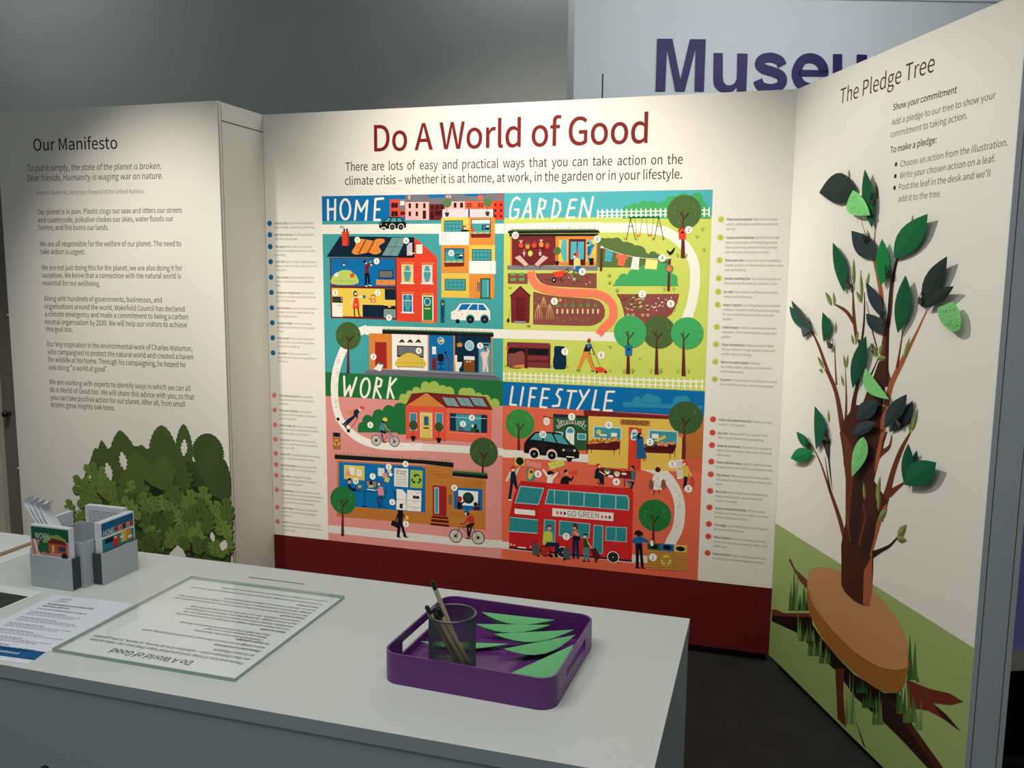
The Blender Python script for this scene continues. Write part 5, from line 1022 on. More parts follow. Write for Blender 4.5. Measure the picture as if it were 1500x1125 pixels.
for q in ((378,678,472,686,468,870,370,860), (504,688,758,714,750,835,498,815), (786,722,866,730,860,965,778,955), (886,735,1062,745,1056,868,882,855)):
    p('#9fd0cf', *q); cx_, cy_ = sum(q[::2])/4, sum(q[1::2])/4
    p('#2f8b90', *[v+(4 if (v < (cx_ if i % 2 == 0 else cy_)) else -4)*1.4 for i, v in enumerate(q)])
l('#9fd0cf', 5, 972, 740, 968, 862, cap=False)
for x, y in ((530, 950), (946, 990)): c(WHT, x, y, 48); c(BLK, x, y, 42); c('#d8d4cc', x, y, 6); [c('#bdb8b0', x+25*math.cos(k), y+25*math.sin(k), 3, seg=6) for k in (0, 1, 2, 3, 4, 5)]
c('#e8b26a', 105, 886, 10); c(WHT, 130, 890, 6); c(WHT, 266, 905, 6); r('#efe6dc', 160, 902, 228, 920)
# people in front of the bus
r('#55565e', 284, 880, 340, 978); l(BLK, 4, 302, 880, 302, 856, 322, 856, 322, 880); l('#3a3b42', 3, 312, 884, 312, 972); r('#55565e', 536, 910, 592, 1012); l(BLK, 4, 556, 910, 558, 888, 576, 888, 576, 912); c(BLK, 545, 1008, 10); c(BLK, 330, 980, 8)
c(BLK, 388, 938, 46); c('#c9302a', 388, 938, 39); c('#8a8a90', 388, 938, 6); l(BLK, 4, 350, 938, 426, 938); l(BLK, 4, 388, 900, 388, 976)
p('#c9cc52', 365, 870, 372, 790, 400, 772, 445, 785, 450, 850, 445, 872, 372, 892); c('#e0a890', 420, 752, 16); blob('#5a1c1a', 400, 748, 408, 728, 432, 726, 440, 742, 422, 740, n=3); p('#17284a', 385, 895, 400, 865, 500, 870, 505, 895, 488, 970, 462, 970, 468, 905); l('#2b2b30', 5, 440, 850, 440, 910, 385, 905); c(BLK, 435, 978, 14); c(BLK, 478, 975, 14)
p('#d96a4e', 608, 800, 612, 770, 655, 765, 668, 800, 660, 830, 612, 825); c('#efcdb8', 628, 742, 15); blob('#6a241f', 612, 740, 620, 715, 645, 712, 658, 740, 650, 765, 636, 745, n=3); l('#efcdb8', 9, 632, 785, 660, 812); p('#17284a', 612, 825, 662, 830, 668, 1000, 645, 1000, 638, 870, 632, 998, 608, 996); p(BLK, 612, 810, 676, 820, 672, 858, 614, 846); l(RED, 7, 600, 1006, 630, 1010); l(RED, 7, 640, 1010, 668, 1014)
n(560, 820, '7', 30)
p('#2d4a2c', 700, 910, 702, 840, 738, 835, 752, 912); c('#efcdb8', 715, 818, 13); blob(BLK, 700, 812, 710, 798, 732, 800, 735, 830, 724, 812, n=3); l('#c9cc52', 6, 728, 838, 745, 885); p('#3a8a8c', 700, 912, 748, 912, 752, 1010, 734, 1010, 726, 930, 718, 1015, 702, 1015); l(BLK, 8, 696, 1022, 718, 1024); l(BLK, 8, 732, 1022, 754, 1024); l('#efcdb8', 8, 740, 870, 768, 915); p('#5a1c1e', 755, 928, 800, 912, 848, 990, 802, 1022); c(BLK, 805, 1026, 8)
p('#1f5c94', 1108, 845, 1125, 838, 1125, 880)
illustration = {'home_scene': ink_home, 'garden_scene': ink_garden, 'work_scene': ink_work, 'lifestyle_scene': ink_life}
# ================================================================== build the print of the central board
ill = bpy.data.objects.new('illustration', None); link(ill, back)
for nm, ik in illustration.items(): ik.build(nm, ill)
DK = '#2f2623'
RB = []
t_title = Ink(BACK, RB); use(t_title); frame(0, 0, 1)
tline('Do A World of Good', 548, 221.5, 948.5, 209, 37.5, '#7c1f20', res=6, bold=.009)
t_title.build('title_lettering', back)
t_intro = Ink(BACK, RB); use(t_intro)
sx = tline('climate crisis \u2013 whether it is at home, at work, in the garden or in your lifestyle.', 505.5, 271, 999, 261.5, 12.3, DK, res=3, bold=.004)
tline('There are lots of easy and practical ways that you can take action on the', 506, 250.5, 1000, 240, 12.3, DK, res=3, bold=.004, justify=sx)
t_intro.build('intro_text', back)
band = Ink(BACK, RB); use(band)
zt = 0.3233
band.poly([(0.0, ZB), (W_, ZB), (W_, zt), (0.0, zt)], '#60181a'); band.build('red_band', back)
TIPS = [
 ('#1273a5', (380, 280, A5), ((84,265),(87,360),(89,457),(93,581),(97,709),(101,834),(105,961)), None),
]
HOME = ["Switch to LED:| Replace existing light bulbs/with LED bulbs, to save energy and money.", "Don't fill to the brim:| Only fill up the kettle/with the water you need.", "Plan ahead:| Batch cook your meals and/re-heat them using the microwave, to save/eco energy.", "Turn it off:| Switch off lights and unplug your/appliances and electronics when you're not/using them.", "Take a shower:| Swap long baths for short/showers, and use a water saving shower/head.", "Change your energy source:| Swap boilers/for air source heat pumps and install solar/panels for electricity.", "Keep the heat in:| Install wall, floor and roof/insulation, and use curtains, blinds, rugs/and draught excluders.", "Get green energy:| Switch your energy/supplier to one that invests in renewable/energy.", "Wash up well:| Only run your dishwasher/when it's full, or use a washing-up bowl/instead of a running tap.", "Get smart:| Install a smart meter to/understand how you use energy and how/to reduce it."]
WORK = ["Think before you print:| Only print out/documents or emails if it is absolutely/necessary.", "Ditch your notebook:| Use computer/programmes like OneNote to take notes,/or use scrap paper.", "Reduce single use:| Take a re-usable mug/and water bottle to work with you, instead/of buying single-use containers.", "Stay home:| Work from home if you can/and if you need to go into work, avoid the/rush-hour traffic.", "Switch off:| Turn off your laptop and monitor/if you're leaving your desk for a while.", "Use active travel:| Leave the car at home/and walk, cycle or run to work instead.", "Stay online:| Arrange for meetings,/conferences and training to take place/online, to reduce travel.", "Ask questions:| Ask your employer how they/are reducing your company's carbon footprint,/or if you're self-employed, investigate how/you can reduce your own emissions.", "Invest wisely:| Challenge your company's/pension scheme if they are investing in/fossil fuels.", "Link it:| Send hyperlinks to shared files and/documents rather than sending attachments,/to save energy."]
GARD = ["Plant native species:| Plant trees, shrubs,/plants and hedgerows that are native to/the UK.", "Create animal habitats:| Build bird and bat/boxes, bug hotels and hedgehog houses,/leave grass long, and don't tidy up those/piles of leaves, branches or rubble.", "Grow your own:| Grow fruits and vegetables,/in pots, gardens or allotments, to save money/and eat healthily.", "Install a washing line:| Dry clothes outside on/the washing line when the weather is fine.", "Go wild:| Plant native wildflowers to attract/insects and pollinators.", "Keep it natural:| Lay real grass and permeable/surfaces, instead of artificial grass or paving,/to reduce flooding and protect soils and/wildlife.", "Collect water:| Install a water butt to collect/rainwater, which can be used to water your/garden.", "Enjoy the darkness:| Reduce exterior lights/on your home or in your garden, to protect/wildlife and save energy.", "Return to native plants:| Replace/non-native plants, shrubs and trees with/native alternatives.", "Go green:| Create a green or living roof on any/flat-roofed structures, such as your garage."]
LIFE = ["Follow the waste hierarchy:| Reduce, re-use,/recycle \u2013 in that order.", "Buy less:| Ask yourself 'Do I need it?' and/'Will I use it?' before buying anything.", "Make do and mend:| Fix, mend or re-purpose/items that are broken, rather than throwing/them away.", "Have meat-free days:| Adopt a flexitarian diet/by going meat-free at least one day per week.", "Plan ahead:| Plan your weekly meals, make a/shopping list, and use up leftovers during the/week.", "Buy local:| Shop in your local, independent/shops and buy local, organic products/wherever possible.", "Enjoy sustainable holidays:| Fly less, enjoy/holidays in the UK, and use public transport/for day trips closer to home.", "Campaign:| Join a lobbying or activist group/for environmental issues.", "Refuse plastics:| Say no to single-use plastic/straws, carrier bags, packaging, bottles and/coffee cups.", "Explore electric:| Buy or lease an electric car,/to reduce your greenhouse gas emissions."]
def ys(*a): return [L(*q)[1] for q in a]
frame(380, 280, A5); yh = ys((84,265),(87,360),(89,457),(93,581),(97,709),(101,834),(105,961)); frame(380, 460, A5); yh += ys((110,72),(114,196),(118,320))
yw = ys((129,669),(132,791),(136,913),(140,1032)); frame(380, 640, A5); yw += ys((143,138),(146,228),(149,317),(153,436),(156,580),(158,697))
frame(880, 280, 5.357); yg = ys((945,222),(939,365),(932,542),(923,684),(918,789),(915,891)); frame(880, 460, 5.623); yg += ys((951,107),(945,249),(940,393),(933,537))
yl = ys((918,867),(912,976),(911,1080)); frame(880, 640, 5.115); yl += ys((822,185),(818,280),(814,404),(809,528),(804,652),(802,745),(797,869))
xl_dot = BACK.uv(394.9, 327.1)[0]; xl_txt = BACK.uv(401.8, 328)[0]; xr_dot = BACK.uv(1056.4, 321.4)[0]; xr_txt = BACK.uv(1064.4, 322)[0]
GAPL, CAPL = 0.0188, 0.0094
KS = None
for name, tips, yy, xd_, xt_, col in (('home_tips', HOME, yh, xl_dot, xl_txt, '#1273a5'), ('work_tips', WORK, yw, xl_dot, xl_txt, '#ee8f88'), ('garden_tips', GARD, yg, xr_dot, xr_txt, '#c2cf55'), ('lifestyle_tips', LIFE, yl, xr_dot, xr_txt, '#dd5546')):
    ik = Ink(BACK, RB); use(ik)
    if KS is None:
        V, _ = glyphs('Plant native species: Plant trees, shrubs,', 0, 1); KS = (BACK.uv(880+1397/5.357, 320)[0]-xr_txt)/V[:, 0].max()*1.0
    for i, (t, y) in enumerate(zip(tips, yy)):
        ik.poly([(xd_+.0125*math.cos(a), y+.0125*math.sin(a)) for a in [2*math.pi*k/20 for k in range(20)]], col)
        V, F = glyphs(str(i+1), 0.005, 1); V = V-np.array([(V[:, 0].min()+V[:, 0].max())/2, .34]); put(V, F, np.array([xd_, y]), np.array([1, 0]), np.array([0, 1]), .013, .015, '#2f3a3c' if name != 'home_tips' else '#0c4a70')
        head, rest = t.split('|'); rows = rest.split('/')
        for j, row in enumerate(rows):
            A = np.array([xt_, y-CAPL/2-j*GAPL])
            if j == 0:
                V, F = glyphs(head, .018, 1); put(V, F, A, np.array([1, 0]), np.array([0, 1]), KS*.97, CAPL/CAP, '#3a3430'); A = A+np.array([V[:, 0].max()*KS*.97+.004, 0]); row = row.strip()
            V, F = glyphs(row, 0, 1); put(V, F, A, np.array([1, 0]), np.array([0, 1]), KS, CAPL/CAP, '#5c5650')
    ik.build(name, back)

# ================================================================== the manifesto board
RL = []
frame(0, 140, 3.75); ik = Ink(LEFT, RL); use(ik)
tline('Our Manifesto', 185, 303, 645, 292, 64, '#221f1f', res=5, bold=.004); ik.build('title_lettering', left)
ik = Ink(LEFT, RL); use(ik)
tline('To put it simply, the state of the planet is broken.', 148, 415, 885, 403, 33, '#2b2725', italic=.17, res=3)
tline('Dear friends, Humanity is waging war on nature.', 150, 470, 893, 457, 33, '#2b2725', italic=.17, res=3)
ik.build('quotation_text', left)
ik = Ink(LEFT, RL); use(ik)
G6 = '#57524e'
tline('Antonio Guterres, Secretary General of the United Nations', 200, 545, 790, 537, 23, '#6f6a66', res=2)
for s, a in (("Our planet is in pain. Plastic clogs our seas and litters our streets", (207,652,1002,643)), ("and countryside, pollution chokes our skies, water floods our", (210,697,952,690)), ("homes, and fire burns our lands.", (213,738,598,738)),
             ("We are all responsible for the welfare of our planet. The need to", (220,828,995,827)), ("take action is urgent.", (222,870,468,872)),
             ("We are not just doing this for the planet, we are also doing it for", (230,958,1000,962)), ("ourselves. We know that a connection with the natural world is", (232,1000,995,1005)), ("essential for our wellbeing.", (235,1042,550,1047))):
    tline(s, *a, 27, G6, res=2, bold=.006)
frame(0, 400, 3.75)
for s, a in (("Along with hundreds of governments, businesses, and", (242,152,890,162)), ("organisations around the world, Wakefield Council has declared", (245,195,1015,212)), ("a climate emergency and made a commitment to being a carbon", (248,237,1034,255)), ("neutral organisation by 2030. We will help our visitors to achieve", (250,280,1028,299)), ("this goal too.", (253,320,400,324)),
             ("Our key inspiration is the environmental work of Charles Waterton,", (258,402,1057,430)), ("who campaigned to protect the natural world and created a haven", (262,445,1062,475)), ("for wildlife at his home. Through his campaigning, he hoped he", (265,487,1020,518)), ("was doing \u201ca world of good\u201d.", (268,530,595,543)),
             ("We are working with experts to identify ways in which we can all", (272,610,1047,648)), ("do A World of Good too. We will share this advice with you, so that", (275,653,1067,695)), ("you can take positive action for our planet. After all, from small", (278,695,1017,735)), ("acorns grow mighty oak trees.", (280,735,633,755))):
    tline(s, *a, 27, G6, res=2, bold=.006)
ik.build('body_text', left)
# the printed oak bush
bush = Ink(LEFT, RL); use(bush); frame(60, 600, 4.6867)
def serr(col, bx_, by_, tx, ty, w, k=16, teeth=.05, edge=None, e=.62, pw=.75):
    """A broad saw-edged leaf from its base to its tip."""
    b, t = L(bx_, by_), L(tx, ty); d = t-b; Ln = np.linalg.norm(d); u = d/Ln; v = np.array([-u[1], u[0]]); kk = mpp(bx_, by_)*w
    out = []
    for s in (1, -1):
        side = []
        for i in range(k):
            q = i/k; hw = kk/2*math.sin(math.pi*min(1, q**e))**pw if q > 0 else 0
            hw *= (1+teeth*(1 if i % 2 else -1)); side.append(b+u*(Ln*q)+v*s*hw)
        out.append(side)
    P = out[0]+[t]+out[1][::-1]
    if edge: bush.poly([q+np.array([.004, -.005]) for q in P], edge)
    bush.poly(P, col)
def oak(col, bx_, by_, tx, ty, w, k=4, edge='#33461f', vein='#6d8a45'):
    """A lobed oak leaf."""
    b, t = L(bx_, by_), L(tx, ty); d = t-b; Ln = np.linalg.norm(d); u = d/Ln; v = np.array([-u[1], u[0]]); kk = mpp(bx_, by_)*w
    out = []
    for s in (1, -1):
        side = []
        for i in range(k):
            q0 = .1+.86*i/k; env = kk/2*(.45+.75*math.sin(math.pi*(.12+.78*i/(k-1))))
            side += [b+u*Ln*q0+v*s*env*.55, b+u*Ln*(q0+.07)+v*s*env*.9, b+u*Ln*(q0+.15)+v*s*env*1.0, b+u*Ln*(q0+.19)+v*s*env*.92, b+u*Ln*(q0+.2)+v*s*env*.62]
        out.append(side)
    P = [b]+out[0]+[t]+out[1][::-1]
    bush.poly([q+np.array([.005, -.006]) for q in P], edge); bush.poly(P, col)
    Q = [b, b+d*.9]; R_ = ribbon(Q, .0022); bush.poly(R_, edge)
g1, g2, g3, g4, g5 = '#4f6234', '#596e35', '#44572c', '#6b863f', '#768f48'
p(g3, 660, 250, 1290, 420, 1300, 700, 1306, 1330, 650, 1330, 350, 1100, 300, 800, 290, 640, 300, 450, 350, 320, 480, 260)
serr(g1, 470, 560, 372, 262, 210); serr(g1, 455, 480, 415, 208, 120); serr(g1, 590, 480, 541, 140, 200, 20, e=.75, pw=.7); serr(g1, 690, 460, 690, 240, 200)
serr(g1, 850, 480, 828, 106, 200, 24, e=.85, pw=.55); serr(g1, 985, 420, 980, 97, 120, 20, e=.8, pw=.6); serr('#43562f', 1130, 420, 1165, 165, 215, 26, e=1.0, pw=.5)
serr('#465a33', 1200, 650, 1140, 260, 240, 26, edge='#2c3c20', e=.8, pw=.6); serr('#43562f', 1255, 660, 1245, 330, 100, 18, edge='#2c3c20', e=.9, pw=.5)
serr(g2, 700, 650, 645, 280, 270, 22, edge='#2a3d1c'); serr(g2, 860, 640, 835, 312, 240, 22, edge='#2a3d1c'); serr('#3a4e2b', 1090, 640, 1000, 350, 140, 20, edge='#1f2e18')
p('#26331e', 700, 470, 760, 520, 850, 560, 830, 620, 760, 590); p('#26331e', 1040, 520, 1110, 560, 1200, 600, 1280, 640, 1250, 720, 1080, 660); p('#26331e', 640, 720, 760, 700, 860, 760, 820, 850, 660, 830)
for a in ((430,615,298,372,70), (430,615,350,355,72), (432,618,218,458,78), (432,622,212,538,84), (430,640,245,650,80), (440,610,420,382,70), (440,615,470,440,74), (215,760,185,612,64), (230,770,166,705,60), (240,775,300,690,62)):
    oak(g4 if a[4] > 70 else g5, *a)
l('#5a2420', 15, 388, 575, 428, 618); l('#5a2420', 9, 975, 530, 990, 720, 985, 760); l('#3a1a16', 12, 1000, 560, 990, 720)
LV = ((520,700,480,480,110),(600,720,560,450,120),(650,720,625,480,110),(740,700,665,470,110),(640,800,610,560,100),(760,760,695,560,90),(800,720,770,590,90),(740,860,700,690,100),(860,700,835,580,100),(985,690,855,490,130),(990,560,965,385,130),(1000,760,1040,545,110),(930,760,880,640,100),(900,800,860,690,96),(1000,800,930,700,96),(980,830,1060,680,100),(850,860,775,700,100),(1130,720,1115,520,100),(1150,780,1230,630,100),(1120,760,1090,600,90),(840,980,740,800,130),(830,930,720,850,100),(850,950,890,780,110),(860,950,960,800,100),(1020,920,985,770,100),(1080,880,1040,650,90),(1040,980,1110,770,110),(1090,1000,1060,860,90),(1180,1000,1130,880,100),(1190,1010,1210,890,100),(1260,870,1200,720,130),(1290,820,1270,600,90),(1300,900,1250,760,90),(820,965,650,920,100),(790,960,700,900,90),(1240,1020,1230,930,90),(1290,1000,1290,860,70),(960,960,1010,880,90),(690,760,560,600,90),(1120,860,1170,700,90),(420,1100,330,930,110),(560,1150,500,960,120),(700,1150,680,980,120),(880,1150,850,1000,120),(1060,1180,1040,1030,120),(1230,1180,1200,1040,120),(480,900,380,760,110),(600,980,560,830,110),(420,1280,350,1120,120),(620,1300,580,1150,120),(820,1300,800,1150,120),(1020,1300,1000,1160,120),(1220,1300,1200,1160,120))
for i, a in enumerate(LV): oak((g4, g2, g5, g2, g1, g4)[i % 6], *a)
l('#4a1f1a', 10, 1300, 960, 1302, 1040); l('#3a1a16', 14, 1035, 930, 1042, 1000); l('#3a1a16', 8, 830, 900, 832, 968)
def wleaf(x, y, w, h, a=0):
    P = []
    for i in range(20):
        t = 2*math.pi*i/20; q = (1.0 if i % 2 else .68); dx, dy = math.sin(t)*w*q, -math.cos(t)*h*(1 if i in (0, 10) else q)
        P.append(L(x+dx*math.cos(a)-dy*math.sin(a), y+dx*math.sin(a)+dy*math.cos(a)))
    bush.poly(P, '#ece8df')
wleaf(565, 352, 30, 62, -.2); wleaf(466, 425, 28, 62, -.25); wleaf(983, 262, 26, 56, .05); wleaf(1181, 872, 19, 34, -.2); wleaf(1258, 930, 32, 36, .3); wleaf(336, 462, 8, 10)
p('#ece8df', 885, 988, 940, 930, 975, 955, 1002, 1010, 885, 1000)
bush.build('oak_bush_print', left)

# ================================================================== the pledge tree board
RP = []
ik = Ink(PLED, RP); use(ik); frame(800, 0, 2.143)
tline('The Pledge Tree', 922, 327, 1218, 224, 46, '#4a2320', res=5); ik.build('title_lettering', pled)
ik = Ink(PLED, RP); use(ik); frame(1130, 100, 3.7514); K4 = '#3b3532'
tline('Show your commitment', 667, 232, 1018, 134, 33, '#2a2523', bold=.012, res=3)
tline('Add a pledge to our tree to show your', 660, 315, 1231, 165, 33, K4, res=3); tline('commitment to taking action.', 655, 381, 1075, 277, 33, K4, res=3)
tline('To make a pledge:', 652, 467, 907, 409, 33, '#2a2523', bold=.012, res=3)
tline('Choose an action from the illustration.', 708, 543, 1297, 425, 33, K4, res=3); tline('Write your chosen action on a leaf.', 705, 606, 1230, 514, 33, K4, res=3)
tline("Post the leaf in the desk and we'll", 700, 670, 1203, 594, 33, K4, res=3); tline('add it to the tree.', 697, 735, 930, 705, 33, K4, res=3)
for q in ((685, 528), (681, 593), (677, 657)): o = L(*q); ik.poly([(o[0]-.006, o[1]-.006), (o[0]+.006, o[1]-.006), (o[0]+.006, o[1]+.006), (o[0]-.006, o[1]+.006)], '#2a2523')
ik.build('instruction_text', pled)
ik = Ink(PLED, RP); use(ik)
frame(1130, 640, 4.054); a = L(22, 510); frame(1100, 820, 3.6875); b = L(1213, 482)
sl = (b[1]-a[1])/(b[0]-a[0])
ik.poly([(0, ZB), (LP+.0035, ZB), (LP+.0035, a[1]+sl*(LP+.0035-a[0])), (0, a[1]-sl*a[0])], '#9db26e')
cc1, cc2 = L(105, 330), L(960, 1125)
p('#90a861', 105, 335, 260, 400, 440, 560, 560, 700, 720, 880, 955, 1125, 725, 1125, 100, 512)
# roots
p('#6a3526', 112, 270, 135, 268, 180, 288, 320, 288, 332, 345, 270, 400, 112, 330); p('#201512', 112, 302, 200, 306, 330, 310, 332, 345, 270, 404, 112, 332)
p('#6a3a2a', 203, 0, 214, -6, 240, 50, 305, 110, 305, 160, 260, 110)
p('#1d1410', 300, 300, 380, 420, 470, 530, 560, 620, 720, 720, 800, 720, 830, 800, 720, 880, 560, 740, 470, 610, 330, 480, 262, 400)
p('#5e2c20', 455, 585, 502, 590, 500, 740, 515, 908, 468, 860, 462, 720); p('#332019', 565, 860, 600, 960, 622, 1020, 605, 1000, 575, 900)
p('#301c16', 705, 720, 790, 770, 900, 930, 1040, 1125, 955, 1125, 820, 980, 720, 880); p('#4b291e', 760, 770, 800, 800, 1040, 1125, 1000, 1125, 880, 960)
p('#6e3122', 840, 645, 960, 695, 1075, 722, 1150, 768, 1080, 786, 985, 775, 1060, 840, 1138, 932, 1040, 860, 955, 815, 850, 800); p('#3b1c14', 985, 775, 1060, 840, 1138, 932, 1030, 852)
def blades(x, y, h, k, sp, cols=('#4c6e33', '#3c5a2a', '#6a8a48')):
    for i in range(k):
        xx = x+(i-(k-1)/2)*sp; hh = h*(.55+.45*math.sin(i*2.3+x)**2)
        p(cols[i % len(cols)], xx-sp*.7, y, xx+sp*.15+((i % 3)-1)*4, y-hh, xx+sp*.7, y)
blades(258, 275, 170, 8, 13, ('#3f5c2b', '#2f4522', '#55763a')); blades(232, 270, 240, 3, 14); blades(300, 440, 110, 6, 13); blades(262, 420, 160, 2, 10, ('#6a8a48',)); blades(345, 520, 150, 6, 12); blades(400, 560, 110, 5, 12)
blades(540, 890, 300, 4, 14, ('#5c7a42', '#7b9660')); blades(600, 720, 80, 5, 12, ('#2f4a28',)); blades(650, 800, 110, 6, 16, ('#35552c', '#2f4a28')); blades(685, 890, 190, 4, 14, ('#4f7038', '#5f8044')); blades(872, 650, 260, 2, 24, ('#3a5a26', '#4c6e33')); blades(860, 880, 220, 4, 18, ('#4f7038', '#5c7a42')); blades(812, 830, 260, 3, 16, ('#3a5a2a', '#4c6e33')); blades(905, 920, 170, 3, 12, ('#6f8c4a', '#7f9c5a')); blades(900, 660, 40, 2, 8)
ik.build('grass_and_roots_print', pled)
ik = Ink(PLED, RP); use(ik)
B1, B2, B3, B4 = '#6d3426', '#4a241c', '#a5603f', '#35201a'
frame(1130, 380, 3.7514)
taper(B1, 640, 690, 78, 615, 520, 60, 650, 300, 40, 665, 130, 34, 700, -60, 20)          # upper leader
taper(B3, 604, 330, 30, 606, 210, 40, 585, 90, 34, 563, -20, 22, 572, -180, 10, 568, -225, 6)
taper(B4, 628, 700, 50, 640, 400, 30, 658, 150, 28, 690, 10, 22, 712, -65, 10)
taper(B3, 566, -30, 24, 540, -90, 9, 500, -190, 6, 480, -300, 5)
taper(B1, 470, 450, 30, 455, 330, 34, 448, 190, 16, 440, 120, 10); taper(B1, 452, 345, 30, 410, 285, 24, 345, 245, 8)
taper(B4, 495, 470, 24, 510, 330, 20, 512, 180, 8); taper(B1, 585, 500, 12, 552, 380, 14, 522, 230, 6)
taper(B1, 430, 1140, 75, 395, 950, 60, 358, 740, 42, 312, 620, 34, 262, 480, 26, 222, 395, 14); taper(B1, 358, 690, 20, 352, 590, 14, 348, 490, 10); taper(B1, 335, 680, 14, 290, 600, 6)
taper(B1, 408, 900, 30, 412, 760, 18, 406, 600, 6); taper(B2, 455, 1100, 90, 440, 950, 70, 452, 800, 48, 470, 700, 34, 490, 560, 30, 482, 440, 26); taper(B4, 540, 650, 16, 568, 590, 12, 592, 532, 8)
taper(B3, 590, 1060, 74, 622, 860, 58, 655, 700, 46, 715, 570, 40, 790, 420, 20, 855, 280, 10); taper(B1, 690, 600, 26, 705, 510, 18, 722, 395, 10)
frame(1130, 640, 4.054)
taper(B1, 590, 200, 60, 640, 110, 40, 700, 60, 24, 715, -10, 12); taper(B1, 700, 340, 50, 745, 305, 30, 795, 268, 12)
taper(B1, 640, 480, 90, 690, 330, 60, 725, 200, 46, 770, 80, 36, 828, -30, 12)
taper(B1, 435, 600, 50, 400, 470, 44, 345, 310, 30, 290, 150, 16, 236, 40, 7); taper(B4, 352, 330, 24, 335, 230, 14, 318, 120, 6)
p('#3a3936', 300, 20, 352, 20, 348, 140, 365, 340, 350, 250, 335, 130)  # cast shadow of a clip, drawn into the print as dark grey
frame(1130, 380, 3.7514); p(B2, 398, 1130, 384, 900, 402, 880, 430, 840, 445, 800, 500, 800, 510, 770, 535, 700, 562, 640, 590, 560, 628, 560, 632, 660, 600, 900, 585, 1130); frame(1130, 640, 4.054)
p(B2, 418, 870, 414, 640, 440, 510, 442, 250, 420, 60, 405, -30, 690, -30, 640, 140, 610, 260, 690, 380, 605, 680, 606, 800, 590, 1000, 540, 992, 470, 935, 425, 875)
p(B1, 440, 520, 445, 250, 428, 60, 405, -60, 470, 40, 495, 140, 490, 300, 470, 420, 460, 560); p(B3, 600, 690, 690, 390, 660, 420, 600, 560, 560, 700, 556, 990, 590, 1000, 606, 800)
p(B3, 640, 150, 660, 20, 680, -30, 650, -30, 620, 120, 610, 220); p(B4, 470, 420, 500, 120, 560, 0, 600, 0, 560, 160, 555, 330, 500, 660, 470, 640)
p(B4, 640, 410, 610, 600, 570, 760, 520, 780, 540, 640, 590, 480); l(B3, 5, 545, 400, 560, 480, 520, 640); l(B3, 5, 440, 420, 470, 620); l(B2, 6, 615, 330, 590, 480, 545, 560)
taper(B4, 600, 700, 44, 650, 675, 26, 705, 645, 18, 748, 598, 12)
# small printed buds
ik_tree = ik
def bud(x, y, tx, ty, w, col='#8d9a5c', dk='#67743f'):
    b, t = L(x, y), L(tx, ty); d = t-b; Ln = np.linalg.norm(d); u = d/Ln; v = np.array([-u[1], u[0]]); kk = w*abs(L(x, y+1)[1]-b[1])
    f = lambda s: [b+u*Ln*q+v*s*kk/2*math.sin(math.pi*q**.8) for q in (.12, .3, .5, .7, .88)]
    ik.poly([b]+f(1)+[t]+f(-1)[::-1], col); ik.poly([b]+f(-1)+[t], dk)
frame(1130, 380, 3.7514)
for a in ((335,255,295,178,40), (350,260,340,178,34), (500,230,490,62,36), (520,160,540,68,34), (500,240,465,175,34), (290,600,252,532,32), (285,620,262,605,24), (408,600,396,520,26), (412,600,422,520,26), (400,700,382,632,26), (455,470,438,410,26), (462,470,480,392,28), (590,530,542,458,34), (592,520,612,462,36), (585,535,545,500,30), (580,545,632,540,32), (728,545,762,425,36), (760,950,762,858,36), (770,950,808,815,40), (318,900,312,825,28), (355,410,355,340,26), (322,400,320,320,26), (455,150,455,0,30)): bud(*a)
frame(1130, 100, 3.7514)
for a in ((430, 610, 424, 555, 26), (585, 720, 574, 622, 34), (545, 960, 525, 885, 26), (452, 1180, 452, 1045, 34), (770, 850, 780, 805, 20), (497, 1125, 492, 1110, 10)): bud(*a)
frame(1130, 640, 4.054)
for a in ((555, 375, 548, 262, 34), (625, 380, 648, 230, 46), (635, 440, 642, 300, 40), (640, 490, 690, 425, 50), (748, 600, 806, 520, 60), (745, 605, 808, 615, 44)): bud(*a)
ik_tree.build('tree_print', pled)
# paper-craft style stump base (print)
ik = Ink(PLED, RP); use(ik); frame(1100, 820, 3.6875)
blob('#9b652f', 310, 160, 312, 262, 345, 350, 430, 480, 540, 590, 640, 670, 720, 712, 790, 715, 820, 690, 842, 620, 850, 545, 700, 430, 450, 250, n=4)
blob('#c18b5d', 307, 130, 312, 80, 335, 50, 380, 38, 440, 48, 495, 72, 560, 110, 655, 165, 740, 250, 810, 360, 846, 460, 848, 560, 830, 588, 770, 595, 690, 575, 600, 525, 500, 440, 400, 330, 335, 235, n=4)
p(B2, 489, 122, 490, 0, 660, -20, 655, 170, 642, 248, 610, 246, 560, 222, 510, 175, 492, 140); p(B3, 606, 240, 612, 60, 655, -20, 655, 170, 642, 248, 622, 248)
l('#7a4a24', 3, 489, 122, 492, 145, 510, 175, 560, 222, 612, 247, 642, 249, curve=True, cap=False); l('#6b3f1d', 2.5, 315, 160, 400, 332, 500, 442, 600, 527, 690, 577, 770, 597, 828, 590, curve=True, cap=False)
ik.build('stump_base_print', pled)
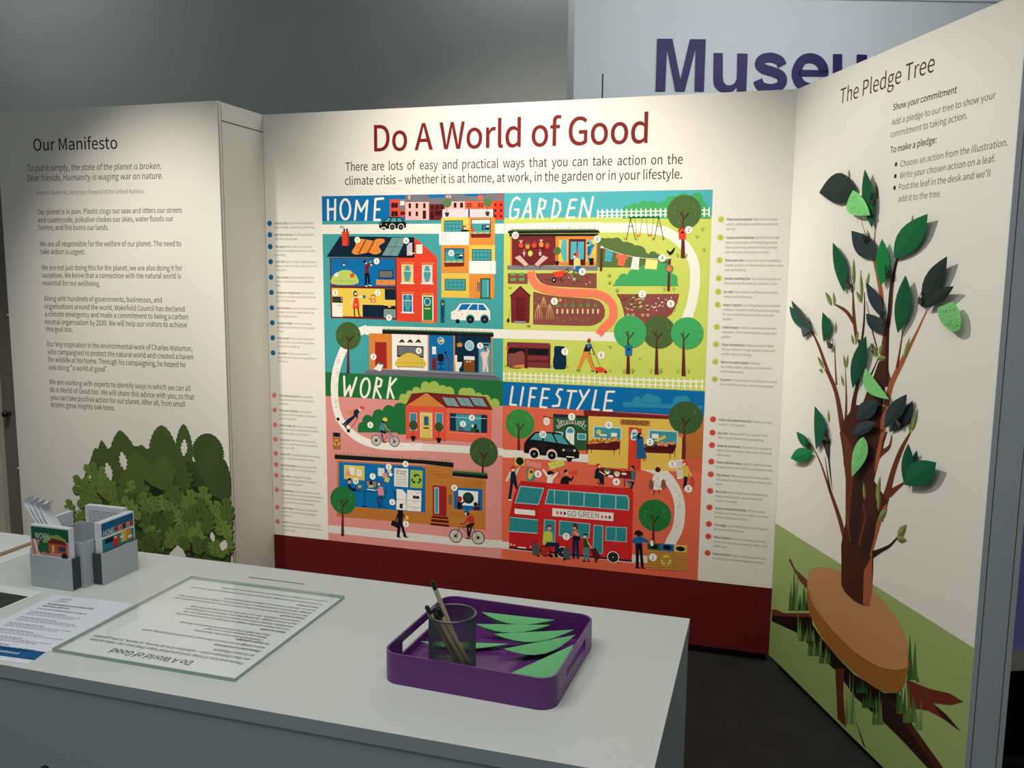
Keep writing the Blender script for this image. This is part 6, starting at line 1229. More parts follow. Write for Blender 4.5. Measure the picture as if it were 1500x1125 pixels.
# ================================================================== door and wall at the far left
box('wall_left', (-6.5, -0.24, 0), (-2.3, -0.1, 3.8), m_grey)['kind'] = 'structure'
door = empty('door_1', (-1.70, -0.27, 0), 0, kind='structure', label='brown-grey door edge with dark round knob left of the manifesto board')
box('door_leaf', (-0.6, 0.0, 0.01), (0.50, 0.04, 2.1), m_door, door)
box('door_panel', (-0.6, -0.03, 0.01), (0.375, -0.0005, 2.1), m_cream, door)
bm = bmesh.new(); kx, kz = BACK.uv(5, 607, 0.31); tube(bm, [(kx+1.70, 0, kz), (kx+1.70, -0.018, kz)], [0.007, 0.007]); bmesh.ops.create_uvsphere(bm, u_segments=20, v_segments=12, radius=0.016, matrix=Matrix.Translation((kx+1.70, -0.03, kz)))
obj('door_knob', bm, mat('dark_knob', '#1d1a17', 0.25, 0.5), door, smooth=True)
m_wbright = mat('white_plastic', '#f2f2f0', 0.4, 0.3)
for px_, py_ in ((9.5, 461), (25, 686)):
    q = BACK.uv(px_+2, py_, 0.335); box('fixing_clip', (q[0]-XL-.008, 0.004, q[1]-.0025), (0.0, 0.02, q[1]+.0025), m_wbright, left)

# ================================================================== bench of goods glimpsed past the right board
m_wood = mat('pale_wood', '#e2d3b4', 0.6, 0.2, noise=0.12, nscale=18)
m_cloth = mat('black_cloth', '#101416', 0.9, 0.05)
bench = empty('display_bench', (3.35, -0.14, 0), math.radians(24), label='low wooden bench seen at the right edge beyond the end of the pledge tree board', cat='bench')
box('bench_top', (-0.62, -0.2, 0.305), (0.6, 0.25, 0.362), m_wood, bench)
for x in (-0.5, 0.5): box('leg', (x, -0.1, 0), (x+0.05, 0.2, 0.305), m_wood, bench)
cl = empty('folded_cloth', (3.35, -0.14, 0), math.radians(24), label='black cloth with white scribbled print hanging below the bench top at the right edge', cat='cloth')
box('cloth', (-0.62, -0.215, 0.01), (0.5, -0.203, 0.304), m_cloth, cl)
bm = bmesh.new(); rnd = random.Random(7)
for i in range(14):
    x, z = -0.26+rnd.random()*.16, 0.06+rnd.random()*.17; a = rnd.random()*6
    tube(bm, [(x, -0.2155, z), (x+.015*math.cos(a), -0.2155, z+.015*math.sin(a)), (x+.03*math.cos(a+.6), -0.2155, z+.03*math.sin(a+.6))], 0.0012, 6)
obj('scribble_print', bm, m_wbright, cl)
ob_ = box('purple_board', (-0.56, -0.17, 0.3622), (0.5, -0.14, 1.0), mat('purple_sheet', '#b7adff', 0.6, 0.1)); ob_.location = (3.35, -0.14, 0); ob_.rotation_euler = (0, 0, math.radians(24))
tag(ob_, 'small purple board standing on the bench at the right edge', 'board')

# ================================================================== paper leaves clipped to the tree
def paper_mesh(P3, thick, n):
    """A paper cut-out: rows of points (left, mid, right) from base to tip, given a thickness along n."""
    bm = bmesh.new(); n = Vector(n)*thick; F, B = [], []
    for row in P3:
        F.append([bm.verts.new(Vector(q)) for q in row]); B.append([bm.verts.new(Vector(q)-n) for q in row])
    def quad(*v):
        v = [x for i, x in enumerate(v) if x not in v[:i]]
        if len(v) > 2: bm.faces.new(v)
    k = len(F[0])
    for a, b, c_, d in zip(F, F[1:], B, B[1:]):
        for j in range(k-1):
            quad(a[j], a[j+1], b[j+1], b[j]); quad(c_[j], d[j], d[j+1], c_[j+1])
        quad(a[0], b[0], d[0], c_[0]); quad(a[-1], c_[-1], d[-1], b[-1])
    for X, Y in ((F[0], B[0]), (F[-1], B[-1])):
        for j in range(k-1): quad(X[j], Y[j], Y[j+1], X[j+1])
    bmesh.ops.remove_doubles(bm, verts=bm.verts, dist=1e-6)
    return bm
def mat_paper(col): return mat('paper_'+col[1:], col, 0.75, 0.12, noise=0.05, nscale=60, bump=0.15, bscale=400)
prng = random.Random(11)
def tree_leaf(fr, base, tip, wl, wr, col, label, w0=.022, w1=.04, fold=.004, e=1.0, blunt=0.0, writing=0, name='paper_leaf', group='dark paper leaves clipped to the tree'):
    w0, w1 = w0*.42+.003, w1*.42+.003
    frame(*fr); d = np.array(tip, float)-np.array(base, float); Ln = np.linalg.norm(d); u = d/Ln; nl = np.array([u[1], -u[0]])
    T = [0, .06, .14, .24, .36, .5, .64, .76, .86, .94, 1.0]; rows = []; N = PLED.n
    rowsuv = []
    for t in T:
        prof = (math.sin(math.pi*(blunt+(1-blunt*1.6)*t)**e)) if blunt else math.sin(math.pi*t**e)**.95 if 0 < t < 1 else 0
        prof = max(prof, 0); m_ = np.array(base)+d*t; w = w0+(w1-w0)*t
        row = []
        for s, ww in ((-1, wr), (-.5, wr*.5), (0, 0), (.5, wl*.5), (1, wl)):
            q = m_+nl*(ww*prof*(1 if s > 0 else -1)); wz = w-fold*abs(s)*prof
            row.append(PLED.at(PLED.uv(*PX(*q), wz), wz))
        rows.append(row)
    O = Vector(rows[0][2]); inv = Matrix.Rotation(AL, 3, 'Z')
    loc = [[inv @ (Vector(q)-O) for q in row] for row in rows]
    th = empty(name, tuple(O), -AL, label=label, cat='paper leaf', group=group)
    obj('leaf', paper_mesh(loc, 0.0006, (0, -1, 0)), mat_paper(col), th)
    if writing:
        bm = bmesh.new()
        for i in range(writing):
            t = 2+prng.random()*6.4; k = int(t); f = t-k; s = prng.uniform(.12, .8) if wl > wr else -prng.uniform(.12, .8)
            if min(wl, wr) > .6*max(wl, wr): s = prng.uniform(-.75, .75)
            j = 2+s*2; j0 = int(min(3, max(0, math.floor(j)))); fj = j-j0
            A = (loc[k][j0]*(1-fj)+loc[k][j0+1]*fj)*(1-f)+(loc[k+1][j0]*(1-fj)+loc[k+1][j0+1]*fj)*f
            A = A+Vector((0, -.0012, 0)); pp = [A]
            for q in range(3): pp.append(pp[-1]+Vector((prng.uniform(.001, .003), 0, prng.uniform(-.0025, .002))))
            tube(bm, pp, 0.0003, 4)
        obj('handwriting', bm, mat('pencil_grey', '#5f8f62', 0.8, 0.05), th)
    return th
Q2, Q3, Q4, Q5, Q6, Q7 = (1190,235,10.225), (1310,370,9.375), (1150,430,10.23), (1230,480,6.25), (1150,580,9.38), (1220,330,7.5)
R1_, R2_ = (1130,380,3.7514), (1130,640,4.054)
SL, SL2, GR, GR2, GR3, PL = '#2a3733', '#323f43', '#175a3b', '#1b6a40', '#188243', '#86d884'
tree_leaf(Q2, (660,430), (100,482), 200, 270, SL, 'broad slate leaf pointing left, the highest on the tree, above a pale green pledge leaf', e=.85)
tree_leaf(Q2, (890,1015), (783,135), 90, 100, GR, 'upright narrow green leaf at the top of the tree right of the highest pledge leaf', w1=.05)
tree_leaf(Q7, (470,360), (203,60), 120, 105, SL2, 'rounded slate leaf pointing up left beneath the highest pledge leaf', e=.8)
tree_leaf(Q7, (675,368), (1040,-125), 135, 130, GR2, 'large green leaf pointing up right just below the bullet list', w1=.055, e=.9)
tree_leaf(Q7, (530,665), (540,148), 66, 88, GR3, 'bright green upright leaf on the middle branch below the rounded slate leaf', w1=.045, w0=.035)
tree_leaf(Q7, (120,732), (0,190), 45, 100, GR, 'green leaf with tip up left on the branch left of the bright green leaf')
tree_leaf(Q7, (560,1030), (368,630), 62, 62, SL2, 'slim slate leaf leaning left against the dark middle branch')
tree_leaf(R1_, (612,410), (520,298), 34, 40, SL2, 'small slate leaf curled under the slim slate leaf on the middle branch', w0=.02, w1=.03)
tree_leaf(Q3, (45,1105), (153,312), 92, 140, GR, 'upright green leaf left of the slate pair on the right branch', w0=.03, w1=.05)
tree_leaf(Q3, (385,750), (722,52), 150, 105, SL, 'tall slate leaf at the top of the right branch above a pledge leaf', w1=.055)
tree_leaf(Q3, (395,760), (815,463), 105, 80, '#28342f', 'lower slate leaf spreading right on the right branch, touching the far right pledge leaf', w0=.04, w1=.06)
tree_leaf(Q4, (385,560), (65,188), 105, 45, '#1f5d48', 'green leaf behind a slate one at the far left branch tip', w0=.02, w1=.03)
tree_leaf(Q4, (405,560), (95,105), 75, 40, '#3a4a46', 'slate leaf in front of a green one at the far left branch tip', w0=.045, w1=.055)
tree_leaf(Q4, (400,535), (270,655), 20, 120, '#48555a', 'grey curled leaf hanging at the bottom of the far left cluster', w0=.03, w1=.03)
tree_leaf(Q4, (578,728), (563,280), 22, 128, GR, 'small pointed green leaf held by a clip with white jaw on the left')
tree_leaf(Q5, (118,555), (240,75), 72, 55, '#185239', 'long dark green leaf in the middle of the tree left of a folded pledge leaf', w0=.03, w1=.05)
tree_leaf(Q5, (150,850), (352,660), 85, 75, SL2, 'slate leaf just below the folded pledge leaf at the centre of the trunk', w0=.03, w1=.045)
tree_leaf(Q5, (115,985), (332,868), 70, 45, '#37444b', 'lower slate leaf of the pair on the centre of the trunk', w0=.03, w1=.05)
tree_leaf(Q5, (410,920), (612,610), 75, 70, SL2, 'slate leaf right of the trunk beneath the tall forked limb', w0=.025, w1=.05)
tree_leaf(Q5, (455,955), (668,668), 25, 85, '#2a3436', 'dark leaf-shaped sheet standing for the shadow of the slate leaf right of the trunk', w0=.012, w1=.02)  # cast shadow of the slate leaf, made as a dark sheet
tree_leaf(Q6, (425,735), (408,140), 18, 145, '#1d5f47', 'tall creased green leaf on the lower left twig with clip', w0=.03, w1=.04)
tree_leaf(Q6, (350,740), (158,492), 55, 60, '#1a6d47', 'small green leaf pointing up left on the lowest left twig', w0=.025, w1=.035)
tree_leaf(Q6, (372,765), (75,858), 100, 100, '#1b7d4a', 'wide green leaf pointing left, lowest on the left side of the tree', w0=.03, w1=.05)
tree_leaf(R2_, (785,270), (812,40), 26, 42, '#165a3c', 'narrow upright green leaf on the lowest right branch', w0=.03, w1=.045)
tree_leaf(R2_, (790,285), (978,152), 80, 72, '#186441', 'wide green leaf pointing right, lowest on the right side of the tree', w0=.04, w1=.055)
tree_leaf(R2_, (838,190), (862,80), 14, 16, '#2c3d33', 'tiny dark leaf tip behind the lowest right green leaves', w0=.02, w1=.025)
G_ = 'pale green pledge leaves on the tree'
tree_leaf(Q2, (610,445), (862,822), 55, 250, PL, 'pale green pledge leaf with writing, highest on the tree', e=.95, blunt=.0, writing=26, name='pledge_leaf', group=G_, w0=.05, w1=.06)
tree_leaf(Q3, (690,715), (850,1075), 150, 145, '#82cc80', 'pale green pledge leaf with writing, farthest right on the tree', blunt=.22, e=.9, writing=60, name='pledge_leaf', group=G_, w0=.06, w1=.05)
tree_leaf(Q5, (235,370), (450,655), 6, 118, PL, 'pale green half-folded pledge leaf at the middle of the trunk', e=.9, writing=14, name='pledge_leaf', group=G_, w0=.055, w1=.065)
tree_leaf(R2_, (545,0), (478,236), 52, 34, PL, 'pale green pledge leaf with writing hanging lowest, on the trunk', e=.75, writing=44, name='pledge_leaf', group=G_, w0=.05, w1=.04)

# black bulldog clips that hold the leaves
m_clip = mat('black_clip_metal', '#060607', 0.22, 0.4); m_wire = mat('clip_wire', '#1b1b1d', 0.25, 0.6, metal=0.7)
def clip_proto():
    t = empty('bulldog_clip'); bm = bmesh.new(); W = .010
    prof = [(0, .004), (0, .012), (-.014, .0086), (-.016, .008), (-.014, .0074)]
    a = [bm.verts.new((-W, -q[1], q[0])) for q in prof]; b = [bm.verts.new((W, -q[1], q[0])) for q in prof]
    bm.faces.new(a); bm.faces.new(b)
    for i in range(5): bm.faces.new((a[i], a[(i+1) % 5], b[(i+1) % 5], b[i]))
    obj('clip_body', bm, m_clip, t)
    for y in (-.0035, -.0125):
        bm = bmesh.new(); tube(bm, [(-.006, y, 0), (-.004, y*1.0, .010), (-.0045, y, .015), (0, y, .019), (.0045, y, .015), (.004, y, .010), (.006, y, 0)], .0009, 6); obj('wire_handle', bm, m_wire, t, smooth=True)
    return t
CL = [(Q2, 945, 600, 8, 'the highest green leaf, near the bullet list'), (Q7, 205, 640, 12, 'the green leaf on the left upper branch'), (Q7, 400, 150, -40, 'the rounded slate leaf near the tree top'), (Q7, 642, 520, -20, 'the bright green leaf on the middle branch'), (Q7, 575, 1020, 10, 'the slim slate leaf on the dark middle branch'), (Q4, 378, 440, -30, 'the far left leaf cluster'), (Q4, 712, 745, 8, 'the small pointed green leaf, showing its pale jaw'), (Q5, 575, 850, 30, 'the slate leaf right of the trunk'), (Q6, 600, 540, 8, 'the tall creased green leaf at lower left'), (Q6, 352, 660, -30, 'the lowest left pair of green leaves'), (Q3, 420, 640, 25, 'the tall slate leaf on the right branch')]
cp = None
for fr, x, y, rot, desc in CL:
    frame(*fr); q = PLED.at(PLED.uv(*PX(x, y), .004), .004)
    if cp is None: cp = o = clip_proto()
    else:
        o = cp.copy(); C.objects.link(o)
        for ch in list(cp.children): k = ch.copy(); C.objects.link(k); k.parent = o
    o.location = tuple(q); o.rotation_euler = (0, math.radians(rot), -AL); o.scale = (1.2, 1.2, 1.2)
    tag(o, 'black bulldog clip pinning '+desc, 'clip', 'bulldog clips on the tree')

# ================================================================== the desk
m_top = mat('desk_laminate', '#d9dbd6', 0.38, 0.3, noise=0.012, nscale=6)
m_shaded = mat('desk_laminate_shaded', '#c4cbce', 0.5, 0.25, noise=0.01, nscale=5)  # same white laminate, with the shade of upright faces put into its colour
desk = empty('desk', (1.2, -2.2, 0), 0, label='long white laminate desk in the foreground carrying the tray and papers', cat='desk')
def D(x, y, z=0): return (x-1.2, y+2.2, z)
XL0 = 0.22
bm = bmesh.new(); s0, s1, t0, t1 = 1.219, 1.353, -2.0195, -2.0140
for a, b in (((XL0, YN), (XD, t0)), ((XL0, t1), (XD, YF)), ((XL0, t0), (s0, t1)), ((s1, t0), (XD, t1))): bx(bm, D(*a, ZDESK-.022), D(*b, ZDESK))
bm.normal_update()
for f in bm.faces:
    if abs(f.normal.z) < .5: f.material_index = 1
obj('worktop', bm, [m_top, m_shaded], desk)
box('slot_shade_block', D(s0-.004, t0-.004, ZDESK-.07), D(s1+.004, t1+.004, ZDESK-.0225), mat('slot_shade', '#070707', 0.95, 0.0), desk)  # solid black block: the shade inside the slot put into colour
box('front_panel', D(XL0+.002, YN+.0015, 0.02), D(XD-.0205, YN+.02, ZDESK-.0232), m_shaded, desk)
box('side_panel', D(XD-.02, YN+.0015, 0.0), D(XD-.0015, YF-.002, ZDESK-.0232), m_shaded, desk)
box('side_panel', D(XL0, YN+.0205, 0.0), D(XL0+.02, YF-.002, ZDESK-.0232), m_shaded, desk)
box('back_panel', D(XL0+.021, YF-.022, 0.02), D(XD-.021, YF-.003, ZDESK-.0232), m_shaded, desk)
bm = bmesh.new(); q = BACK.uv(66, 1124, -YN); tube(bm, [D(q[0], YN+.0014, q[1]-.006), D(q[0], YN-.012, q[1]-.006)], .009, 16); obj('lock', bm, mat('dark_metal', '#2a2c2e', 0.35, 0.5, metal=0.6), desk)

# ------------------------------------------------------------------ purple tray
def rrect(x0, y0, x1, y1, rad, k=7):
    P = []
    for cx_, cy_, a0 in ((x1-rad, y0+rad, -90), (x1-rad, y1-rad, 0), (x0+rad, y1-rad, 90), (x0+rad, y0+rad, 180)):
        for i in range(k+1): a = math.radians(a0+90*i/k); P.append((cx_+rad*math.cos(a), cy_+rad*math.sin(a)))
    return P
m_tray = mat('purple_plastic', '#6b2f7c', 0.33, 0.5)
tray = empty('letter_tray', (1.8335, -2.232, ZDESK), math.radians(-2.4), label='purple plastic letter tray on the desk holding leaf cut-outs and a pen pot', cat='tray')
TX0, TX1, TY0, TY1, TH_ = -.143, .143, -.132, .128, .050
bm = bmesh.new(); prism(bm, rrect(TX0+.004, TY0+.004, TX1-.004, TY1-.004, .024), 0.001, 0.0035); obj('tray_base', bm, m_tray, tray)
bm = bmesh.new()
def side_pts(inset):
    # corner arcs plus extra points on the straight left and right sides where the hand slots are
    R_ = .028-inset; P = rrect(TX0+inset, TY0+inset, TX1-inset, TY1-inset, R_); k = 8
    out = []
    for ci in range(4):
        out += [(q, None) for q in P[ci*k:(ci+1)*k]]
        if ci == 0: out += [((TX1-inset, y), 'R') for y in (-.06, .06)]
        if ci == 2: out += [((TX0+inset, y), 'L') for y in (.06, -.06)]
    return out
O_, I_ = side_pts(0), side_pts(.0035); Zs = (0.0, .016, .036, TH_); N_ = len(O_)
vo = [[bm.verts.new((*q[0], z)) for q in O_] for z in Zs]; vi = [[bm.verts.new((*q[0], z)) for q in I_] for z in Zs]
for i in range(N_):
    j = (i+1) % N_; hole = O_[i][1] is not None and O_[i][1] == O_[j][1]
    for lv in range(3):
        if hole and lv == 1: continue
        bm.faces.new((vo[lv][i], vo[lv][j], vo[lv+1][j], vo[lv+1][i])); bm.faces.new((vi[lv][j], vi[lv][i], vi[lv+1][i], vi[lv+1][j]))
    bm.faces.new((vo[3][i], vo[3][j], vi[3][j], vi[3][i])); bm.faces.new((vo[0][j], vo[0][i], vi[0][i], vi[0][j]))
    if hole:
        bm.faces.new((vo[1][i], vi[1][i], vi[1][j], vo[1][j])); bm.faces.new((vo[2][i], vo[2][j], vi[2][j], vi[2][i]))
        bm.faces.new((vo[1][i], vo[2][i], vi[2][i], vi[1][i])); bm.faces.new((vo[1][j], vi[1][j], vi[2][j], vo[2][j]))
w_ = obj('tray_wall', bm, m_tray, tray)
# ------------------------------------------------------------------ mesh pen pot and pens
m_mesh = mat('grey_wire_mesh', '#6f7379', 0.35, 0.5, metal=0.7)
px0, py0 = 1.7785, -2.283; ZT = ZDESK+.0036
pot = empty('pen_pot', (px0, py0, ZT), 0, label='grey wire mesh pen pot standing in the purple tray', cat='pen pot')
bm = bmesh.new(); nu, nv, Rb, Hh_ = 84, 44, .038, .094
g = [[bm.verts.new((Rb*math.cos(2*math.pi*(i+.5*(k % 2))/nu), Rb*math.sin(2*math.pi*(i+.5*(k % 2))/nu), .004+(Hh_-.008)*k/nv)) for i in range(nu)] for k in range(nv+1)]
for k in range(0, nv-1):
    for i in range(nu):
        a = i if k % 2 == 0 else i; b_ = g[k][i]; l_ = g[k+1][(i-1) % nu] if k % 2 == 0 else g[k+1][i]; r_ = g[k+1][i] if k % 2 == 0 else g[k+1][(i+1) % nu]; t_ = g[k+2][i]
        if (k % 2 == 0) or True:
            if k % 2 == 0: bm.faces.new((b_, r_, t_, l_))
mw = obj('mesh_wall', bm, m_mesh, pot)
wf = mw.modifiers.new('wire', 'WIREFRAME'); wf.thickness = .00115; wf.use_even_offset = False
bm = bmesh.new(); tube(bm, [(Rb*math.cos(t), Rb*math.sin(t), Hh_-.002) for t in [2*math.pi*i/48 for i in range(49)]], .0022, 8, cap=False); obj('rim', bm, m_mesh, pot, smooth=True)
bm = bmesh.new(); prism(bm, [(Rb*math.cos(t), Rb*math.sin(t)) for t in [2*math.pi*i/48 for i in range(48)]], 0, .003); obj('pot_base', bm, m_mesh, pot)
m_kraft = mat('kraft_barrel', '#c6b492', 0.7, 0.15, noise=0.06, nscale=80); m_cap = mat('dark_green_cap', '#17261f', 0.4, 0.4)
def pen(base, tip_px, w, label, r_=.0037, capl=.016):
    q = BACK.uv(*tip_px, -w); top = Vector((q[0], w, q[1])); b = Vector(base); d = (top-b).normalized(); L_ = (top-b).length
    th = empty('pen', tuple(b), 0, label=label, cat='pen', group='pens in the mesh pot')
    bm = bmesh.new(); tube(bm, [(0, 0, 0), d*.006, d*(L_-capl)], [.001, r_, r_], 12); obj('barrel', bm, m_kraft, th, smooth=False)
    bm = bmesh.new(); tube(bm, [d*(L_-capl), d*(L_-.003), d*(L_-.0006), d*L_], [r_*1.08, r_*1.05, r_*.75, r_*.3], 12); obj('end_cap', bm, m_cap, th)
pen((1.802, -2.280, ZT+.0045), (632.5, 850), -2.283, 'tallest kraft pen with dark green end rising from the mesh pot')
pen((1.796, -2.292, ZT+.0045), (624, 887), -2.296, 'short kraft pen leaning farthest left in the mesh pot')
pen((1.803, -2.270, ZT+.0045), (630.5, 894), -2.272, 'short kraft pen just right of the leftmost one in the mesh pot')
pen((1.806, -2.293, ZT+.0045), (637, 898), -2.300, 'short kraft pen nearest the viewer in the mesh pot')
pen((1.810, -2.280, ZT+.0045), (641, 891), -2.285, 'short kraft pen beside the tallest one in the mesh pot')
# ------------------------------------------------------------------ leaf cut-outs in the tray, each folded along its rib
def cut(pa, pb, h, drop, wn, wf_, label):
    """Leaf folded along its rib. The rib runs level at height h above the tray floor; the near flap hangs by `drop`, the far flap reaches the floor."""
    z = ZDESK+.0042; a, b = [DESK.uv(*q, z+h-ZDESK) for q in (pa, pb)]; d = b-a; Ln = np.linalg.norm(d); u = d/Ln; nn = np.array([u[1], -u[0]])
    rows = []
    for t in (0, .05, .13, .24, .36, .5, .64, .76, .87, .95, 1):
        pr = math.sin(math.pi*t**.92) if 0 < t < 1 else 0; m_ = a+d*t; row = []
        for s in (-1, -.5, 0, .5, 1):
            ww = (wn if s > 0 else wf_)*s*pr; q = m_+nn*ww; row.append((q[0]-a[0], q[1]-a[1], h-(drop if s > 0 else h)*abs(s)**1.15*pr+.0008))
        rows.append(row)
    th = empty('leaf_cutout', (a[0], a[1], z), 0, label=label, cat='paper leaf', group='pale green leaf cut-outs in the tray')
    obj('leaf', paper_mesh(rows, .0005, (0, 0, 1)), mat_paper('#7fcf8c'), th)
cut((705.6,897), (812,908.6), .030, .011, .012, .006, 'pale green leaf cut-out lying farthest back in the purple tray')
cut((697,914.5), (806,916), .026, .011, .010, .008, 'pale green leaf cut-out second from the back of the purple tray')
cut((724,929), (841,923), .025, .012, .014, .008, 'pale green leaf cut-out in the middle of the purple tray')
cut((738,951), (843,930.5), .022, .014, .017, .008, 'pale green leaf cut-out second from the front of the purple tray')
cut((747.6,987), (840,944.8), .024, .018, .034, .008, 'broad pale green leaf cut-out at the front right of the purple tray')
cut((615.6,940), (745,943.5), .010, .006, .012, .020, 'pale green leaf cut-out lying behind the pen pot in the tray')

# ------------------------------------------------------------------ notice under a thick clear plate
m_paper = mat('white_paper', '#e9ebe9', 0.7, 0.1)
gx0, gx1, gy0, gy1 = 1.1105, 1.4685, -2.4315, -2.0645
nt_ = empty('notice_sheet', (gx0, gy0, ZDESK), 0, label='white printed notice lying upside down under the clear plate on the desk', cat='notice')
box('sheet', (.004, .004, .0004), (gx1-gx0-.004, gy1-gy0-.004, .0009), m_paper, nt_)
NP = Plane((gx0, gy0, ZDESK+.0009), (1, 0, 0), (0, 1, 0)); ik = Ink(NP, [], flat=True); use(ik); frame(0, 840, 3)
BLK_ = '#1b1b1c'
def nl(s, x0, y0, x1, y1, cap, bold=.012): line(s, L(x0, y0), L(x1, y1), cap, BLK_, bold=bold, res=2)
nl('Do A World of Good', 853, 386, 503, 330, .0155)
nl('There are lots of easy and practical ways that you can take action', 1077, 392, 404, 285, .0085); nl('on the climate crisis \u2013 whether it is at home, at work, in the garden', 1102, 374, 420, 270, .0085); nl('or in your lifestyle.', 1122, 358, 940, 330, .0085)
y_ = L(1145, 340)[1]; 
rows_ = [("Show your commitment", 1, 1147, 340), ("Add a pledge to our tree to show your commitment to taking action", 0, 1170, 325), ("To make a pledge:", 1, 1188, 308), ("   Choose an action from the illustration", 0, 1145, 290), ("   Write your chosen action on a leaf", 0, 1160, 277), ("   Post the leaf in the desk and we'll add it to the tree", 0, 1172, 266), ("Make it public", 1, 1262, 258), ("You can make a public pledge by adding your name to our online", 0, 1279, 245), ("manifesto. Simply write your name and your hometown on the", 0, 1295, 233), ("back of your pledge. By doing this you consent to us adding your", 0, 1311, 221), ("name to our website. You can visit this by scanning our QR code", 0, 1324, 209), ("Keep in touch", 1, 1347, 197), ("We'd love to get back in touch with you in six months, to chat to you about your", 0, 1364, 186), ("pledge. Write your email address on the back of your pledge if you'd like to hear", 0, 1378, 174), ("from us. We won't share your details with anyone else", 0, 1392, 162), ("Take it home", 1, 1413, 150), ("To remind you of your pledge, take home the corresponding postcard. You could", 0, 1428, 136), ("stick it to your fridge or wherever you keep important reminders", 0, 1444, 122)]
kx_ = np.linalg.norm(L(1279, 245)-L(782, 172))/glyphs('You can make a public pledge by adding your name to our online')[0][:, 0].max()
xr0 = L(1147, 340)[0]
for s, bold, x, y in rows_:
    A = L(x, y); V, F = glyphs(s.strip(), .026 if bold else .014, 1); off = .02 if s.startswith(' ') else 0
    put(V, F, np.array([xr0-off, A[1]]), np.array([-1, 0]), np.array([0, -1]), kx_, .0068/CAP, BLK_)
ik.build('printed_text', nt_).location.z = .0010
m_glass = bpy.data.materials.new('clear_plate'); m_glass.use_nodes = True; nt = m_glass.node_tree; nt.nodes.clear()
out = nt.nodes.new('ShaderNodeOutputMaterial'); mx = nt.nodes.new('ShaderNodeMixShader'); tr = nt.nodes.new('ShaderNodeBsdfTransparent'); gl_ = nt.nodes.new('ShaderNodeBsdfGlossy'); fr_ = nt.nodes.new('ShaderNodeFresnel')
tr.inputs[0].default_value = (.985, .995, .988, 1); gl_.inputs['Roughness'].default_value = .06; fr_.inputs['IOR'].default_value = 1.45
nt.links.new(fr_.outputs[0], mx.inputs[0]); nt.links.new(tr.outputs[0], mx.inputs[1]); nt.links.new(gl_.outputs[0], mx.inputs[2]); nt.links.new(mx.outputs[0], out.inputs[0])
m_gedge = mat('plate_edge_green', '#9fb8a8', 0.25, 0.5)
m_clear = bpy.data.materials.new('clear_underside'); m_clear.use_nodes = True; nt = m_clear.node_tree; nt.nodes.clear()
out = nt.nodes.new('ShaderNodeOutputMaterial'); tr = nt.nodes.new('ShaderNodeBsdfTransparent'); nt.links.new(tr.outputs[0], out.inputs[0])
bm = bmesh.new(); bx(bm, (gx0, gy0, ZDESK+.0012), (gx1, gy1, ZDESK+.0072))
bm.normal_update()
for f in bm.faces:
    if abs(f.normal.z) < .5: f.material_index = 1
    elif f.normal.z < 0: f.material_index = 2
tag(obj('clear_plate', bm, [m_glass, m_gedge, m_clear]), 'thick clear plate with green edges lying over the upside-down notice', 'plate')
# ------------------------------------------------------------------ workshop leaflet with blue foot
ang = math.atan2(-2.2107+2.2219, 1.0927-.9093)
lw, lh = .1838, .268
fl = empty('workshop_leaflet', (.9245, -2.4905, ZDESK), ang*.9, label='white text sheet with a blue band along its foot, left of the clear plate', cat='leaflet')
box('sheet', (0, 0, .0003), (lw, lh, .0008), mat('cool_white_paper', '#e6e9f2', 0.6, 0.15), fl)
ik = Ink(Plane((0, 0, 0), (1, 0, 0), (0, 1, 0)), [], flat=True); use(ik)
ik.poly([(0, .014), (lw, .014), (lw-.004, .045), (0, .045)], '#1d5c93')
def fx(s, x, y, cap, k, col='#4a4f58', bold=0.0):
    V, F = glyphs(s, bold, 1); put(V, F, np.array([x, y]), np.array([1, 0]), np.array([0, 1]), k, cap/CAP, col)
fx('Wakefield Museums and Castles: Adult', .022, .222, .0058, .0077, '#33363c', .02); fx('Workshops 2022-2023', .022, .211, .0058, .0077, '#33363c', .02)
ik.poly([(.022, .237), (.052, .237), (.052, .238), (.022, .238)], '#8a8d94'); fx('wakefield', .03, .249, .006, .007, '#6a6d74'); fx('museums', .03, .241, .006, .007, '#6a6d74')
yy_ = .198; rl = random.Random(3)
fx('All our sessions at Wakefield Museums, Learning Zone', .022, yy_, .005, .0058, '#44474e', .012)
for blk in range(6):
    yy_ -= .008
    for j in range(3):
        yy_ -= .0062; ww = lw*(.42 if j == 0 else rl.uniform(.55, .82)); x0 = .022; x = x0
        while x < x0+ww:
            w1 = rl.uniform(.004, .011); ik.poly([(x, yy_), (min(x+w1, x0+ww), yy_), (min(x+w1, x0+ww), yy_+.0024), (x, yy_+.0024)], '#5c606a' if j == 0 else '#8f939c', 1); x += w1+.002
fx('wakefieldcouncil', .095, .026, .006, .0075, '#eef2f6', .012)
ik.build('printed_text', fl).location.z = .0009
# ------------------------------------------------------------------ picture leaflet at the left edge
pf = empty('picture_leaflet', (.640, -2.42, ZDESK), -.03, label='white-bordered leaflet with dark green foliage picture at the left edge of the desk', cat='leaflet')
box('sheet', (0, 0, .0003), (.234, .209, .001), m_paper, pf)
bm = bmesh.new(); bx(bm, (.01, .012, .001), (.2265, .178, .0013)); obj('photo', bm, mat('foliage_photo', '#2b3f2c', 0.5, 0.3, noise=.75, nscale=90), pf)
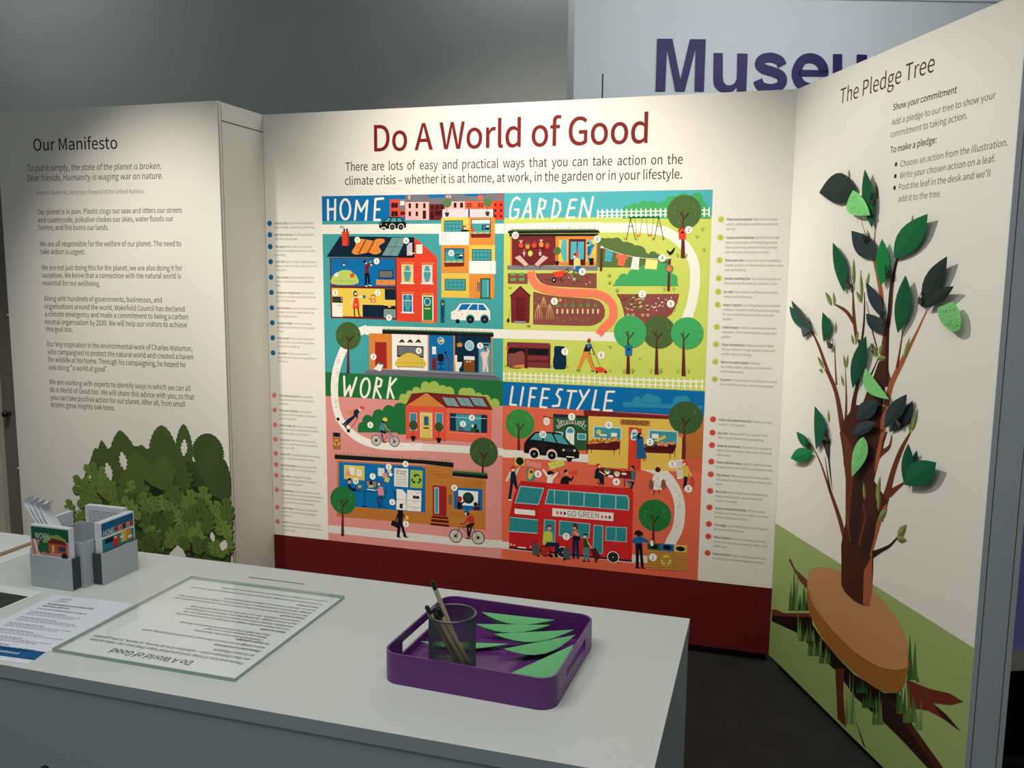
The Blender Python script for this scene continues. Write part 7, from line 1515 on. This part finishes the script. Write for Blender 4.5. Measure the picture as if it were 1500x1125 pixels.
# ------------------------------------------------------------------ papers and clipboard at the far left
box_ = empty('paper_sheet', (.44, -2.22, ZDESK), 0, label='large white sheet under the clipboard at the far left of the desk', cat='paper'); box('sheet', (0, 0, .0003), (.2205, .262, .0018), m_paper, box_)
cbd = empty('clipboard', (.38, -2.215, ZDESK+.0019), 0, label='thin tan clipboard lying on white paper at the far left of the desk', cat='clipboard'); box('board', (0, 0, .0002), (.240, .255, .0042), mat('tan_board', '#a58a64', 0.6, 0.2, noise=.08, nscale=40), cbd)
pp_ = empty('paper_sheet', (.375, -2.212, ZDESK+.0063), 0, label='white printed sheet lying on the tan clipboard', cat='paper'); box('sheet', (0, 0, .0002), (.236, .258, .0016), m_paper, pp_)
ik = Ink(Plane((0, 0, 0), (1, 0, 0), (0, 1, 0)), [], flat=True); use(ik); pr_ = random.Random(9)
for j in range(9): ik.poly([(.03, .03+j*.024), (.05+pr_.random()*.15, .03+j*.024), (.05+pr_.random()*.15, .0335+j*.024), (.03, .0335+j*.024)], '#9a9da0')
o_ = ik.build('printed_text', pp_); o_.location.z = .0017

# ------------------------------------------------------------------ grey card organiser with postcards
m_card = mat('grey_card', '#b9c0c2', 0.75, 0.1, noise=.03, nscale=60); m_cardd = mat('grey_card_edge', '#4b5054', 0.8, 0.1, noise=.04, nscale=60); m_cardw = mat('white_card', '#e3e6ea', 0.65, 0.1)
OX, OY = .8805, -2.1135
org = empty('leaflet_organiser', (OX, OY, ZDESK), 0, label='grey card organiser with a central cup and four pockets, on the left of the desk', cat='organiser')
cu0, cu1, cv0, cv1, ch_ = -.0605, .0605, -.0615, .0615, .095
bm = bmesh.new(); t_ = .0022
bx(bm, (cu0, cv0, .0), (cu1, cv1, .002))
for a, b in (((cu0, cv0), (cu1, cv0+t_)), ((cu0, cv1-t_), (cu1, cv1)), ((cu0, cv0+t_), (cu0+t_, cv1-t_)), ((cu1-t_, cv0+t_), (cu1, cv1-t_))): bx(bm, (*a, .002), (*b, ch_))
obj('cup', bm, m_card, org)
def pocket(ang, off, wd=.1035, dp=.0235, h=.067):
    """A shallow open pocket on one side of the cup."""
    bm = bmesh.new(); hw = wd/2
    for a, b, mi in (((-hw, -dp, 0), (hw, 0, .002), 0), ((-hw, -dp, .002), (hw, -dp+.0018, h), 0), ((-hw, -dp+.0018, .002), (-hw+.0018, 0, h), 1), ((hw-.0018, -dp+.0018, .002), (hw, 0, h), 1)): bx(bm, a, b, mi)
    for v in bm.verts: v.co = Matrix.Rotation(ang, 3, 'Z') @ (v.co+Vector((off, -.0618, 0)))
    bm.normal_update()
    obj('pocket', bm, [m_card, m_cardd], org)
pocket(0, 0); pocket(math.pi/2, .0125); pocket(math.pi, 0); pocket(-math.pi/2, 0)
def stack(name, loc, rz, w, h, n_, t, label, cat, tilt=0.0, group=None, gap=.0004):
    outp = None
    for i in range(n_):
        th = empty(name, loc, rz, cat=cat, group=group); th.location = tuple(Vector(loc)+Matrix.Rotation(rz, 3, 'Z') @ Vector((0, i*(t+gap), 0))); th['label'] = label[i]
        th.rotation_euler = (tilt, 0, rz)
        box('card', (0, 0, 0), (w, t, h), m_cardw, th)
        if i == 0: outp = th
    return outp
ZB_ = ZDESK+.0024
gpc = 'postcards in the organiser'
wc = stack('work_postcard', (.8305, -2.1968, ZB_), 0, .0985, .127, 3, .0035, ['front postcard headed WORK in the near pocket of the organiser', 'second postcard, just behind the WORK card in the near pocket', 'rearmost postcard of the stack in the near pocket'], 'postcard', -.01, gpc)
use(Ink(Plane((0, 0, 0), (1, 0, 0), (0, 0, 1)), [])); ik = INK; W1, H1 = .0985, .127
def rr(col, x0, y0, x1, y1): INK.poly([(x0, y0), (x1, y0), (x1, y1), (x0, y1)], col)
def disc(col, x, y, R_, k=18): INK.poly([(x+R_*math.cos(a), y+R_*math.sin(a)) for a in [2*math.pi*i/k for i in range(k)]], col)
rr('#245f3f', .0025, .098, .096, .124); rr('#d98e86', .0025, .056, .096, .098)
for x, y, R_ in ((.03, .088, .010), (.042, .092, .012), (.055, .098, .012), (.068, .1, .012), (.08, .097, .010)): disc('#8fae5a' if x > .04 else '#2a6a40', x, y, R_)
for x, y, R_ in ((.022, .078, .008), (.031, .083, .010), (.042, .082, .011)): disc('#2a6a40', x, y, R_)
rr('#c2563f', .045, .074, .090, .093); INK.poly([(.042, .093), (.055, .104), (.084, .1), (.093, .092)], '#7a2a26'); rr('#e0c274', .053, .074, .060, .089); rr('#2f4a5a', .070, .078, .087, .088); rr('#f1eae0', .0025, .060, .096, .066)
INK.poly([(.006, .098), (.012, .098), (.024, .066), (.016, .066)], '#f1eae0'); disc('#23262a', .084, .067, .008); rr('#5a3a36', .018, .070, .020, .086)
V, F = glyphs('WORK', 0.0, 2); put(V, F, np.array([.012, .1005]), np.array([1, 0]), np.array([0, 1]), .0165, .0115/CAP, '#f4f1e6')
ik.build('printed_picture', wc)
hc = stack('home_postcard', (.9608, -2.146, ZB_), math.pi/2, .097, .127, 4, .0034, ['front postcard headed HOME in the right-hand pocket of the organiser', 'second postcard, just behind the HOME card in the right-hand pocket', 'third postcard from the front in the right-hand pocket', 'rearmost postcard of the stack in the right-hand pocket'], 'postcard', -.01, gpc)
use(Ink(Plane((0, 0, 0), (1, 0, 0), (0, 0, 1)), [])); ik = INK
rr('#16638f', .0025, .100, .0945, .1245); rr('#3f8a90', .0025, .056, .0945, .100); rr('#f1ece2', .0025, .092, .0945, .096)
for i, cc in enumerate(('#c8503c', '#e0a098', '#7a2a2a', '#e0a098', '#c8503c')): rr(cc, .040+i*.011, .098, .050+i*.011, .108); rr('#6a666e', .040+i*.011, .108, .050+i*.011, .112); rr('#2a1818', .043+i*.011, .101, .047+i*.011, .104)
rr('#16283a', .010, .080, .034, .090); rr('#c8402e', .034, .066, .050, .088); rr('#2a7fa8', .012, .068, .033, .079); rr('#dfc058', .056, .070, .072, .094); rr('#d98e40', .072, .070, .086, .094); rr('#f6f2e8', .054, .080, .064, .084); rr('#f6f2e8', .076, .074, .088, .079); rr('#f6f2e8', .038, .084, .044, .088); rr('#14282e', .010, .058, .030, .064); rr('#f0ece0', .060, .058, .078, .064)
V, F = glyphs('HOME', 0.0, 2); put(V, F, np.array([.006, .0975]), np.array([1, 0]), np.array([0, 1]), .0150, .0115/CAP, '#f4f1e6')
ik.build('printed_picture', hc)
bc = stack('text_card', (.829, -2.0485, ZB_), 0, .099, .128, 3, .0045, ['front card of small grey print in the back pocket of the organiser', 'middle card of the three in the back pocket', 'rearmost card in the back pocket against the oak bush'], 'card', -.02, 'text cards in the organiser')
use(Ink(Plane((0, 0, 0), (1, 0, 0), (0, 0, 1)), [])); ik = INK; r9 = random.Random(5)
for i in range(12):
    y = .060+i*.0050; x = .010
    while x < .088: w1 = r9.uniform(.003, .009); rr('#8d9199', x, y, min(x+w1, .09), y+.002); x += w1+.002
ik.build('printed_text', bc)
lc = stack('text_card', (.8005, -2.062, ZB_), -math.pi/2, .1, .118, 2, .004, ['blue-grey card standing in the left pocket of the organiser', 'inner card of the two in the left pocket of the organiser'], 'card', -.02, 'text cards in the organiser')
# curled leaflets fanned out of the cup
for i, (dx, dy, lab) in enumerate(((0, 0, 'leftmost of the curl-topped white leaflets fanned out of the organiser'), (.010, .002, 'second from the left of the curl-topped white leaflets'), (.020, .004, 'third from the left of the curl-topped white leaflets'), (.031, .006, 'rightmost of the curl-topped white leaflets fanned out of the organiser'))):
    Pth = [(.905, .004), (.880, .038), (.855, .072), (.825, .110), (.803, .138), (.791, .155), (.786, .166), (.788, .174), (.795, .178)]
    th = empty('curled_leaflet', (.905+dx*.4, -2.168+dy, ZB_), 0, label=lab, cat='leaflet', group='curl-topped leaflets in the organiser')
    rows = []
    for j, (x, z) in enumerate(Pth):
        x = x-.905+dx*(j/8)*1.0; wd = .026 if j < 6 else .024-(j-6)*.004
        rows.append([(x+q*.002, .004+q*wd, z-.004-.006*abs(q-.5)*(j > 5)-i*.003*(j/8)) for q in (0, .25, .5, .75, 1)])
    obj('sheet', paper_mesh(rows, .0016, (.78, 0, .62)), m_cardw, th)
q0 = BACK.uv(86, 741, 2.06)
wcrd = empty('text_card', (q0[0]+.044, -2.060, ZB_), 0, label='narrow white card standing between the curled leaflets and the back cards', cat='card', group='text cards in the organiser'); wcrd.rotation_euler = (0, -.3, 0)
box('card', (0, 0, .0), (.018, .0012, .122), m_cardw, wcrd)
